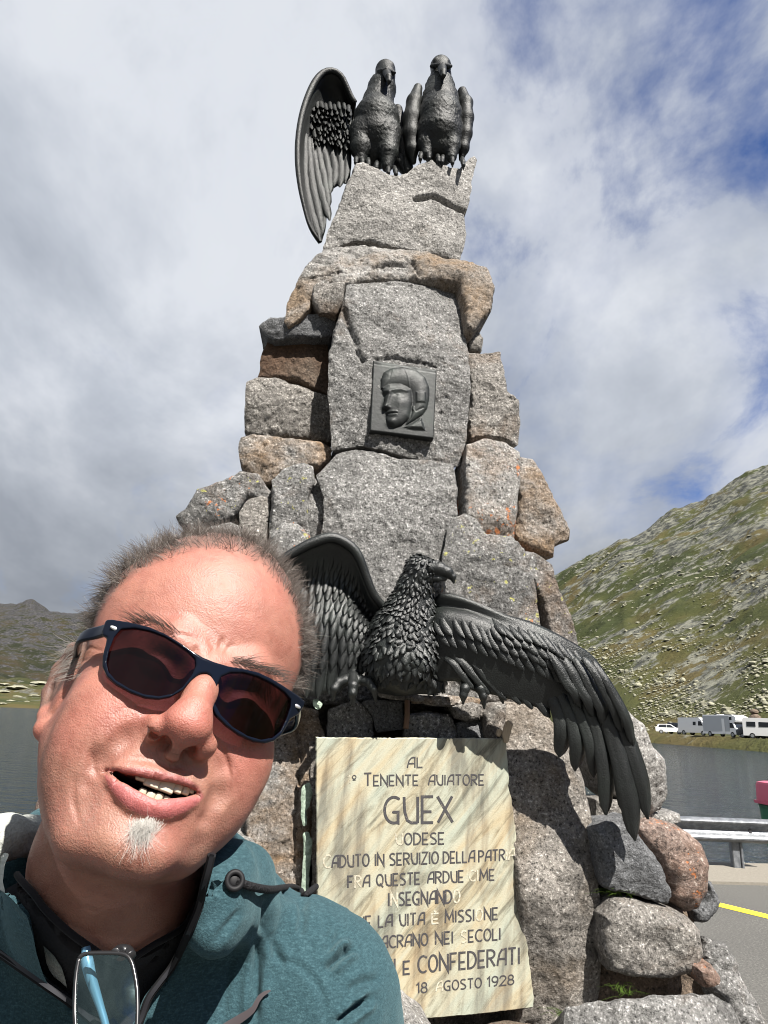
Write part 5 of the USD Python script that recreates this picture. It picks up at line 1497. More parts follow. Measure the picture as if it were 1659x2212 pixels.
hd = np.linalg.norm(bl, axis=1) < .16
for ln, w, a in [([(905, 690), (880, 720), (868, 750)], 12, .0011), ([(1035, 640), (1020, 690), (1000, 720)], 11, .0014), ([(950, 640), (985, 700), (960, 760)], 12, .0010), ([(1100, 680), (1060, 700), (1040, 740)], 12, .0008),
                 ([(760, 610), (850, 640), (920, 660)], 10, .0008), ([(640, 560), (760, 560), (860, 590)], 14, .0005), ([(1080, 770), (1200, 790), (1330, 850)], 12, .0006),
                 ([(260, 720), (330, 700), (400, 720)], 8, .0006), ([(260, 780), (330, 760), (400, 770)], 8, .0006), ([(270, 840), (340, 810), (400, 800)], 8, .0005),
                 ([(440, 1060), (540, 1010), (640, 1000)], 14, .0009), ([(985, 1180), (1040, 1260), (1070, 1380), (1060, 1480)], 14, .0016), ([(350, 1180), (330, 1260), (345, 1340), (380, 1400)], 18, .0012),
                 ([(240, 1380), (235, 1520), (270, 1640)], 16, .0010), ([(1080, 1300), (1110, 1380), (1100, 1500)], 14, .0008), ([(640, 1530), (655, 1570), (650, 1600)], 4, .0005),
                 ([(420, 1960), (600, 1985), (760, 1960)], 16, .0010)]:
    dsp -= crease(c5(ln), w * .4074, a) * front_face * hd
dsp += (meshkit.fbm(bl * 95 + 5, 3, 2) - .5) * .0007 * hd
bv = bv + nrm_b * dsp[:, None]
# pigments: skin, redder nose and cheeks, lips, grey stubble, hair roots; the dark red mouth with its shade painted in
tone = np.tile(np.array([.43, .222, .158]), (len(bv), 1))
TONE_K = np.array([.50, .445, .435])
x, o, z = bl.T


def blend(c, w):
    global tone
    w = np.clip(w, 0, 1)[:, None]
    tone = tone * (1 - w) + np.asarray(c) * w


blot = meshkit.fbm(bl * 48, 4, 8)
head_w = np.clip(1 - np.maximum(-z - .12, 0) / .02, 0, 1) * (np.linalg.norm(bl, axis=1) < .2)
blend((.46, .195, .145), head_w * 1.0 * np.clip(.1 + 2.2 * (blot - .36), 0, 1))
blend((.47, .165, .130), head_w * (np.exp(-((x + .003) / .018)**2 - ((z + .04) / .016)**2) * (o > 0) + .7 * np.exp(-((np.abs(x + .002) - .044) / .02)**2 - ((z + .042) / .02)**2)) * .75)
blend((.47, .215, .16), head_w * (z > .01) * .5)
st = np.exp(-((x + .003) / .03)**2 - ((z + .062) / .012)**2) + np.exp(-((x + .003) / .05)**2 - ((z + .112) / .022)**2) * .8 + .6 * ((np.abs(x) > .03) * np.exp(-((z + .095) / .03)**2))
blend((.30, .19, .145), head_w * st * .8 * (o > -.075) * np.clip(.5 + 1.2 * (meshkit.fbm(bl * 700, 2, 4) - .4), 0, 1))
d_up = shapely.distance(LineString(c5([(392, 1352), (480, 1352), (600, 1358), (700, 1378), (800, 1405), (880, 1440), (926, 1490)])), PB)
lipu = Polygon(c5([(385, 1350), (430, 1338), (520, 1338), (600, 1335), (690, 1352), (760, 1366), (850, 1395), (905, 1440), (935, 1495), (900, 1500), (860, 1450), (700, 1420), (480, 1362)]))
lipl = Polygon(c5([(395, 1356), (440, 1400), (480, 1372), (600, 1470), (740, 1502), (860, 1478), (930, 1495), (900, 1530), (830, 1575), (760, 1602), (690, 1608), (600, 1590), (530, 1555), (470, 1500), (420, 1430)]))
for pg, cc in ((lipu, (.37, .125, .115)), (lipl, (.47, .155, .155))):
    ins = shapely.contains_xy(pg, px_b[:, 0], px_b[:, 1])
    dd = shapely.distance(shapely.boundary(pg), PB)
    blend(cc, np.where(ins, np.clip(dd / 3 + .35, 0, 1), np.clip(.35 - dd / 3, 0, 1)) * front_face * hd * .95)
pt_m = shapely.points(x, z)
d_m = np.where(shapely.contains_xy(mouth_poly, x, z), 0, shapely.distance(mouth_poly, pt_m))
blend((.055, .012, .012), (d_m < .0016) * (o < lip_o(x) - .0045) * (o > -.06))  # mouth cavity tinted nearly black, shade put into the colour
moles = [(800, 345), (1020, 360), (1205, 380), (1222, 470), (1225, 490), (1285, 665), (575, 470), (310, 1060), (1125, 1300), (1240, 1215), (315, 1110), (1000, 620), (905, 705)]
for mx_ in moles:
    d = np.linalg.norm(px_b - c5([mx_])[0], axis=1)
    blend((.26, .12, .08), np.clip(1.6 - d / 1.6, 0, .6) * front_face * hd)

# where hair grows: behind the hairline on the real skull
HAIRLINE = [(1428, 760), (1425, 700), (1412, 560), (1365, 435), (1272, 322), (1150, 232), (1000, 197), (850, 206), (700, 252), (560, 332), (430, 462), (372, 560), (300, 640)]
hp, hit_ = trace(man, c5(HAIRLINE))
hl = HL(hp[hit_])
ang = np.degrees(np.arctan2(hl[:, 0] + .002, hl[:, 2] - .02))
od = np.argsort(ang)
print('hairline', np.round(np.c_[ang, hl][od], 3).tolist())
va = np.degrees(np.arctan2(x + .002, z - .02))
edge_o = np.interp(va, np.r_[-180, -128, -118, ang[od], 118, 130, 180], np.r_[-.15, -.12, -.075, hl[od, 1], -.075, -.12, -.15])
behind = edge_o - o
is_skull = (np.linalg.norm((bl - [-.002, -.085, .03]) / [1, 1.1, 1.1], axis=1) < .14) & (z > -.09)
blend((.17, .115, .09), np.clip(behind / .012, 0, 1) * is_skull * .85)
skin = mat('skin', {
    'a': ('attribute', {'attribute': 'tint'}), 'g': ('geometry', {}),
    'n': ('noise_texture', {'scale': 620.0, 'detail': 3.0, 'roughness': .6}), 'n2': ('noise_texture', {'scale': 70.0, 'detail': 7.0, 'roughness': .68}), 'v': ('voronoi_texture', {'scale': 900.0}),
    'r': ('rgb_ramp', {'ramp': [(0, (.74, .62, .62)), (.40, (.90, .84, .84)), (.52, (1.0, 1.0, 1.0)), (.64, (1.08, 1.06, 1.04)), (1, (1.18, 1.16, 1.12))]}), 'm': ('mix', {'mix_type': 'multiply', 'fac': 1.0}),
    'rr': ('map_range', {'from_min': .3, 'from_max': .7, 'to_min': .46, 'to_max': .62, 'clamp': True}),
    'b': ('bump', {'distance': .0005, 'strength': .8}), 'b2': ('bump', {'distance': .0003, 'strength': .5}),
    'p': ('principled_bsdf', {'subsurface_weight': .16, 'subsurface_scale': .005, 'subsurface_radius': (1.0, .38, .22), 'specular_ior_level': .48})},
    [('g.position', 'n.vector'), ('g.position', 'n2.vector'), ('g.position', 'v.vector'), ('n2.fac', 'r.fac'), ('a.color', 'm.color1'), ('r.color', 'm.color2'), ('m.color', 'p.base_color'), ('n2.fac', 'rr.value'), ('rr.result', 'p.roughness'),
     ('n.fac', 'b.height'), ('v.distance', 'b2.height'), ('b.normal', 'b2.normal'), ('b2.normal', 'p.normal')])
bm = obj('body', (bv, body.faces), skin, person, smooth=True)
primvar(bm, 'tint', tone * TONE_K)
nb_all = man.normal(bv, 6e-4)

# ---- teeth
enamel = plain('enamel', (.36, .325, .25), .3)
for upper, rows_ in ((True, [(588, 472, 118, 140, -.001), (715, 537, 168, 165, .0030), (872, 590, 176, 175, .0034), (998, 602, 112, 145, .0012), (1086, 622, 98, 150, -.002), (1148, 612, 72, 120, -.0055), (1190, 600, 54, 90, -.009)]),
                     (False, [(622, 566, 92, 100, -.0065), (712, 602, 100, 120, -.006), (805, 618, 92, 120, -.006), (880, 652, 84, 90, -.0068)])):
    for cx, ey_, wpx, hpx, to in rows_:
        p = local_px(mpx(cx, ey_), to)
        w, h = wpx * .1898 * .000305, hpx * .1898 * .00030
        zc = p[2] + (h / 2 if upper else -h / 2)
        m = bevel_box((w * 1.03, .0050, h), bev=min(.0010, w * .2))
        m = m.subdivide()
        m.vertices[:, 1] -= .0010 * (1 - (m.vertices[:, 0] / (w / 2))**2) + (.0008 * (m.vertices[:, 2] / (h / 2)) * (-1 if upper else 1))
        ta = math.atan(17 * (p[0] + .003)) * .8
        Rz = np.array([[math.cos(ta), -math.sin(ta), 0], [math.sin(ta), math.cos(ta), 0], [0, 0, 1]])
        tl = math.radians(1.5)
        Ry = np.array([[math.cos(tl), 0, math.sin(tl)], [0, 1, 0], [-math.sin(tl), 0, math.cos(tl)]])
        m.vertices = (m.vertices @ Ry.T @ Rz.T + [p[0], -(lip_o(p[0]) - (.0062 if upper else .0095)), zc]) @ HR.T + HT
        obj('tooth', m, enamel, person, smooth=60)

# ---- hair, eyebrows, small chin beard
def strand_mat(name, c, rough=.55):
    return mat(name, {'p': ('principled_bsdf', {'base_color': c, 'roughness': rough, 'specular_ior_level': .3})}, [])


HAIR_MATS = [strand_mat('brown_hair', (.030, .021, .016)), strand_mat('greying_hair', (.062, .048, .039)), strand_mat('grey_hair', (.17, .155, .14))]


def curves(name, strands, width, m_, parent, **kw):
    c = UsdGeom.BasisCurves.Define(stage, numbered(str(parent.GetPath()), name))
    c.CreateTypeAttr('linear')
    c.CreatePointsAttr(Vt.Vec3fArray.FromNumpy(np.vstack(strands).astype(np.float32)))
    c.CreateCurveVertexCountsAttr(Vt.IntArray.FromNumpy(np.array([len(s) for s in strands], np.int32)))
    wd = np.concatenate([width * np.linspace(1, .35, len(s)) for s in strands])
    c.CreateWidthsAttr(Vt.FloatArray.FromNumpy(wd.astype(np.float32)))
    c.SetWidthsInterpolation('vertex')
    UsdShade.MaterialBindingAPI.Apply(c.GetPrim()).Bind(m_)
    return tag(c, **kw)


rng = np.random.default_rng(4)
F = body.faces
cF = bl[F].mean(1)
bh = behind[F].mean(1)
ok = is_skull[F].all(1) & (bh > .0005) & (cF[:, 2] > -.062)
ok &= ~((np.abs(cF[:, 0]) > .0745) & (cF[:, 1] > -.118) & (cF[:, 2] < .016))     # not on the ears
ar = body.area_faces * ok * np.clip(.35 + bh / .02, 0, 1) * np.where((cF[:, 1] < -.16), .3, 1.0) * np.where((np.abs(cF[:, 0]) < .05) & (cF[:, 2] > .1), .75, 1.0)
idx = rng.choice(len(F), 21000, p=ar / ar.sum())
w3 = rng.dirichlet([1, 1, 1], len(idx))
roots = (bv[F[idx]] * w3[..., None]).sum(1)
rn = unit((nb_all[F[idx]] * w3[..., None]).sum(1))
rl = HL(roots)
UPH, BACKH = HR[:, 2], HR[:, 1]
out = {0: [], 1: [], 2: []}
clump = unit(np.stack([meshkit.noise(rl * 85, s) - .5 for s in (1, 2, 3)], 1))
for i in range(len(idx)):
    side = abs(rl[i, 0]) / .08
    low = np.clip((.05 - rl[i, 2]) / .08, 0, 1)
    fr = np.exp(-behind[F[idx[i]]].mean() / .02)
    L = rng.uniform(.009, .0225) * (1 - .5 * low) * (1 - .3 * fr)
    d = rn[i] * rng.uniform(.35, .8) + UPH * .30 * (1 - low) + BACKH * (.50 + .4 * low) - UPH * .2 * low + clump[i] * .55 + rng.normal(0, .20, 3)
    d = unit(d)
    bend = rng.normal(0, .22, 3) + BACKH * .3
    t = np.linspace(0, 1, 5)[:, None]
    s = roots[i] - rn[i] * .0008 + d * L * t + bend * L * .5 * t**2
    g = rng.random() + .28 * low + .12 * side
    out[0 if g < .48 else 1 if g < .98 else 2].append(s)
for k in (0, 1, 2):
    curves('hair', out[k], .00030, HAIR_MATS[k], person, kind='stuff')
brow = []
for line, n_ in (([(560, 575), (640, 560), (720, 590), (790, 640)], 150), ([(1080, 772), (1180, 790), (1270, 820), (1350, 870)], 190)):
    base = smooth_path(c5(line), 60)
    pr, okh = trace(man, base[rng.integers(0, 60, n_)] + rng.normal(0, 5.0, (n_, 2)))
    for P, n_p in zip(pr[okh], man.normal(pr[okh], 5e-4)):
        sgn = 1 if HL(P)[0] > 0 else -1
        d = unit(HR[:, 0] * sgn * rng.uniform(.5, 1.0) + UPH * rng.uniform(-.1, .7) + n_p * rng.uniform(.3, .9))
        L = rng.uniform(.006, .014)
        t = np.linspace(0, 1, 5)[:, None]
        brow.append(P + d * L * t + (HR[:, 0] * sgn * .5 - UPH * .3) * L * .6 * t**2)
curves('eyebrow_hair', brow, .00026, HAIR_MATS[0], person, kind='stuff')
gt = []
gx_ = np.stack([rng.normal(618, 36, 620), rng.normal(1626, 14, 620)], 1)
gp, okh = trace(man, c5(gx_))
tip_, okt = trace(man, c5([(560, 1790)]))
tip_ = tip_[0] + man.normal(tip_, 5e-4)[0] * .004
for P, n_p in zip(gp[okh], man.normal(gp[okh], 5e-4)):
    d = unit(unit(tip_ - P) * 1.0 + n_p * rng.uniform(.12, .38) + rng.normal(0, .16, 3))
    L = rng.uniform(.008, .0175)
    t = np.linspace(0, 1, 6)[:, None]
    gt.append(P + d * L * t + (-n_p * .30 + rng.normal(0, .32, 3)) * L * t**2)
white_hair = strand_mat('white_hair', (.34, .325, .30))
curves('beard_hair', gt, .00019, white_hair, person, kind='stuff')
sb = []
sp, okh = trace(man, c5(np.stack([rng.uniform(205, 290, 150), rng.uniform(660, 860, 150)], 1)))
for P, n_p in zip(sp[okh], man.normal(sp[okh], 5e-4)):
    d = unit(-UPH * rng.uniform(.2, .8) + BACKH * rng.uniform(.4, 1) + n_p * .5)
    L = rng.uniform(.006, .016)
    t = np.linspace(0, 1, 5)[:, None]
    sb.append(P + d * L * t + n_p * L * .3 * t**2)
curves('sideburn_hair', sb, .00028, HAIR_MATS[2], person, kind='stuff')
# ---- clothes: shirt, hooded jacket
def poly_sd(poly, P):
    """Signed distance (metres at the point's depth) to a polygon of the sketch, negative inside."""
    px, z = to_px(P)
    pt = shapely.points(px[:, 0], px[:, 1])
    d = shapely.distance(shapely.boundary(poly), pt)
    return np.where(shapely.contains_xy(poly, px[:, 0], px[:, 1]), -d, d) * z / FOCAL


def cut_front(B, poly, lo, hi, k):
    """Opens a garment at the front: removes what lies inside the outline, in front of the wearer's spine."""
    def fn(P):
        return np.maximum(poly_sd(poly, P), P[:, 1] - (NB[1] + .05))
    B.add(fn, lo, hi, k, True)


neck_px = [(-60, 1500), (-60, 1795), (-10, 1838), (21, 1853), (40, 1890), (75, 1930), (100, 1963), (150, 2010), (200, 2046), (240, 2073), (262, 2081), (290, 2064), (332, 2037), (394, 2000), (425, 1950), (452, 1900), (480, 1850), (520, 1780), (520, 1500)]
open_px = [(-60, 1500), (-60, 1880), (0, 1924), (25, 1943), (58, 1980), (71, 2022), (79, 2063), (90, 2100), (155, 2166), (262, 2262), (300, 2208), (321, 2156), (373, 2084), (399, 2032), (430, 1959), (441, 1912), (456, 1850), (500, 1740), (500, 1500)]
lo_, hi_ = NB - [.5, .35, .30], NB + [.5, .05, .25]
shirt = torso(Blend(), .006, arms=False)
nape(shirt, .006)
near_lo, near_hi = NB - [.17, .22, .30], NB + [.17, .10, .035]
shirt.add(lambda P: man(P, .05) - .005, near_lo, near_hi, .004)
cut_front(shirt, Polygon(neck_px), lo_, hi_, .002)
sm = shirt.mesh(.008, margin=.03, refine=1)
black_cloth = mat('black_jersey', {'g': ('geometry', {}), 'n': ('noise_texture', {'scale': 900.0, 'detail': 2.0}), 'b': ('bump', {'distance': .0006, 'strength': .5}),
                                  'p': ('principled_bsdf', {'base_color': (.010, .0095, .011), 'roughness': .9, 'sheen_weight': .05, 'specular_ior_level': .15})}, [('g.position', 'n.vector'), ('n.fac', 'b.height'), ('b.normal', 'p.normal')])
obj('shirt', sm, black_cloth, person, smooth=40)
nk = smooth_path(np.array(neck_px[3:16], float), 70)
npz, nok = trace(shirt, nk + [0, 4])
obj('collar_band', tube(npz[nok], .0022, 7), black_cloth, person, smooth=True)

teal = mat('teal_fleece', {
    'g': ('geometry', {}), 'n': ('noise_texture', {'scale': 750.0, 'detail': 3.0, 'roughness': .7}), 'n2': ('noise_texture', {'scale': 14.0, 'detail': 5.0}), 'mp': ('mapping', {'scale': (1.0, 1.0, 3.5)}), 'n3': ('noise_texture', {'scale': 260.0, 'detail': 3.0}),
    'r': ('rgb_ramp', {'ramp': [(0, (.006, .016, .021)), (.38, (.011, .029, .036)), (.52, (.018, .044, .053)), (.66, (.036, .074, .086)), (1, (.06, .11, .125))]}),
    'ad': ('math', {'math_type': 'multiply_add', 'value2': .5, 'value3': 0.0}), 'ad2': ('math', {'math_type': 'multiply_add', 'value2': .5}),
    'b': ('bump', {'distance': .0012, 'strength': .7}), 'p': ('principled_bsdf', {'roughness': .92, 'sheen_weight': .10, 'sheen_roughness': .5, 'sheen_tint': (.5, .8, .85), 'specular_ior_level': .2})},
    [('g.position', 'n.vector'), ('g.position', 'mp.vector'), ('mp.vector', 'n3.vector'), ('n.fac', 'ad.value1'), ('n3.fac', 'ad2.value1'), ('ad.value', 'ad2.value3'), ('ad2.value', 'r.fac'), ('r.color', 'p.base_color'), ('n.fac', 'b.height'), ('b.normal', 'p.normal')])
lining = mat('pale_lining', {'g': ('geometry', {}), 'w': ('noise_texture', {'scale': 500.0, 'detail': 2.0}), 'r': ('rgb_ramp', {'ramp': [(0, (.16, .165, .155)), (.5, (.26, .27, .25)), (1, (.36, .37, .35))]}), 'b': ('bump', {'distance': .001}), 'p': ('principled_bsdf', {'roughness': .9})},
             [('g.position', 'w.vector'), ('w.fac', 'r.fac'), ('r.color', 'p.base_color'), ('w.fac', 'b.height'), ('b.normal', 'p.normal')])
hood = torso(Blend(), .019)
nape(hood, .017)
hood.add(lambda P: man(P, .05) - .014, near_lo, near_hi, .01)
hood.chain([NB + [.04, .04, -.02], NB + [-.04, .04, -.02]], [.085, .085], k=.04)
# stand-up hood collar on his left, round the back of the neck
RC = [at(np.array(p, float), y) for p, y in (((452, 2010), .500), ((470, 1930), .512), ((492, 1880), .535), ((515, 1880), .570), ((500, 1900), .640))]
hood.chain(RC, [.009, .014, .017, .019, .022], k=.014)
hood.cap(at(np.array([478., 1990.]), .525), at(np.array([540., 1960.]), .590), .018, .022, k=.03)
cut_front(hood, Polygon(open_px), lo_, hi_, .003)
hm_ = hood.mesh(.0075, margin=.03, refine=2, where=lambda c, k: (k < 1) | ((c[:, 1] < NB[1] + .04) & (c[:, 2] > 1.28)))
hv = hm_.vertices
hn = hood.normal(hv, 5e-4)
hpx, hz = to_px(hv)
PH = shapely.points(hpx[:, 0], hpx[:, 1])
facing = (hn @ LOOK < .25) & (hz > .2)
hd_ = np.zeros(len(hv))
for ln, w, a in [([(1020, 1215), (1100, 1120), (1190, 1045), (1290, 1005)], 16, .008), ([(1110, 1700), (1210, 1610), (1330, 1515), (1420, 1440)], 20, .007), ([(1000, 1250), (1010, 950), (1000, 640)], 10, .0016), ([(0, 965), (120, 810), (250, 660)], 12, .0022),
                 ([(610, 1110), (800, 1190), (930, 1330), (1000, 1500), (985, 1690)], 7, .0014), ([(430, 900), (470, 760), (490, 560)], 22, .0035), ([(790, 560), (800, 740), (770, 930)], 26, .0035), ([(420, 920), (390, 1150), (380, 1400), (360, 1690)], 26, .005), ([(540, 940), (560, 1060), (640, 1180)], 24, .003),
                 ([(200, 1000), (120, 1300), (80, 1690)], 8, .0014), ([(1010, 1080), (1080, 960), (1160, 860)], 22, .003), ([(1200, 1400), (1360, 1310), (1500, 1290)], 26, .003)]:
    ls = LineString(cz(ln))
    d = shapely.distance(ls, PH)
    w = max(w * 1.4, 30)
    t = shapely.line_locate_point(ls, PH, normalized=True)
    hd_ -= a * (np.exp(-(d / (w * .2407))**2) - .5 * np.exp(-((d / (w * .2407) - 2.2) / 1.1)**2)) * np.clip(np.minimum(t, 1 - t) * 5, 0, 1) * facing
hd_ += (meshkit.fbm(hv * np.array([22, 22, 13.0]), 3, 5) - .5) * .011
hm_ = trimesh.Trimesh(hv + hn * hd_[:, None], hm_.faces, process=False)
hoodie = obj('hooded_jacket', hm_, teal, person, smooth=True)


def on_cloth(B, px, lift):
    P, okk = trace(B, px)
    return P[okk] + unit(EYE - P[okk]) * lift


def patch(B, outline, lift, thick, pitch=6.0):
    """A thin piece of cloth or print lying on a garment, with the sketched outline."""
    pg = Polygon(outline).buffer(0)
    L = pg.exterior.length
    bd = np.array([pg.exterior.interpolate(t, normalized=True).coords[0] for t in np.arange(max(12, int(L / pitch))) / max(12, int(L / pitch))])
    lo, hi = bd.min(0), bd.max(0)
    gx, gy = np.meshgrid(np.arange(lo[0], hi[0], pitch), np.arange(lo[1], hi[1], pitch))
    g_ = np.stack([gx.ravel(), gy.ravel()], 1)
    g_ = g_[shapely.contains_xy(pg.buffer(-pitch * .5), g_[:, 0], g_[:, 1])]
    X = np.vstack([bd, g_])
    P, okk = trace(B, X)
    if not okk.all():
        P[~okk] = P[okk][cKDTree(X[okk]).query(X[~okk])[1]]
    T = Delaunay(X).simplices
    c = X[T].mean(1)
    T = T[shapely.contains_xy(pg, c[:, 0], c[:, 1])]
    to_eye = unit(EYE - P)
    A, Bk = P + to_eye * lift, P + to_eye * (lift - thick)
    tri = A[T]
    fl = np.einsum('ij,ij->i', np.cross(tri[:, 1] - tri[:, 0], tri[:, 2] - tri[:, 0]), to_eye[T[:, 0]]) < 0
    T[fl] = T[fl][:, ::-1]
    n = len(X)
    nb = len(bd)
    i = np.arange(nb)
    j = (i + 1) % nb
    S = np.vstack([np.stack([i, j, n + j], 1), np.stack([i, n + j, n + i], 1)])
    m = trimesh.Trimesh(np.vstack([A, Bk]), np.vstack([T, T[:, ::-1] + n, S]), process=False)
    return m


whole = torso(Blend(), .019)                     # the jacket as if closed, to lay trims on
nape(whole, .017)
whole.add(lambda P: man(P, .05) - .014, near_lo, near_hi, .01)
whole.chain([NB + [.04, .04, -.02], NB + [-.04, .04, -.02]], [.085, .085], k=.04)
whole.chain(RC, [.009, .014, .017, .019, .022], k=.014)
whole.cap(at(np.array([478., 1990.]), .525), at(np.array([540., 1960.]), .590), .018, .022, k=.03)
# the turned-over lapel on the left, edged by the zip
lap = [(-40, 1905), (0, 1922), (25, 1941), (58, 1978), (71, 2020), (79, 2061), (92, 2102), (104, 2128), (52, 2093), (0, 2057), (-40, 2030)]
obj('lapel', patch(whole, lap, .016, .007), teal, person, smooth=30)
pl_ = [(0, 1838), (20, 1845), (10, 1868), (6, 1905), (12, 1930), (-30, 1916), (-30, 1850)]
obj('lining', patch(whole, pl_, .008, .004), lining, person, smooth=30)
obj('lining', patch(shirt, [(94, 2043), (104, 2052), (117, 2065), (133, 2090), (140, 2112), (145, 2134), (130, 2120), (117, 2111), (107, 2096), (100, 2080)], .006, .004), lining, person, smooth=30)
strip = plain('zip_tape', (.006, .006, .007), .9, specular_ior_level=.15)
teeth_m = plain('zip_teeth', (.014, .014, .017), .45, .2, specular_ior_level=.3)
for path in ([(-30, 2036), (0, 2059), (52, 2095), (104, 2131), (155, 2167), (210, 2214), (262, 2264)], [(458, 1846), (450, 1880), (441, 1914), (430, 1961), (414, 2000), (399, 2034), (373, 2086), (346, 2122), (321, 2158), (300, 2210), (262, 2264)]):
    pts = smooth_path(np.array(path, float), 150)
    P = on_cloth(whole, pts, .006 if path[0][0] > 0 else .014)
    for _ in range(3):
        P[1:-1] = (P[:-2] + P[1:-1] * 2 + P[2:]) / 4
    zp = obj('zip', tube(P, .0027, 7), strip, person, smooth=True)
    seg = np.linspace(0, len(P) - 2, 150).astype(int)
    tn = unit(np.gradient(P, axis=0))
    bits = []
    for i in seg:
        b = trimesh.creation.box([.0013, .0026, .0022])
        M = np.eye(4)
        f_ = unit(EYE - P[i])
        sd = unit(np.cross(f_, tn[i]))
        M[:3, 0], M[:3, 1], M[:3, 2], M[:3, 3] = tn[i], sd, np.cross(tn[i], sd), P[i] + f_ * .0024
        b.apply_transform(M)
        bits.append(b)
    obj('zip_teeth', merge(bits), teeth_m, zp, smooth=False, kind='stuff')
# hood lying behind the neck on the right as seen from the front, its pale lining turned out on the left
hb = Blend()
hb.chain([at(np.array(p, float), y) for p, y in (((492, 1882), .59), ((520, 1900), .62), ((450, 1905), .74), ((300, 1850), .78), ((120, 1840), .74))], [.019, .021, .042, .055, .045], k=.03)
hbm = hb.mesh(.007, refine=1)
obj('hood', hbm, teal, person, smooth=True)
hl_ = Blend()
hl_.chain([at(np.array(p, float), y) for p, y in (((130, 1815), .70), ((60, 1806), .655), ((10, 1808), .62), ((-60, 1830), .60))], [.020, .0135, .0145, .022], k=.02)
m_ = hl_.mesh(.005, refine=1)
m_.vertices += m_.vertex_normals * ((meshkit.fbm(m_.vertices * np.array([60, 20, 60.0]), 3, 3) - .5) * .006)[:, None]
obj('lining', m_, lining, person, smooth=True)
black_cord = mat('black_cord', {'g': ('geometry', {}), 'v': ('voronoi_texture', {'scale': 420.0}), 'b': ('bump', {'distance': .0012, 'strength': 1.0}), 'p': ('principled_bsdf', {'base_color': (.008, .008, .009), 'roughness': .8, 'specular_ior_level': .2})},
                 [('g.position', 'v.vector'), ('v.distance', 'b.height'), ('b.normal', 'p.normal')])
ey = on_cloth(whole, np.array([[507.0, 1902.0]]), .004)[0]
ef = unit(EYE - ey + np.array([.10, 0, .06]))
tor = trimesh.creation.torus(.0050, .0018, 24, 10)
zx = unit(np.cross([0, 0, 1], ef))
M = np.eye(4)
M[:3, 0], M[:3, 1], M[:3, 2], M[:3, 3] = zx, np.cross(ef, zx), ef, ey
tor.apply_transform(M)
plug = trimesh.creation.icosphere(2, .0034)
plug.vertices = plug.vertices - np.outer(plug.vertices @ ef, ef) * .7
plug.apply_translation(ey - ef * .0008)
obj('eyelet', merge([tor, plug]), plain('black_rubber', (.006, .006, .007), .6, specular_ior_level=.2), person, smooth=40)
cd = np.array([(509, 1902), (530, 1911), (555, 1918), (586, 1922), (612, 1918), (634, 1916), (650, 1923), (657, 1934), (652, 1946)], float)
c0, c_ok = trace(whole, cd[:8])
cdp = np.vstack([c0 + unit(EYE - c0) * np.array([.003, .008, .009, .009, .009, .009, .007, .004])[:, None], (c0[-1] + [.006, .05, -.004])[None]])
obj('drawstring', tube(smooth_path(cdp, 60), .0027, 10), black_cord, person, smooth=True)
logo_m = plain('dark_logo_print', (.035, .028, .03), .45)
sw = [(518, 1386), (514, 1398), (490, 1416), (450, 1446), (415, 1492), (392, 1545), (366, 1590), (320, 1632), (262, 1676), (190, 1720), (110, 1760), (20, 1790), (-60, 1790), (-90, 1750), (-60, 1700), (10, 1700), (80, 1694), (150, 1652), (225, 1608), (300, 1566), (348, 1532), (372, 1482), (405, 1432), (450, 1400), (492, 1386)]
obj('logo', patch(whole, cz(sw), .0022 + .004, .001, 4.0), logo_m, person, smooth=30)
# trousers and shoes, out of the picture
tr = Blend()
for s in (-1, 1):
    hip = HIP + [s * .085, 0, -.04]
    tr.chain([hip, np.array([hip[0] + s * .02, hip[1] - .01, .50]), np.array([hip[0] + s * .03, hip[1] + .02, .09])], [.105, .076, .064], k=.05)
tr.cap(HIP + [-.06, 0, .06], HIP + [.06, 0, .06], .12, .12, k=.04)
obj('trousers', tr.mesh(.016), plain('dark_denim', (.02, .025, .035), .9), person, smooth=True)
for s in (-1, 1):
    x0 = HIP[0] + s * .085 + s * .03
    sh = Blend()
    sh.chain([np.array([x0, HIP[1] + .06, .055]), np.array([x0 + s * .02, HIP[1] - .06, .05]), np.array([x0 + s * .035, HIP[1] - .17, .042])], [.052, .05, .042], k=.03)
    m_ = sh.mesh(.010)
    m_.vertices[:, 2] = np.maximum(m_.vertices[:, 2], .004)
    obj('shoe', m_, plain('shoe_leather', (.03, .027, .025), .6), person, smooth=True)

# ------------------------------------------------------------------ sunglasses on his nose
bowl = lambda x: .0135 - 4.6 * x**2


def on_bowl(px, extra=0.0):
    """Head coordinates of sketch points on the curved front of the glasses."""
    px = np.atleast_2d(np.asarray(px, float))
    q = ray(px)
    o_ = (EYE - HT) @ HR
    d_ = q @ HR
    oo = np.full(len(px), .01)
    for _ in range(12):
        k = (-oo - o_[1]) / d_[:, 1]
        p = o_ + k[:, None] * d_
        oo = bowl(p[:, 0]) + extra
    return p * [1, -1, 1]


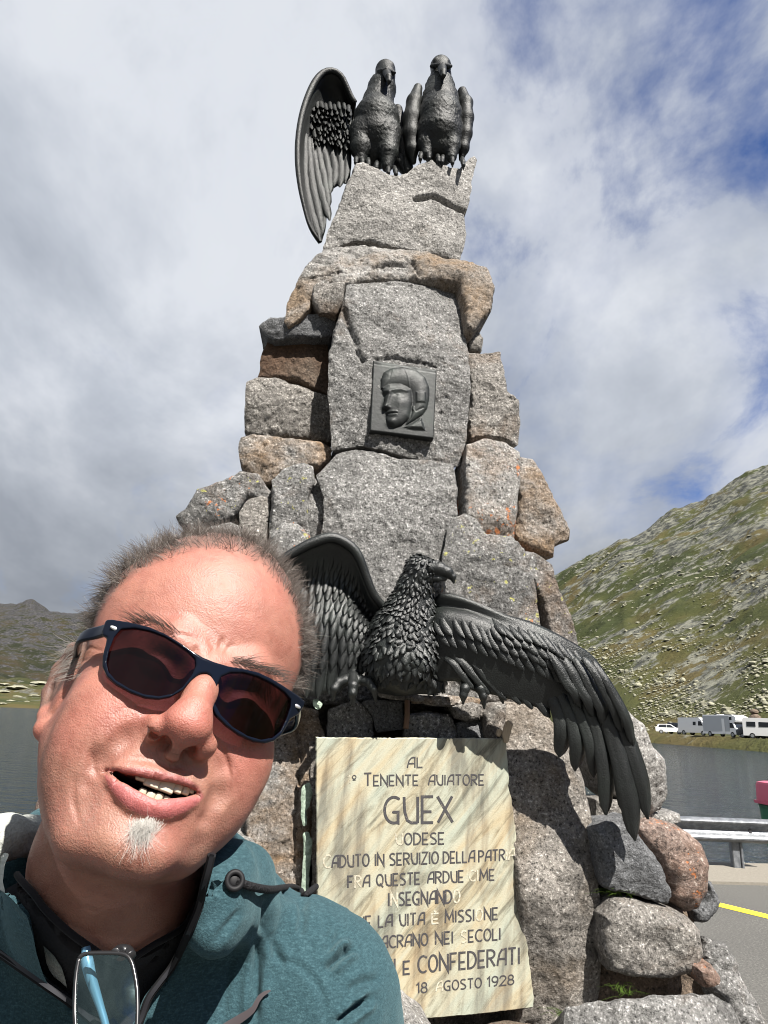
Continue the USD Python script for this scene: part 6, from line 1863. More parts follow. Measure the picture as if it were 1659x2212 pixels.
g5 = lambda L: on_bowl(rows(200 * .768, 1720 * .768, 680 * .768 / 1659, L))[:, [0, 2]]
OUTER = [(238, 62), (275, 58), (330, 66), (430, 84), (540, 112), (640, 155), (740, 215), (830, 275), (905, 320), (980, 350), (1080, 380), (1180, 396), (1280, 420), (1380, 468), (1480, 530), (1560, 585), (1602, 622), (1588, 660), (1560, 705), (1530, 722), (1500, 740), (1480, 780), (1440, 850), (1390, 890), (1330, 905), (1250, 895), (1150, 850), (1060, 785), (990, 715), (955, 640), (950, 560), (962, 480), (955, 448), (925, 425), (880, 430), (830, 470), (760, 545), (680, 590), (600, 605), (510, 596), (410, 560), (310, 505), (245, 450), (215, 380), (218, 300), (240, 220), (246, 180), (215, 165), (212, 130)]
LENSL = [(345, 128), (430, 122), (540, 142), (640, 180), (730, 235), (800, 285), (845, 330), (848, 375), (825, 430), (760, 515), (690, 562), (600, 578), (500, 565), (400, 525), (310, 470), (262, 415), (248, 350), (265, 270), (300, 180)]
LENSR = [(1010, 500), (1030, 455), (1090, 428), (1180, 428), (1280, 455), (1380, 505), (1460, 560), (1502, 610), (1498, 660), (1470, 740), (1430, 820), (1380, 862), (1300, 876), (1210, 850), (1110, 790), (1030, 710), (988, 630), (985, 560)]
PO, PL1, PL2 = Polygon(g5(OUTER)).buffer(.0006).buffer(-.0006), Polygon(g5(LENSL)).buffer(.0005), Polygon(g5(LENSR)).buffer(.0005)
fr2 = PO.difference(PL1).difference(PL2)
hh = .0007
b_ = fr2.bounds
nx_, nz_, ny_ = int((b_[2] - b_[0]) / hh) + 9, int((b_[3] - b_[1]) / hh) + 9, 15
xs, zs, ys = b_[0] - 4 * hh + hh * np.arange(nx_), b_[1] - 4 * hh + hh * np.arange(nz_), -.0035 - hh * 2 + hh * np.arange(ny_)
gx, gz = np.meshgrid(xs, zs, indexing='ij')
pt = shapely.points(gx.ravel(), gz.ravel())
d2 = shapely.distance(shapely.boundary(fr2), pt)
d2 = np.where(shapely.contains_xy(fr2, gx.ravel(), gz.ravel()), -d2, d2).reshape(nx_, 1, nz_)
ry = np.abs(ys + .0005)[None, :, None] - .0024
r_ = .0011
a_, b2 = np.maximum(d2 + r_, 0), np.maximum(ry + r_, 0)
sd = np.sqrt(a_**2 + b2**2) + np.minimum(np.maximum(d2 + r_, ry + r_), 0) - r_
v, f = surface_nets(sd, np.array([xs[0], ys[0], zs[0]]), hh)
v = np.stack([v[:, 0], bowl(v[:, 0]) + v[:, 1], v[:, 2]], 1)
fm = trimesh.Trimesh(HT + (v * [1, -1, 1]) @ HR.T, f, process=False)
if fm.volume < 0:
    fm.invert()
acetate = mat('dark_blue_acetate', {'p': ('principled_bsdf', {'base_color': (.003, .0045, .009), 'roughness': .12, 'specular_ior_level': .13})}, [])
sung = thing('sunglasses', 'dark navy plastic sunglasses with plum lenses worn by the smiling man', 'sunglasses')
obj('frame', fm, acetate, sung, smooth=True)
lens_m = mat('plum_lens', {'t': ('transparent_bsdf', {'color': (.085, .040, .050)}), 'g': ('glossy_bsdf', {'roughness': .02, 'color': (.6, .58, .60)}), 'f': ('fresnel', {'IOR': 1.35}), 'm': ('mix_closure', {})},
             [('f.fac', 'm.fac'), ('t.BSDF', 'm.closure1'), ('g.BSDF', 'm.closure2')], surface='m.closure')
for pg in (PL1, PL2):
    pg = pg.buffer(.0008)
    bb_ = pg.bounds
    X = np.array([pg.exterior.interpolate(t, normalized=True).coords[0] for t in np.arange(90) / 90])
    gx, gz = np.meshgrid(np.arange(bb_[0], bb_[2], .002), np.arange(bb_[1], bb_[3], .002))
    g_ = np.stack([gx.ravel(), gz.ravel()], 1)
    g_ = g_[shapely.contains_xy(pg.buffer(-.001), g_[:, 0], g_[:, 1])]
    X = np.vstack([X, g_])
    T = Delaunay(X).simplices
    c = X[T].mean(1)
    T = T[shapely.contains_xy(pg, c[:, 0], c[:, 1])]
    P = np.stack([X[:, 0], bowl(X[:, 0]) - .0006, X[:, 1]], 1)
    W = HT + (P * [1, -1, 1]) @ HR.T
    tri = W[T]
    fl = np.cross(tri[:, 1] - tri[:, 0], tri[:, 2] - tri[:, 0]) @ HR[:, 1] > 0
    T[fl] = T[fl][:, ::-1]
    obj('lens', trimesh.Trimesh(W, T, process=False), lens_m, sung, smooth=True)
silver = plain('silver_rivet', (.55, .54, .52), .3, .9)
for c, ang_ in (((300, 116), .32), ((1548, 648), .36)):
    p = on_bowl(rows(200 * .768, 1720 * .768, 680 * .768 / 1659, [c]), .0020)[0]
    m_ = trimesh.creation.icosphere(2, 1.0)
    m_.vertices = m_.vertices * [.0034, .0008, .0014]
    th = -math.radians(4)
    m_.vertices = HT + ((m_.vertices @ np.array([[math.cos(th), 0, math.sin(th)], [0, 1, 0], [-math.sin(th), 0, math.cos(th)]])) + p * [1, -1, 1]) @ HR.T
    obj('rivet', m_, silver, sung, smooth=True)
for s, P0 in ((-1, g5([(242, 110)])[0]), (1, g5([(1580, 655)])[0])):
    path = np.array([(P0[0] - s * .002, bowl(P0[0]) - .001, P0[1]), (P0[0] + s * .0025, bowl(P0[0]) - .012, P0[1] - .0005), (s * .0845 - .003, -.045, P0[1] - .003), (s * .083 - .003, -.085, P0[1] - .004), (s * .083 - .003, -.112, P0[1] - .018), (s * .080 - .003, -.122, P0[1] - .036)])
    c_ = smooth_path(path, 40)
    hgt_ = np.interp(np.linspace(0, 1, 40), [0, .3, .6, 1], [.0052, .0046, .0036, .0040])
    ring_ = [(math.cos(a), math.sin(a)) for a in np.arange(12) / 12 * 2 * np.pi]
    V_ = []
    for i in range(40):
        for ca, sa in ring_:
            V_.append(c_[i] + [np.sign(ca) * abs(ca)**.5 * .0019, 0, np.sign(sa) * abs(sa)**.5 * hgt_[i]])
    V_ = np.array(V_ + [c_[0], c_[-1]])
    Fq = []
    for i in range(39):
        for j in range(12):
            k = (j + 1) % 12
            Fq += [[i * 12 + j, (i + 1) * 12 + j, (i + 1) * 12 + k], [i * 12 + j, (i + 1) * 12 + k, i * 12 + k]]
    for j in range(12):
        Fq += [[480, (j + 1) % 12, j], [481, 39 * 12 + j, 39 * 12 + (j + 1) % 12]]
    m_ = trimesh.Trimesh(HT + (V_ * [1, -1, 1]) @ HR.T, np.array(Fq), process=False)
    if m_.volume < 0:
        m_.invert()
    obj('temple', m_, acetate, sung, smooth=50)

# ------------------------------------------------------------------ reading glasses hung from the shirt
read = thing('reading_glasses', 'thin black framed reading glasses with blue temples hung in the neck of the black shirt', 'glasses')
RG = [(171, 2070), (180, 2062), (200, 2059), (249, 2059), (272, 2063), (284, 2078), (291, 2105), (296, 2140), (297, 2190), (293, 2235), (282, 2262), (262, 2274), (200, 2274), (178, 2262), (167, 2235), (162, 2200), (162, 2150), (165, 2105)]
YG = .462
rim_px = smooth_path(np.array(RG + RG[:1], float), 90)
tiltd = lambda p: YG - (np.asarray(p)[..., 1] - 2060) * .00010
rim_w = np.array([at(p, tiltd(p)) for p in rim_px])
obj('frame', tube(rim_w, .0013, 8), plain('black_wire', (.01, .01, .011), .3), read, smooth=True)
gx, gy = np.meshgrid(np.linspace(0, 1, 14), np.linspace(0, 1, 18), indexing='ij')
ctr = np.array([229, 2166.0])
Xl = np.vstack([rim_px[:-1], ctr + (rim_px[:-1:2] - ctr) * .66, ctr + (rim_px[:-1:4] - ctr) * .33, ctr[None]])
T = Delaunay(Xl).simplices
Wl = np.array([at(p, tiltd(p) - .0035 * max(0, 1 - np.linalg.norm((p - ctr) / [68, 108])**2)) for p in Xl])
tri = Wl[T]
fl = np.cross(tri[:, 1] - tri[:, 0], tri[:, 2] - tri[:, 0])[:, 1] > 0
T[fl] = T[fl][:, ::-1]
clear = mat('coated_lens', {'t': ('transparent_bsdf', {'color': (.86, .93, .92)}), 'g': ('glossy_bsdf', {'roughness': .06, 'color': (.62, .85, .80)}), 'f': ('fresnel', {'IOR': 1.9}), 'm': ('mix_closure', {})},
            [('f.fac', 'm.fac'), ('t.BSDF', 'm.closure1'), ('g.BSDF', 'm.closure2')], surface='m.closure')
obj('lens', trimesh.Trimesh(Wl, T, process=False), clear, read, smooth=True)
blue_t = plain('blue_metal', (.10, .22, .32), .3, .4)
tp = smooth_path(np.array([at(p, y) for p, y in (((186, 2046), .476), ((188, 2072), .474), ((196, 2110), .472), ((212, 2160), .470), ((226, 2205), .468), ((236, 2250), .466), ((250, 2330), .464))]), 30)
obj('temple', tube(tp, np.interp(np.linspace(0, 1, 30), [0, .12, .5, 1], [.0026, .0038, .0022, .0018]), 8), blue_t, read, smooth=True)
obj('bridge', tube(smooth_path(np.array([at(p, y) for p, y in (((248, 2060), .462), ((258, 2052), .468), ((275, 2053), .470), ((284, 2066), .466))]), 14), .0030, 8), plain('black_plastic', (.01, .01, .011), .35), read, smooth=True)
# second lens, below the picture's edge
r2 = rim_w + (at(np.array([229, 2166.0]), YG) - at(np.array([229, 1930.0]), YG)) * 1.0
obj('frame', tube(r2, .0013, 8), stage.GetPrimAtPath('/World/Looks/black_wire') and UsdShade.Material.Get(stage, '/World/Looks/black_wire'), read, smooth=True)
# ------------------------------------------------------------------ at the terrace edge: crash barrier and litter bin
galv = mat('galvanised_steel', {'g': ('geometry', {}), 'n': ('noise_texture', {'scale': 16.0, 'detail': 6.0, 'roughness': .7}), 'r': ('rgb_ramp', {'ramp': [(0, (.05, .055, .06)), (.45, (.10, .108, .118)), (.6, (.16, .168, .18)), (1, (.26, .27, .28))]}),
                               'p': ('principled_bsdf', {'metallic': .45, 'roughness': .5})}, [('g.position', 'n.vector'), ('n.fac', 'r.fac'), ('r.color', 'p.base_color')])
crm = lambda x, y: np.array([1428.5 + x * .1736, 1643.5 + y * .1736])
p_b = at_z(crm(930, 1320), .03)
YR = p_b[1]
rail = thing('crash_barrier', 'galvanised steel crash barrier along the terrace edge above the lake', 'barrier')
L0, L1 = at(crm(200, 760), YR - .02), at(crm(1290, 690), YR - .02)
dirx = unit(np.array([L1[0] - L0[0], L1[1] - L0[1], 0]))
zt, zb = at(crm(930, 705), YR)[2], at(crm(930, 1000), YR)[2]
hgt_r = zt - zb
W_ = np.array([(0.0, 1.0), (.055, .90), (.06, .80), (.01, .62), (-.005, .50), (.01, .38), (.06, .22), (.055, .10), (0.0, 0.0)])
xs = np.linspace(-7.0, (L1 - L0) @ dirx, 40)
nrm_r = np.array([dirx[1], -dirx[0], 0])
Gd = np.array([[L0 * [1, 1, 0] + dirx * x_ + nrm_r * (a * 1.0 + .07) + [0, 0, zb + hgt_r * b] for a, b in smooth_path(W_, 21)] for x_ in xs])
obj('rail', sheet(Gd, .006, nrm_r), galv, rail, smooth=30)
for x_ in (-5.9, -3.9, -1.9, (p_b - L0) @ dirx):
    b = bevel_box((.11, .09, zt - .05), bev=.008)
    b.apply_translation([0, 0, (zt - .05) / 2])
    fl_ = bevel_box((.03, .13, zt - .06), bev=.006)
    fl_.apply_translation([.056, 0, (zt - .06) / 2])
    M = np.eye(4)
    M[:3, 0], M[:3, 1], M[:3, 3] = dirx, -nrm_r, L0 * [1, 1, 0] + dirx * x_ + [0, 0, .0]
    b = trimesh.boolean.union([b, fl_], engine='manifold')
    b.apply_transform(M)
    obj('post', b, galv, rail, smooth=30)
xj = (at(crm(1045, 740), YR) - L0) @ dirx
bolt = []
jn = bevel_box((.035, .012, hgt_r * .92), bev=.003)
M = np.eye(4)
M[:3, 0], M[:3, 1], M[:3, 3] = dirx, -nrm_r, L0 * [1, 1, 0] + dirx * xj + nrm_r * .075 + [0, 0, zb + hgt_r * .5]
jn.apply_transform(M)
obj('joint_plate', jn, plain('dark_steel', (.05, .05, .055), .5, .5), rail, smooth=30)

green_p = plain('green_plastic', (.012, .085, .040), .45, bump=(9, .004))
pink_p = plain('faded_red_plastic', (.42, .085, .13), .5)
bc = at_z(np.array([1650.0, 1876.0]), 0)
base = at_z(np.array([1652.0, 1874.0]), 0)
bw = .62
binx = thing('litter_bin', 'green litter bin with a faded red hood standing at the end of the crash barrier', 'bin', (base[0] + bw / 2 + .19, base[1] + .12, 0), rz=.12)
zl0, zl1 = at(np.array([1645.0, 1740.0]), base[1])[2], at(np.array([1645.0, 1690.0]), base[1])[2]


def ring_loft(sections, name, m_, parent, smooth=40):
    """A rounded-square shell through (z, half width, corner) sections."""
    th = np.arange(48) / 48 * 2 * np.pi
    rr = []
    for z, hw_, pw in sections:
        c, s = np.cos(th), np.sin(th)
        k = (np.abs(c)**pw + np.abs(s)**pw)**(-1 / pw)
        rr.append(np.stack([hw_ * k * c, hw_ * k * s, np.full(48, z)], 1))
    v = np.vstack(rr + [[(0, 0, sections[0][0])], [(0, 0, sections[-1][0])]])
    f = []
    n_ = len(rr)
    for i in range(n_ - 1):
        for j in range(48):
            k = (j + 1) % 48
            f += [[i * 48 + j, i * 48 + k, (i + 1) * 48 + k], [i * 48 + j, (i + 1) * 48 + k, (i + 1) * 48 + j]]
    for j in range(48):
        k = (j + 1) % 48
        f += [[n_ * 48, k, j], [n_ * 48 + 1, (n_ - 1) * 48 + j, (n_ - 1) * 48 + k]]
    return obj(name, trimesh.Trimesh(v, f, process=False), m_, parent, smooth=smooth)


ring_loft([(0.0, .24, 7), (.02, .25, 7), (zl0 * .45, .268, 7), (zl0 * .46, .275, 7), (zl0 * .62, .278, 7), (zl0 * .63, .284, 7), (zl0 * .93, .292, 7), (zl0 * .94, .30, 7), (zl0 * .985, .30, 7), (zl0 - .005, .285, 7)], 'body', green_p, binx)
ring_loft([(zl0, .330, 9), (zl0 + .035, .335, 9), (zl0 + .04, .305, 9), (zl1 - .05, .298, 9), (zl1 - .012, .285, 9), (zl1, .24, 6)], 'hood', pink_p, binx)
fl = bevel_box((.36, .02, .16), (0, -.305, (zl0 + zl1) / 2 + .01), .006)
obj('flap', fl, plain('dark_red_plastic', (.20, .02, .03), .5), binx, smooth=30)

# ------------------------------------------------------------------ cars and camper vans on the far shore
cvan = lambda x, y: np.array([1413.1 + x * .1481, 1505.3 + y * .1481])
white_p = plain('white_car_paint', (.62, .62, .62), .25, coat_weight=.5)
grey_p = plain('grey_car_paint', (.22, .23, .24), .3, coat_weight=.5)
dark_p = plain('dark_car_paint', (.035, .04, .05), .25, coat_weight=.6)
glass_c = plain('dark_car_glass', (.015, .018, .022), .08)
tyre_m = plain('tyre', (.015, .015, .015), .85)
lamp_m = plain('lamp_glass', (.6, .6, .58), .15)


def vehicle(name, label, cat, prof, width, paint, windows, wheels, loc, rz, front_glass=None, extra=()):
    """prof: side outline (length x, height z), nose at +x; windows: side outlines; front_glass: (x0, z0, x1, z1) of the windscreen."""
    v = thing(name, label, cat, loc, rz)
    body_ = trimesh.creation.extrude_polygon(Polygon(prof).buffer(.06).buffer(-.10).buffer(.04), width, engine='earcut')
    body_.vertices = np.stack([body_.vertices[:, 0], body_.vertices[:, 2] - width / 2, body_.vertices[:, 1]], 1)
    hh_ = max(p[1] for p in prof)
    tpr = 1 - .10 * np.clip((body_.vertices[:, 2] - .9) / max(hh_ - .9, .3), 0, 1)
    body_.vertices[:, 1] *= tpr
    if body_.volume < 0:
        body_.invert()
    obj('body', body_, paint, v, smooth=30)
    for ol in windows:
        for s in (-1, 1):
            w = trimesh.creation.extrude_polygon(Polygon(ol), .02, engine='earcut')
            z_ = w.vertices[:, 1]
            tp_ = 1 - .10 * np.clip((z_ - .9) / max(hh_ - .9, .3), 0, 1)
            w.vertices = np.stack([w.vertices[:, 0], s * (width / 2 * tp_ + .002 + (w.vertices[:, 2] - .01)), z_], 1)
            w.fix_normals()
            obj('window', w, glass_c, v, smooth=False)
    if front_glass:
        x0, z0, x1, z1 = front_glass
        wd = width * .40
        d = unit(np.array([x1 - x0, 0, z1 - z0]))
        nn = np.array([d[2], 0, -d[0]]) * .02
        P = np.array([[x0, -wd, z0], [x0, wd, z0], [x1, wd * .92, z1], [x1, -wd * .92, z1]])
        obj('windscreen', trimesh.convex.convex_hull(np.vstack([P + nn, P - nn])), glass_c, v, smooth=False)
    for xw, r_ in wheels:
        for s in (-1, 1):
            t = trimesh.creation.cylinder(r_, .22, sections=24)
            t.apply_transform(trimesh.transformations.rotation_matrix(np.pi / 2, [1, 0, 0]))
            t.apply_translation([xw, s * (width / 2 - .10), r_])
            w_ = obj('wheel', t, tyre_m, v, smooth=40)
            h_ = trimesh.creation.cylinder(r_ * .6, .24, sections=18)
            h_.apply_transform(trimesh.transformations.rotation_matrix(np.pi / 2, [1, 0, 0]))
            h_.apply_translation([xw, s * (width / 2 - .098), r_])
            obj('hub', h_, grey_p, w_, smooth=40)
    for nm, c, sz, m_ in extra:
        obj(nm, bevel_box(sz, c, .02), m_, v, smooth=30)
    return v


def spot(px, r):
    a, e = azel(np.asarray(px, float))
    a_ = np.radians(a)
    return np.array([r * np.sin(a_), r * np.cos(a_), float(terrain(np.array(a), np.array(float(r)))) - .02])


HEAD = math.atan2(-.964, .27)
camper_side = [(-3.3, .35), (-3.3, 2.75), (-3.15, 2.95), (2.3, 3.0), (3.05, 2.75), (3.15, 2.3), (2.9, 2.05), (2.55, 2.05), (2.95, 1.25), (3.55, 1.1), (3.6, .4)]
vehicle('camper_van', 'large white overcab camper van on the far shore, its side shade painted grey', 'camper van', camper_side, 2.3, white_p,
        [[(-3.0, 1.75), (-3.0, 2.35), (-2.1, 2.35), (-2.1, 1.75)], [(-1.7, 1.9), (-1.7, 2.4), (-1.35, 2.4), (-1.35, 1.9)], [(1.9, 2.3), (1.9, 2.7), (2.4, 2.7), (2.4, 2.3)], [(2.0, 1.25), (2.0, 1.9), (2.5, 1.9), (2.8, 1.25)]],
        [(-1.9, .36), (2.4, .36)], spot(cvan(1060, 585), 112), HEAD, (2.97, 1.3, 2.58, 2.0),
        [('side_panel', (-.6, -1.13, 1.75), (5.2, .03, 2.2), plain('shade_grey_panel', (.34, .35, .36), .4)), ('door', (.85, -1.16, 1.45), (.55, .04, 2.0), white_p), ('grille', (3.57, 0, .75), (.06, 1.3, .28), dark_p), ('headlight', (3.5, -.85, .85), (.12, .3, .22), lamp_m), ('headlight', (3.5, .85, .85), (.12, .3, .22), lamp_m), ('number_plate', (3.6, 0, .5), (.05, .5, .12), white_p), ('roof_vent', (-.8, 0, 3.02), (.7, .7, .14), white_p)])  # shade on the near side of the white van painted as a grey panel
van_side = [(-2.8, .35), (-2.8, 2.45), (-2.65, 2.6), (1.3, 2.62), (1.75, 2.35), (2.35, 1.45), (2.95, 1.2), (3.0, .4)]
vehicle('camper_van', 'plain white panel van parked left of the overcab camper van', 'van', van_side, 2.0, white_p, [[(.2, 1.5), (.2, 2.0), (.75, 2.0), (.75, 1.5)], [(1.2, 1.45), (1.25, 2.1), (1.7, 2.1), (2.1, 1.45)]], [(-1.7, .35), (2.0, .35)],
        spot(cvan(630, 550), 121), HEAD + .12, (2.33, 1.5, 1.80, 2.3), [('headlight', (2.93, -.75, .95), (.12, .3, .25), lamp_m), ('headlight', (2.93, .75, .95), (.12, .3, .25), lamp_m), ('grille', (2.98, 0, .75), (.06, 1.1, .2), dark_p)])
car_side = [(-2.15, .35), (-2.2, .95), (-2.0, 1.05), (-1.75, 1.5), (-.4, 1.55), (.2, 1.5), (.95, 1.02), (1.95, .88), (2.15, .7), (2.15, .32)]
win_c = [[(-1.75, 1.02), (-1.55, 1.42), (-.55, 1.46), (-.55, 1.0)], [(-.48, 1.0), (-.48, 1.46), (.1, 1.42), (.68, 1.0)]]
vehicle('parked_car', 'white estate car at the left end of the row of parked vehicles', 'car', car_side, 1.8, white_p, win_c, [(-1.35, .32), (1.35, .32)], spot(cvan(235, 530), 126), HEAD + .9, (.98, 1.02, .25, 1.47))
vehicle('parked_car', 'second white car tucked behind the white estate car', 'car', car_side, 1.8, white_p, win_c, [(-1.35, .32), (1.35, .32)], spot(cvan(300, 505), 133), HEAD + .9, (.98, 1.02, .25, 1.47))
suv = [(-2.2, .4), (-2.25, 1.1), (-2.05, 1.75), (-.4, 1.82), (.3, 1.75), (1.0, 1.15), (2.0, 1.0), (2.2, .8), (2.2, .38)]
vehicle('parked_car', 'dark tall car nose-on between the white cars and the white panel van', 'car', suv, 1.85, dark_p, [[(-1.9, 1.15), (-1.75, 1.68), (-.5, 1.72), (-.5, 1.12)], [(-.42, 1.12), (-.42, 1.72), (.2, 1.66), (.75, 1.12)]], [(-1.4, .36), (1.4, .36)], spot(cvan(400, 535), 126), HEAD + .1, (1.02, 1.17, .35, 1.72))
vehicle('parked_car', 'dark low car parked right of the overcab camper van', 'car', car_side, 1.8, dark_p, win_c, [(-1.35, .32), (1.35, .32)], spot(cvan(1490, 605), 108), HEAD + .35, (.98, 1.02, .25, 1.47), [('headlight', (2.08, -.65, .68), (.12, .3, .14), lamp_m), ('headlight', (2.08, .65, .68), (.12, .3, .14), lamp_m)])
vehicle('parked_car', 'grey car behind the dark low car', 'car', suv, 1.85, grey_p, [[(-1.9, 1.15), (-1.75, 1.68), (-.5, 1.72), (-.5, 1.12)], [(-.42, 1.12), (-.42, 1.72), (.2, 1.66), (.75, 1.12)]], [(-1.4, .36), (1.4, .36)], spot(cvan(1440, 560), 118), HEAD + .6, (1.02, 1.17, .35, 1.72))
vehicle('camper_van', 'white van cut by the right edge of the picture', 'van', van_side, 2.0, white_p, [[(-2.3, 1.5), (-2.3, 2.1), (-1.2, 2.1), (-1.2, 1.5)], [(-.8, 1.5), (-.8, 2.1), (.5, 2.1), (.5, 1.5)], [(1.2, 1.45), (1.25, 2.1), (1.7, 2.1), (2.1, 1.45)]], [(-1.7, .35), (2.0, .35)], spot(cvan(1680, 600), 106), HEAD + .5, (2.33, 1.5, 1.80, 2.3))
pil = thing('stone_pillar', 'narrow dark stone pillar standing behind the parked vehicles', 'pillar')
b0 = spot(cvan(1490, 470), 122)
for i, (w, h, z0) in enumerate([(2.0, 2.1, -1.2), (1.5, 1.3, .9), (1.7, 1.2, 2.2), (1.2, .7, 3.4)]):
    m_ = trimesh.creation.icosphere(3, 1.0)
    v_ = m_.vertices
    m_.vertices = b0 + [0, 0, z0 + h / 2] + v_ * [w / 2, w / 2, h * .58] * (1 + .35 * (meshkit.fbm(v_ * 1.7 + i * 9, 3, i) - .5))[:, None]
    obj('stone', m_, ROCKS['dark'], pil, smooth=30)

# ------------------------------------------------------------------ boulders on the hillside and slabs on the far left shore
rock_far = mat('pale_boulder', {'g': ('geometry', {}), 'oi': ('object_info', {}), 'n': ('noise_texture', {'scale': .9, 'detail': 6.0, 'roughness': .7}), 'r': ('rgb_ramp', {'ramp': [(0, (.05, .05, .042)), (.4, (.125, .123, .095)), (.55, (.215, .21, .155)), (1, (.33, .32, .235))]}),
                               'b': ('bump', {'distance': .3}), 'p': ('principled_bsdf', {'roughness': .9, 'specular_ior_level': .2})}, [('g.position', 'n.vector'), ('n.fac', 'r.fac'), ('r.color', 'p.base_color'), ('n.fac', 'b.height'), ('b.normal', 'p.normal')])


ORD = ['first', 'second', 'third', 'fourth', 'fifth', 'sixth', 'seventh', 'eighth', 'ninth', 'tenth', 'eleventh', 'twelfth', 'thirteenth', 'fourteenth', 'fifteenth', 'sixteenth', 'seventeenth', 'eighteenth']


def row_labels(pts, cuts, fmt):
    """Labels by height band and order from the left."""
    out = {}
    for band, lo, hi in cuts:
        ids = sorted([i for i, p in enumerate(pts) if lo <= p[1] < hi], key=lambda i: pts[i][0])
        for k, i in enumerate(ids):
            out[i] = fmt.format(band=band, nth=ORD[k])
    return out


def lump(seed, flat=.7, sub=2):
    m = trimesh.creation.icosphere(sub, 1.0)
    rg = np.random.default_rng(seed)
    v = m.vertices
    for _ in range(7):
        n_ = unit(rg.normal(size=3))
        h = v @ n_
        c = rg.uniform(.45, .8)
        v = v - np.maximum(h - c, 0)[:, None] * n_
    v = v * (1 + .25 * (meshkit.fbm(v * 2.2 + seed, 3, seed) - .5))[:, None]
    m.vertices = v * [1, .8, flat]
    return m


rng = np.random.default_rng(77)
cand = np.stack([rng.uniform(1215, 1659, 17000), rng.uniform(1200, 1580, 17000)], 1)
# scree runs in pale tongues down the lower slope
band = meshkit.fbm(np.c_[cand / np.array([120, 55.0]) + [0, 0], np.zeros(len(cand))], 3, 6)
prob = np.clip((band - .40) * 4, 0, 1) * np.where(cand[:, 1] > 1400, 1.0, .35)
cand = cand[rng.random(len(cand)) < prob]
P, okh = land_hit(cand)
P = P[okh]
dist = np.linalg.norm(P[:, :2], axis=1)
inst = UsdGeom.PointInstancer.Define(stage, '/World/scree')
tag(inst, 'pale scree and small stones strewn over the green hillside', 'scree', kind='stuff')
for i in range(4):
    usdkit.mesh(stage, f'/World/scree/protos/stone_{i}', lump(i + 40, .42 + .08 * i, 1), rock_far, smooth=False)
inst.CreatePrototypesRel().SetTargets([Sdf.Path(f'/World/scree/protos/stone_{i}') for i in range(4)])
n_ = len(P)
sc = rng.lognormal(-1.35, .6, n_) * (.35 + dist / 420)
inst.CreateProtoIndicesAttr(Vt.IntArray.FromNumpy(rng.integers(0, 4, n_).astype(np.int32)))
inst.CreatePositionsAttr(Vt.Vec3fArray.FromNumpy((P + [0, 0, .1]).astype(np.float32)))
ang_ = rng.uniform(0, 2 * np.pi, n_)
inst.CreateOrientationsAttr(Vt.QuathArray([Gf.Quath(float(math.cos(a / 2)), 0.0, 0.0, float(math.sin(a / 2))) for a in ang_]))
inst.CreateScalesAttr(Vt.Vec3fArray.FromNumpy((sc[:, None] * rng.uniform(.7, 1.3, (n_, 3))).astype(np.float32)))

BIG = [(1362, 1498, 5), (1296, 1428, 6), (1378, 1350, 7), (1340, 1390, 6), (1425, 1330, 7), (1440, 1435, 5), (1478, 1462, 6), (1512, 1405, 6), (1535, 1250, 9), (1470, 1245, 8), (1590, 1300, 8), (1622, 1480, 9), (1600, 1462, 6), (1560, 1490, 5), (1640, 1505, 8), (1402, 1500, 9), (1418, 1512, 6), (1390, 1512, 6), (1545, 1530, 4), (1500, 1548, 4),
       (1466, 1535, 4), (1530, 1556, 5), (1583, 1538, 4), (1597, 1541, 5), (1442, 1545, 3), (1425, 1549, 3), (1330, 1465, 5), (1310, 1480, 4), (1450, 1500, 4), (1575, 1440, 5), (1520, 1340, 6), (1632, 1400, 6), (1400, 1290, 7), (1330, 1300, 7), (1290, 1330, 6), (1560, 1190, 8), (1620, 1160, 8), (1500, 1170, 8), (1250, 1290, 7), (1270, 1380, 6)]
BP, okb = land_hit(np.array([b[:2] for b in BIG], float))
protos = {}
BL = row_labels(BIG, [('topmost', 0, 1265), ('high', 1265, 1395), ('middle', 1395, 1492), ('lowest', 1492, 1700)], 'pale boulder in the {band} band of the right hillside, {nth} from the left there')
for i, ((x_, y_, s_), p_, o_) in enumerate(zip(BIG, BP, okb)):
    if not o_:
        continue
    d_ = np.linalg.norm(p_[:2])
    size_ = s_ * d_ / 1468 * .75
    k = i % 5
    if k not in protos:
        t = thing('boulder', BL[i], 'boulder', p_ + [0, 0, size_ * .15], group='boulders on the far hillside')
        obj('rock', lump(i + 5, .45, 3), rock_far, t, smooth=25)
        UsdGeom.Xformable(t).AddScaleOp().Set(Gf.Vec3f(size_, size_, size_))
        protos[k] = t
    else:
        copy_of(protos[k], BL[i], p_ + [0, 0, size_ * .15], rng.uniform(0, 6), size_ * np.array([1.2, .9, .9]))
SL_ = [(12, 1479, 12, 'pale rock slab nearest the left picture edge on the far shore'), (40, 1487, 20, None), (92, 1478, 22, None), (70, 1481, 10, None), (8, 1497, 14, None), (40, 1505, 10, None), (75, 1503, 11, None), (102, 1504, 8, None), (6, 1520, 9, None), (60, 1516, 6, None), (25, 1514, 9, None), (104, 1468, 8, None)]
SP, oks = land_hit(np.array([b[:2] for b in SL_], float))
slab0 = None
LS = row_labels(SL_, [('upper', 0, 1483), ('middle', 1483, 1508), ('lower', 1508, 1700)], 'long pale rock slab in the {band} row on the far left shore, {nth} from the left')
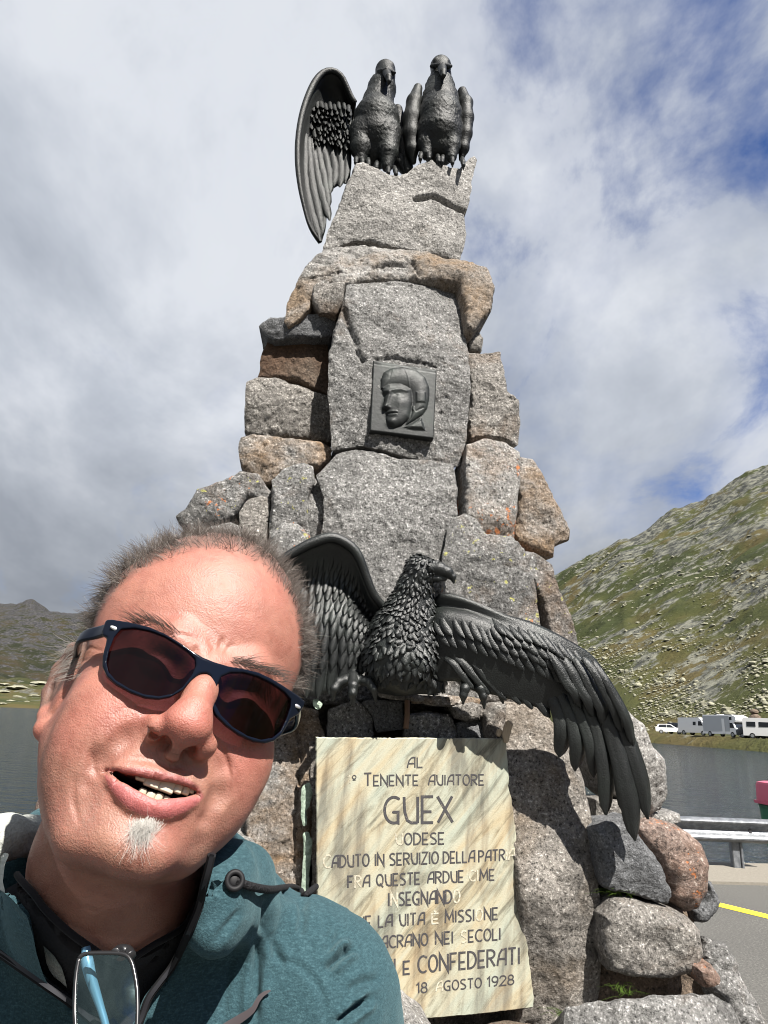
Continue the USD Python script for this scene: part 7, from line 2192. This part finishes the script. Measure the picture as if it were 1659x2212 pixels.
for i, ((x_, y_, s_, lb), p_, o_) in enumerate(zip(SL_, SP, oks)):
    if not o_:
        continue
    size_ = s_ * np.linalg.norm(p_[:2]) / 1468
    if slab0 is None:
        slab0 = thing('rock_slab', LS[i], 'rock slab', p_, group='rock slabs on the far left shore')
        obj('rock', lump(91, .22, 3), rock_far, slab0, smooth=25)
        UsdGeom.Xformable(slab0).AddScaleOp().Set(Gf.Vec3f(size_, size_ * 1.6, size_))
    else:
        copy_of(slab0, LS[i], p_, rng.uniform(-.4, .4), size_ * np.array([1, 1.6, 1.0]))
red = thing('red_hut', 'tiny red hut on the far shore at the left', 'hut', land_hit(np.array([[64.0, 1457.0]]))[0][0], rz=.3)
obj('wall', bevel_box((4.5, 3.5, 2.6), (0, 0, 1.3), .03), plain('red_boards', (.30, .03, .025), .8), red, smooth=False)
rf = trimesh.creation.extrude_polygon(Polygon([(-2.2, 0), (2.2, 0), (0, 1.3)]), 4.9, engine='earcut')
rf.vertices = np.stack([rf.vertices[:, 2] - 2.45, rf.vertices[:, 0], rf.vertices[:, 1] + 2.59], 1)
rf.fix_normals()
obj('roof', rf, plain('grey_roof', (.12, .12, .12), .8), red, smooth=False)
shore_rock = thing('shore_boulder', 'pale reddish boulder at the left terrace edge beside the lake, half hidden by the cheek', 'boulder')
obj('rock', stone(np.array([(64, 1772), (70, 1738), (82, 1712), (96, 1700), (130, 1705), (160, 1760), (160, 1850), (60, 1850)], float), 6.0, depth=.6, rnd=.12, rough=.03, seed=8, pitch=.03), ROCKS['pink'], shore_rock, smooth=28)
# small grass tufts in the joints
grass_m = mat('grass_blades', {'d': ('diffuse_bsdf', {'color': (.06, .10, .02)}), 't': ('translucent_bsdf', {'color': (.06, .10, .02)}), 'm': ('mix_closure', {'fac': .35})}, [('d.BSDF', 'm.closure1'), ('t.BSDF', 'm.closure2')], surface='m.closure')
tufts = [(1345, 2145, 3.95, 'grass tuft growing at the foot of the lower right boulder'), (1215, 2200, 3.95, 'grass tuft below the right corner of the marble tablet'), (1330, 1935, 4.02, 'dry grass blades in the gap under the blue grey boulder')]
for x_, y_, Y_, lb in tufts:
    o_ = at(np.array([x_, y_], float), Y_)
    t = thing('grass_tuft', lb, 'grass')
    bl_ = []
    for _ in range(24):
        a = o_ + rng.normal(0, .025, 3) * [1, .6, .3]
        d = np.array([rng.normal(0, .05), rng.normal(0, .03) - .01, rng.uniform(.02, .055)])
        c = smooth_path([a, a + d * .6, a + d + [d[0] * .8, -.01, -.02]], 5)
        w_ = np.linspace(.002, .0005, 5)
        G = np.stack([c - w_[:, None] * [1, 0, 0], c + w_[:, None] * [1, 0, 0]], 1)
        bl_.append(sheet(G, .0008))
    obj('blades', merge(bl_), grass_m, t, smooth=False, kind='stuff')
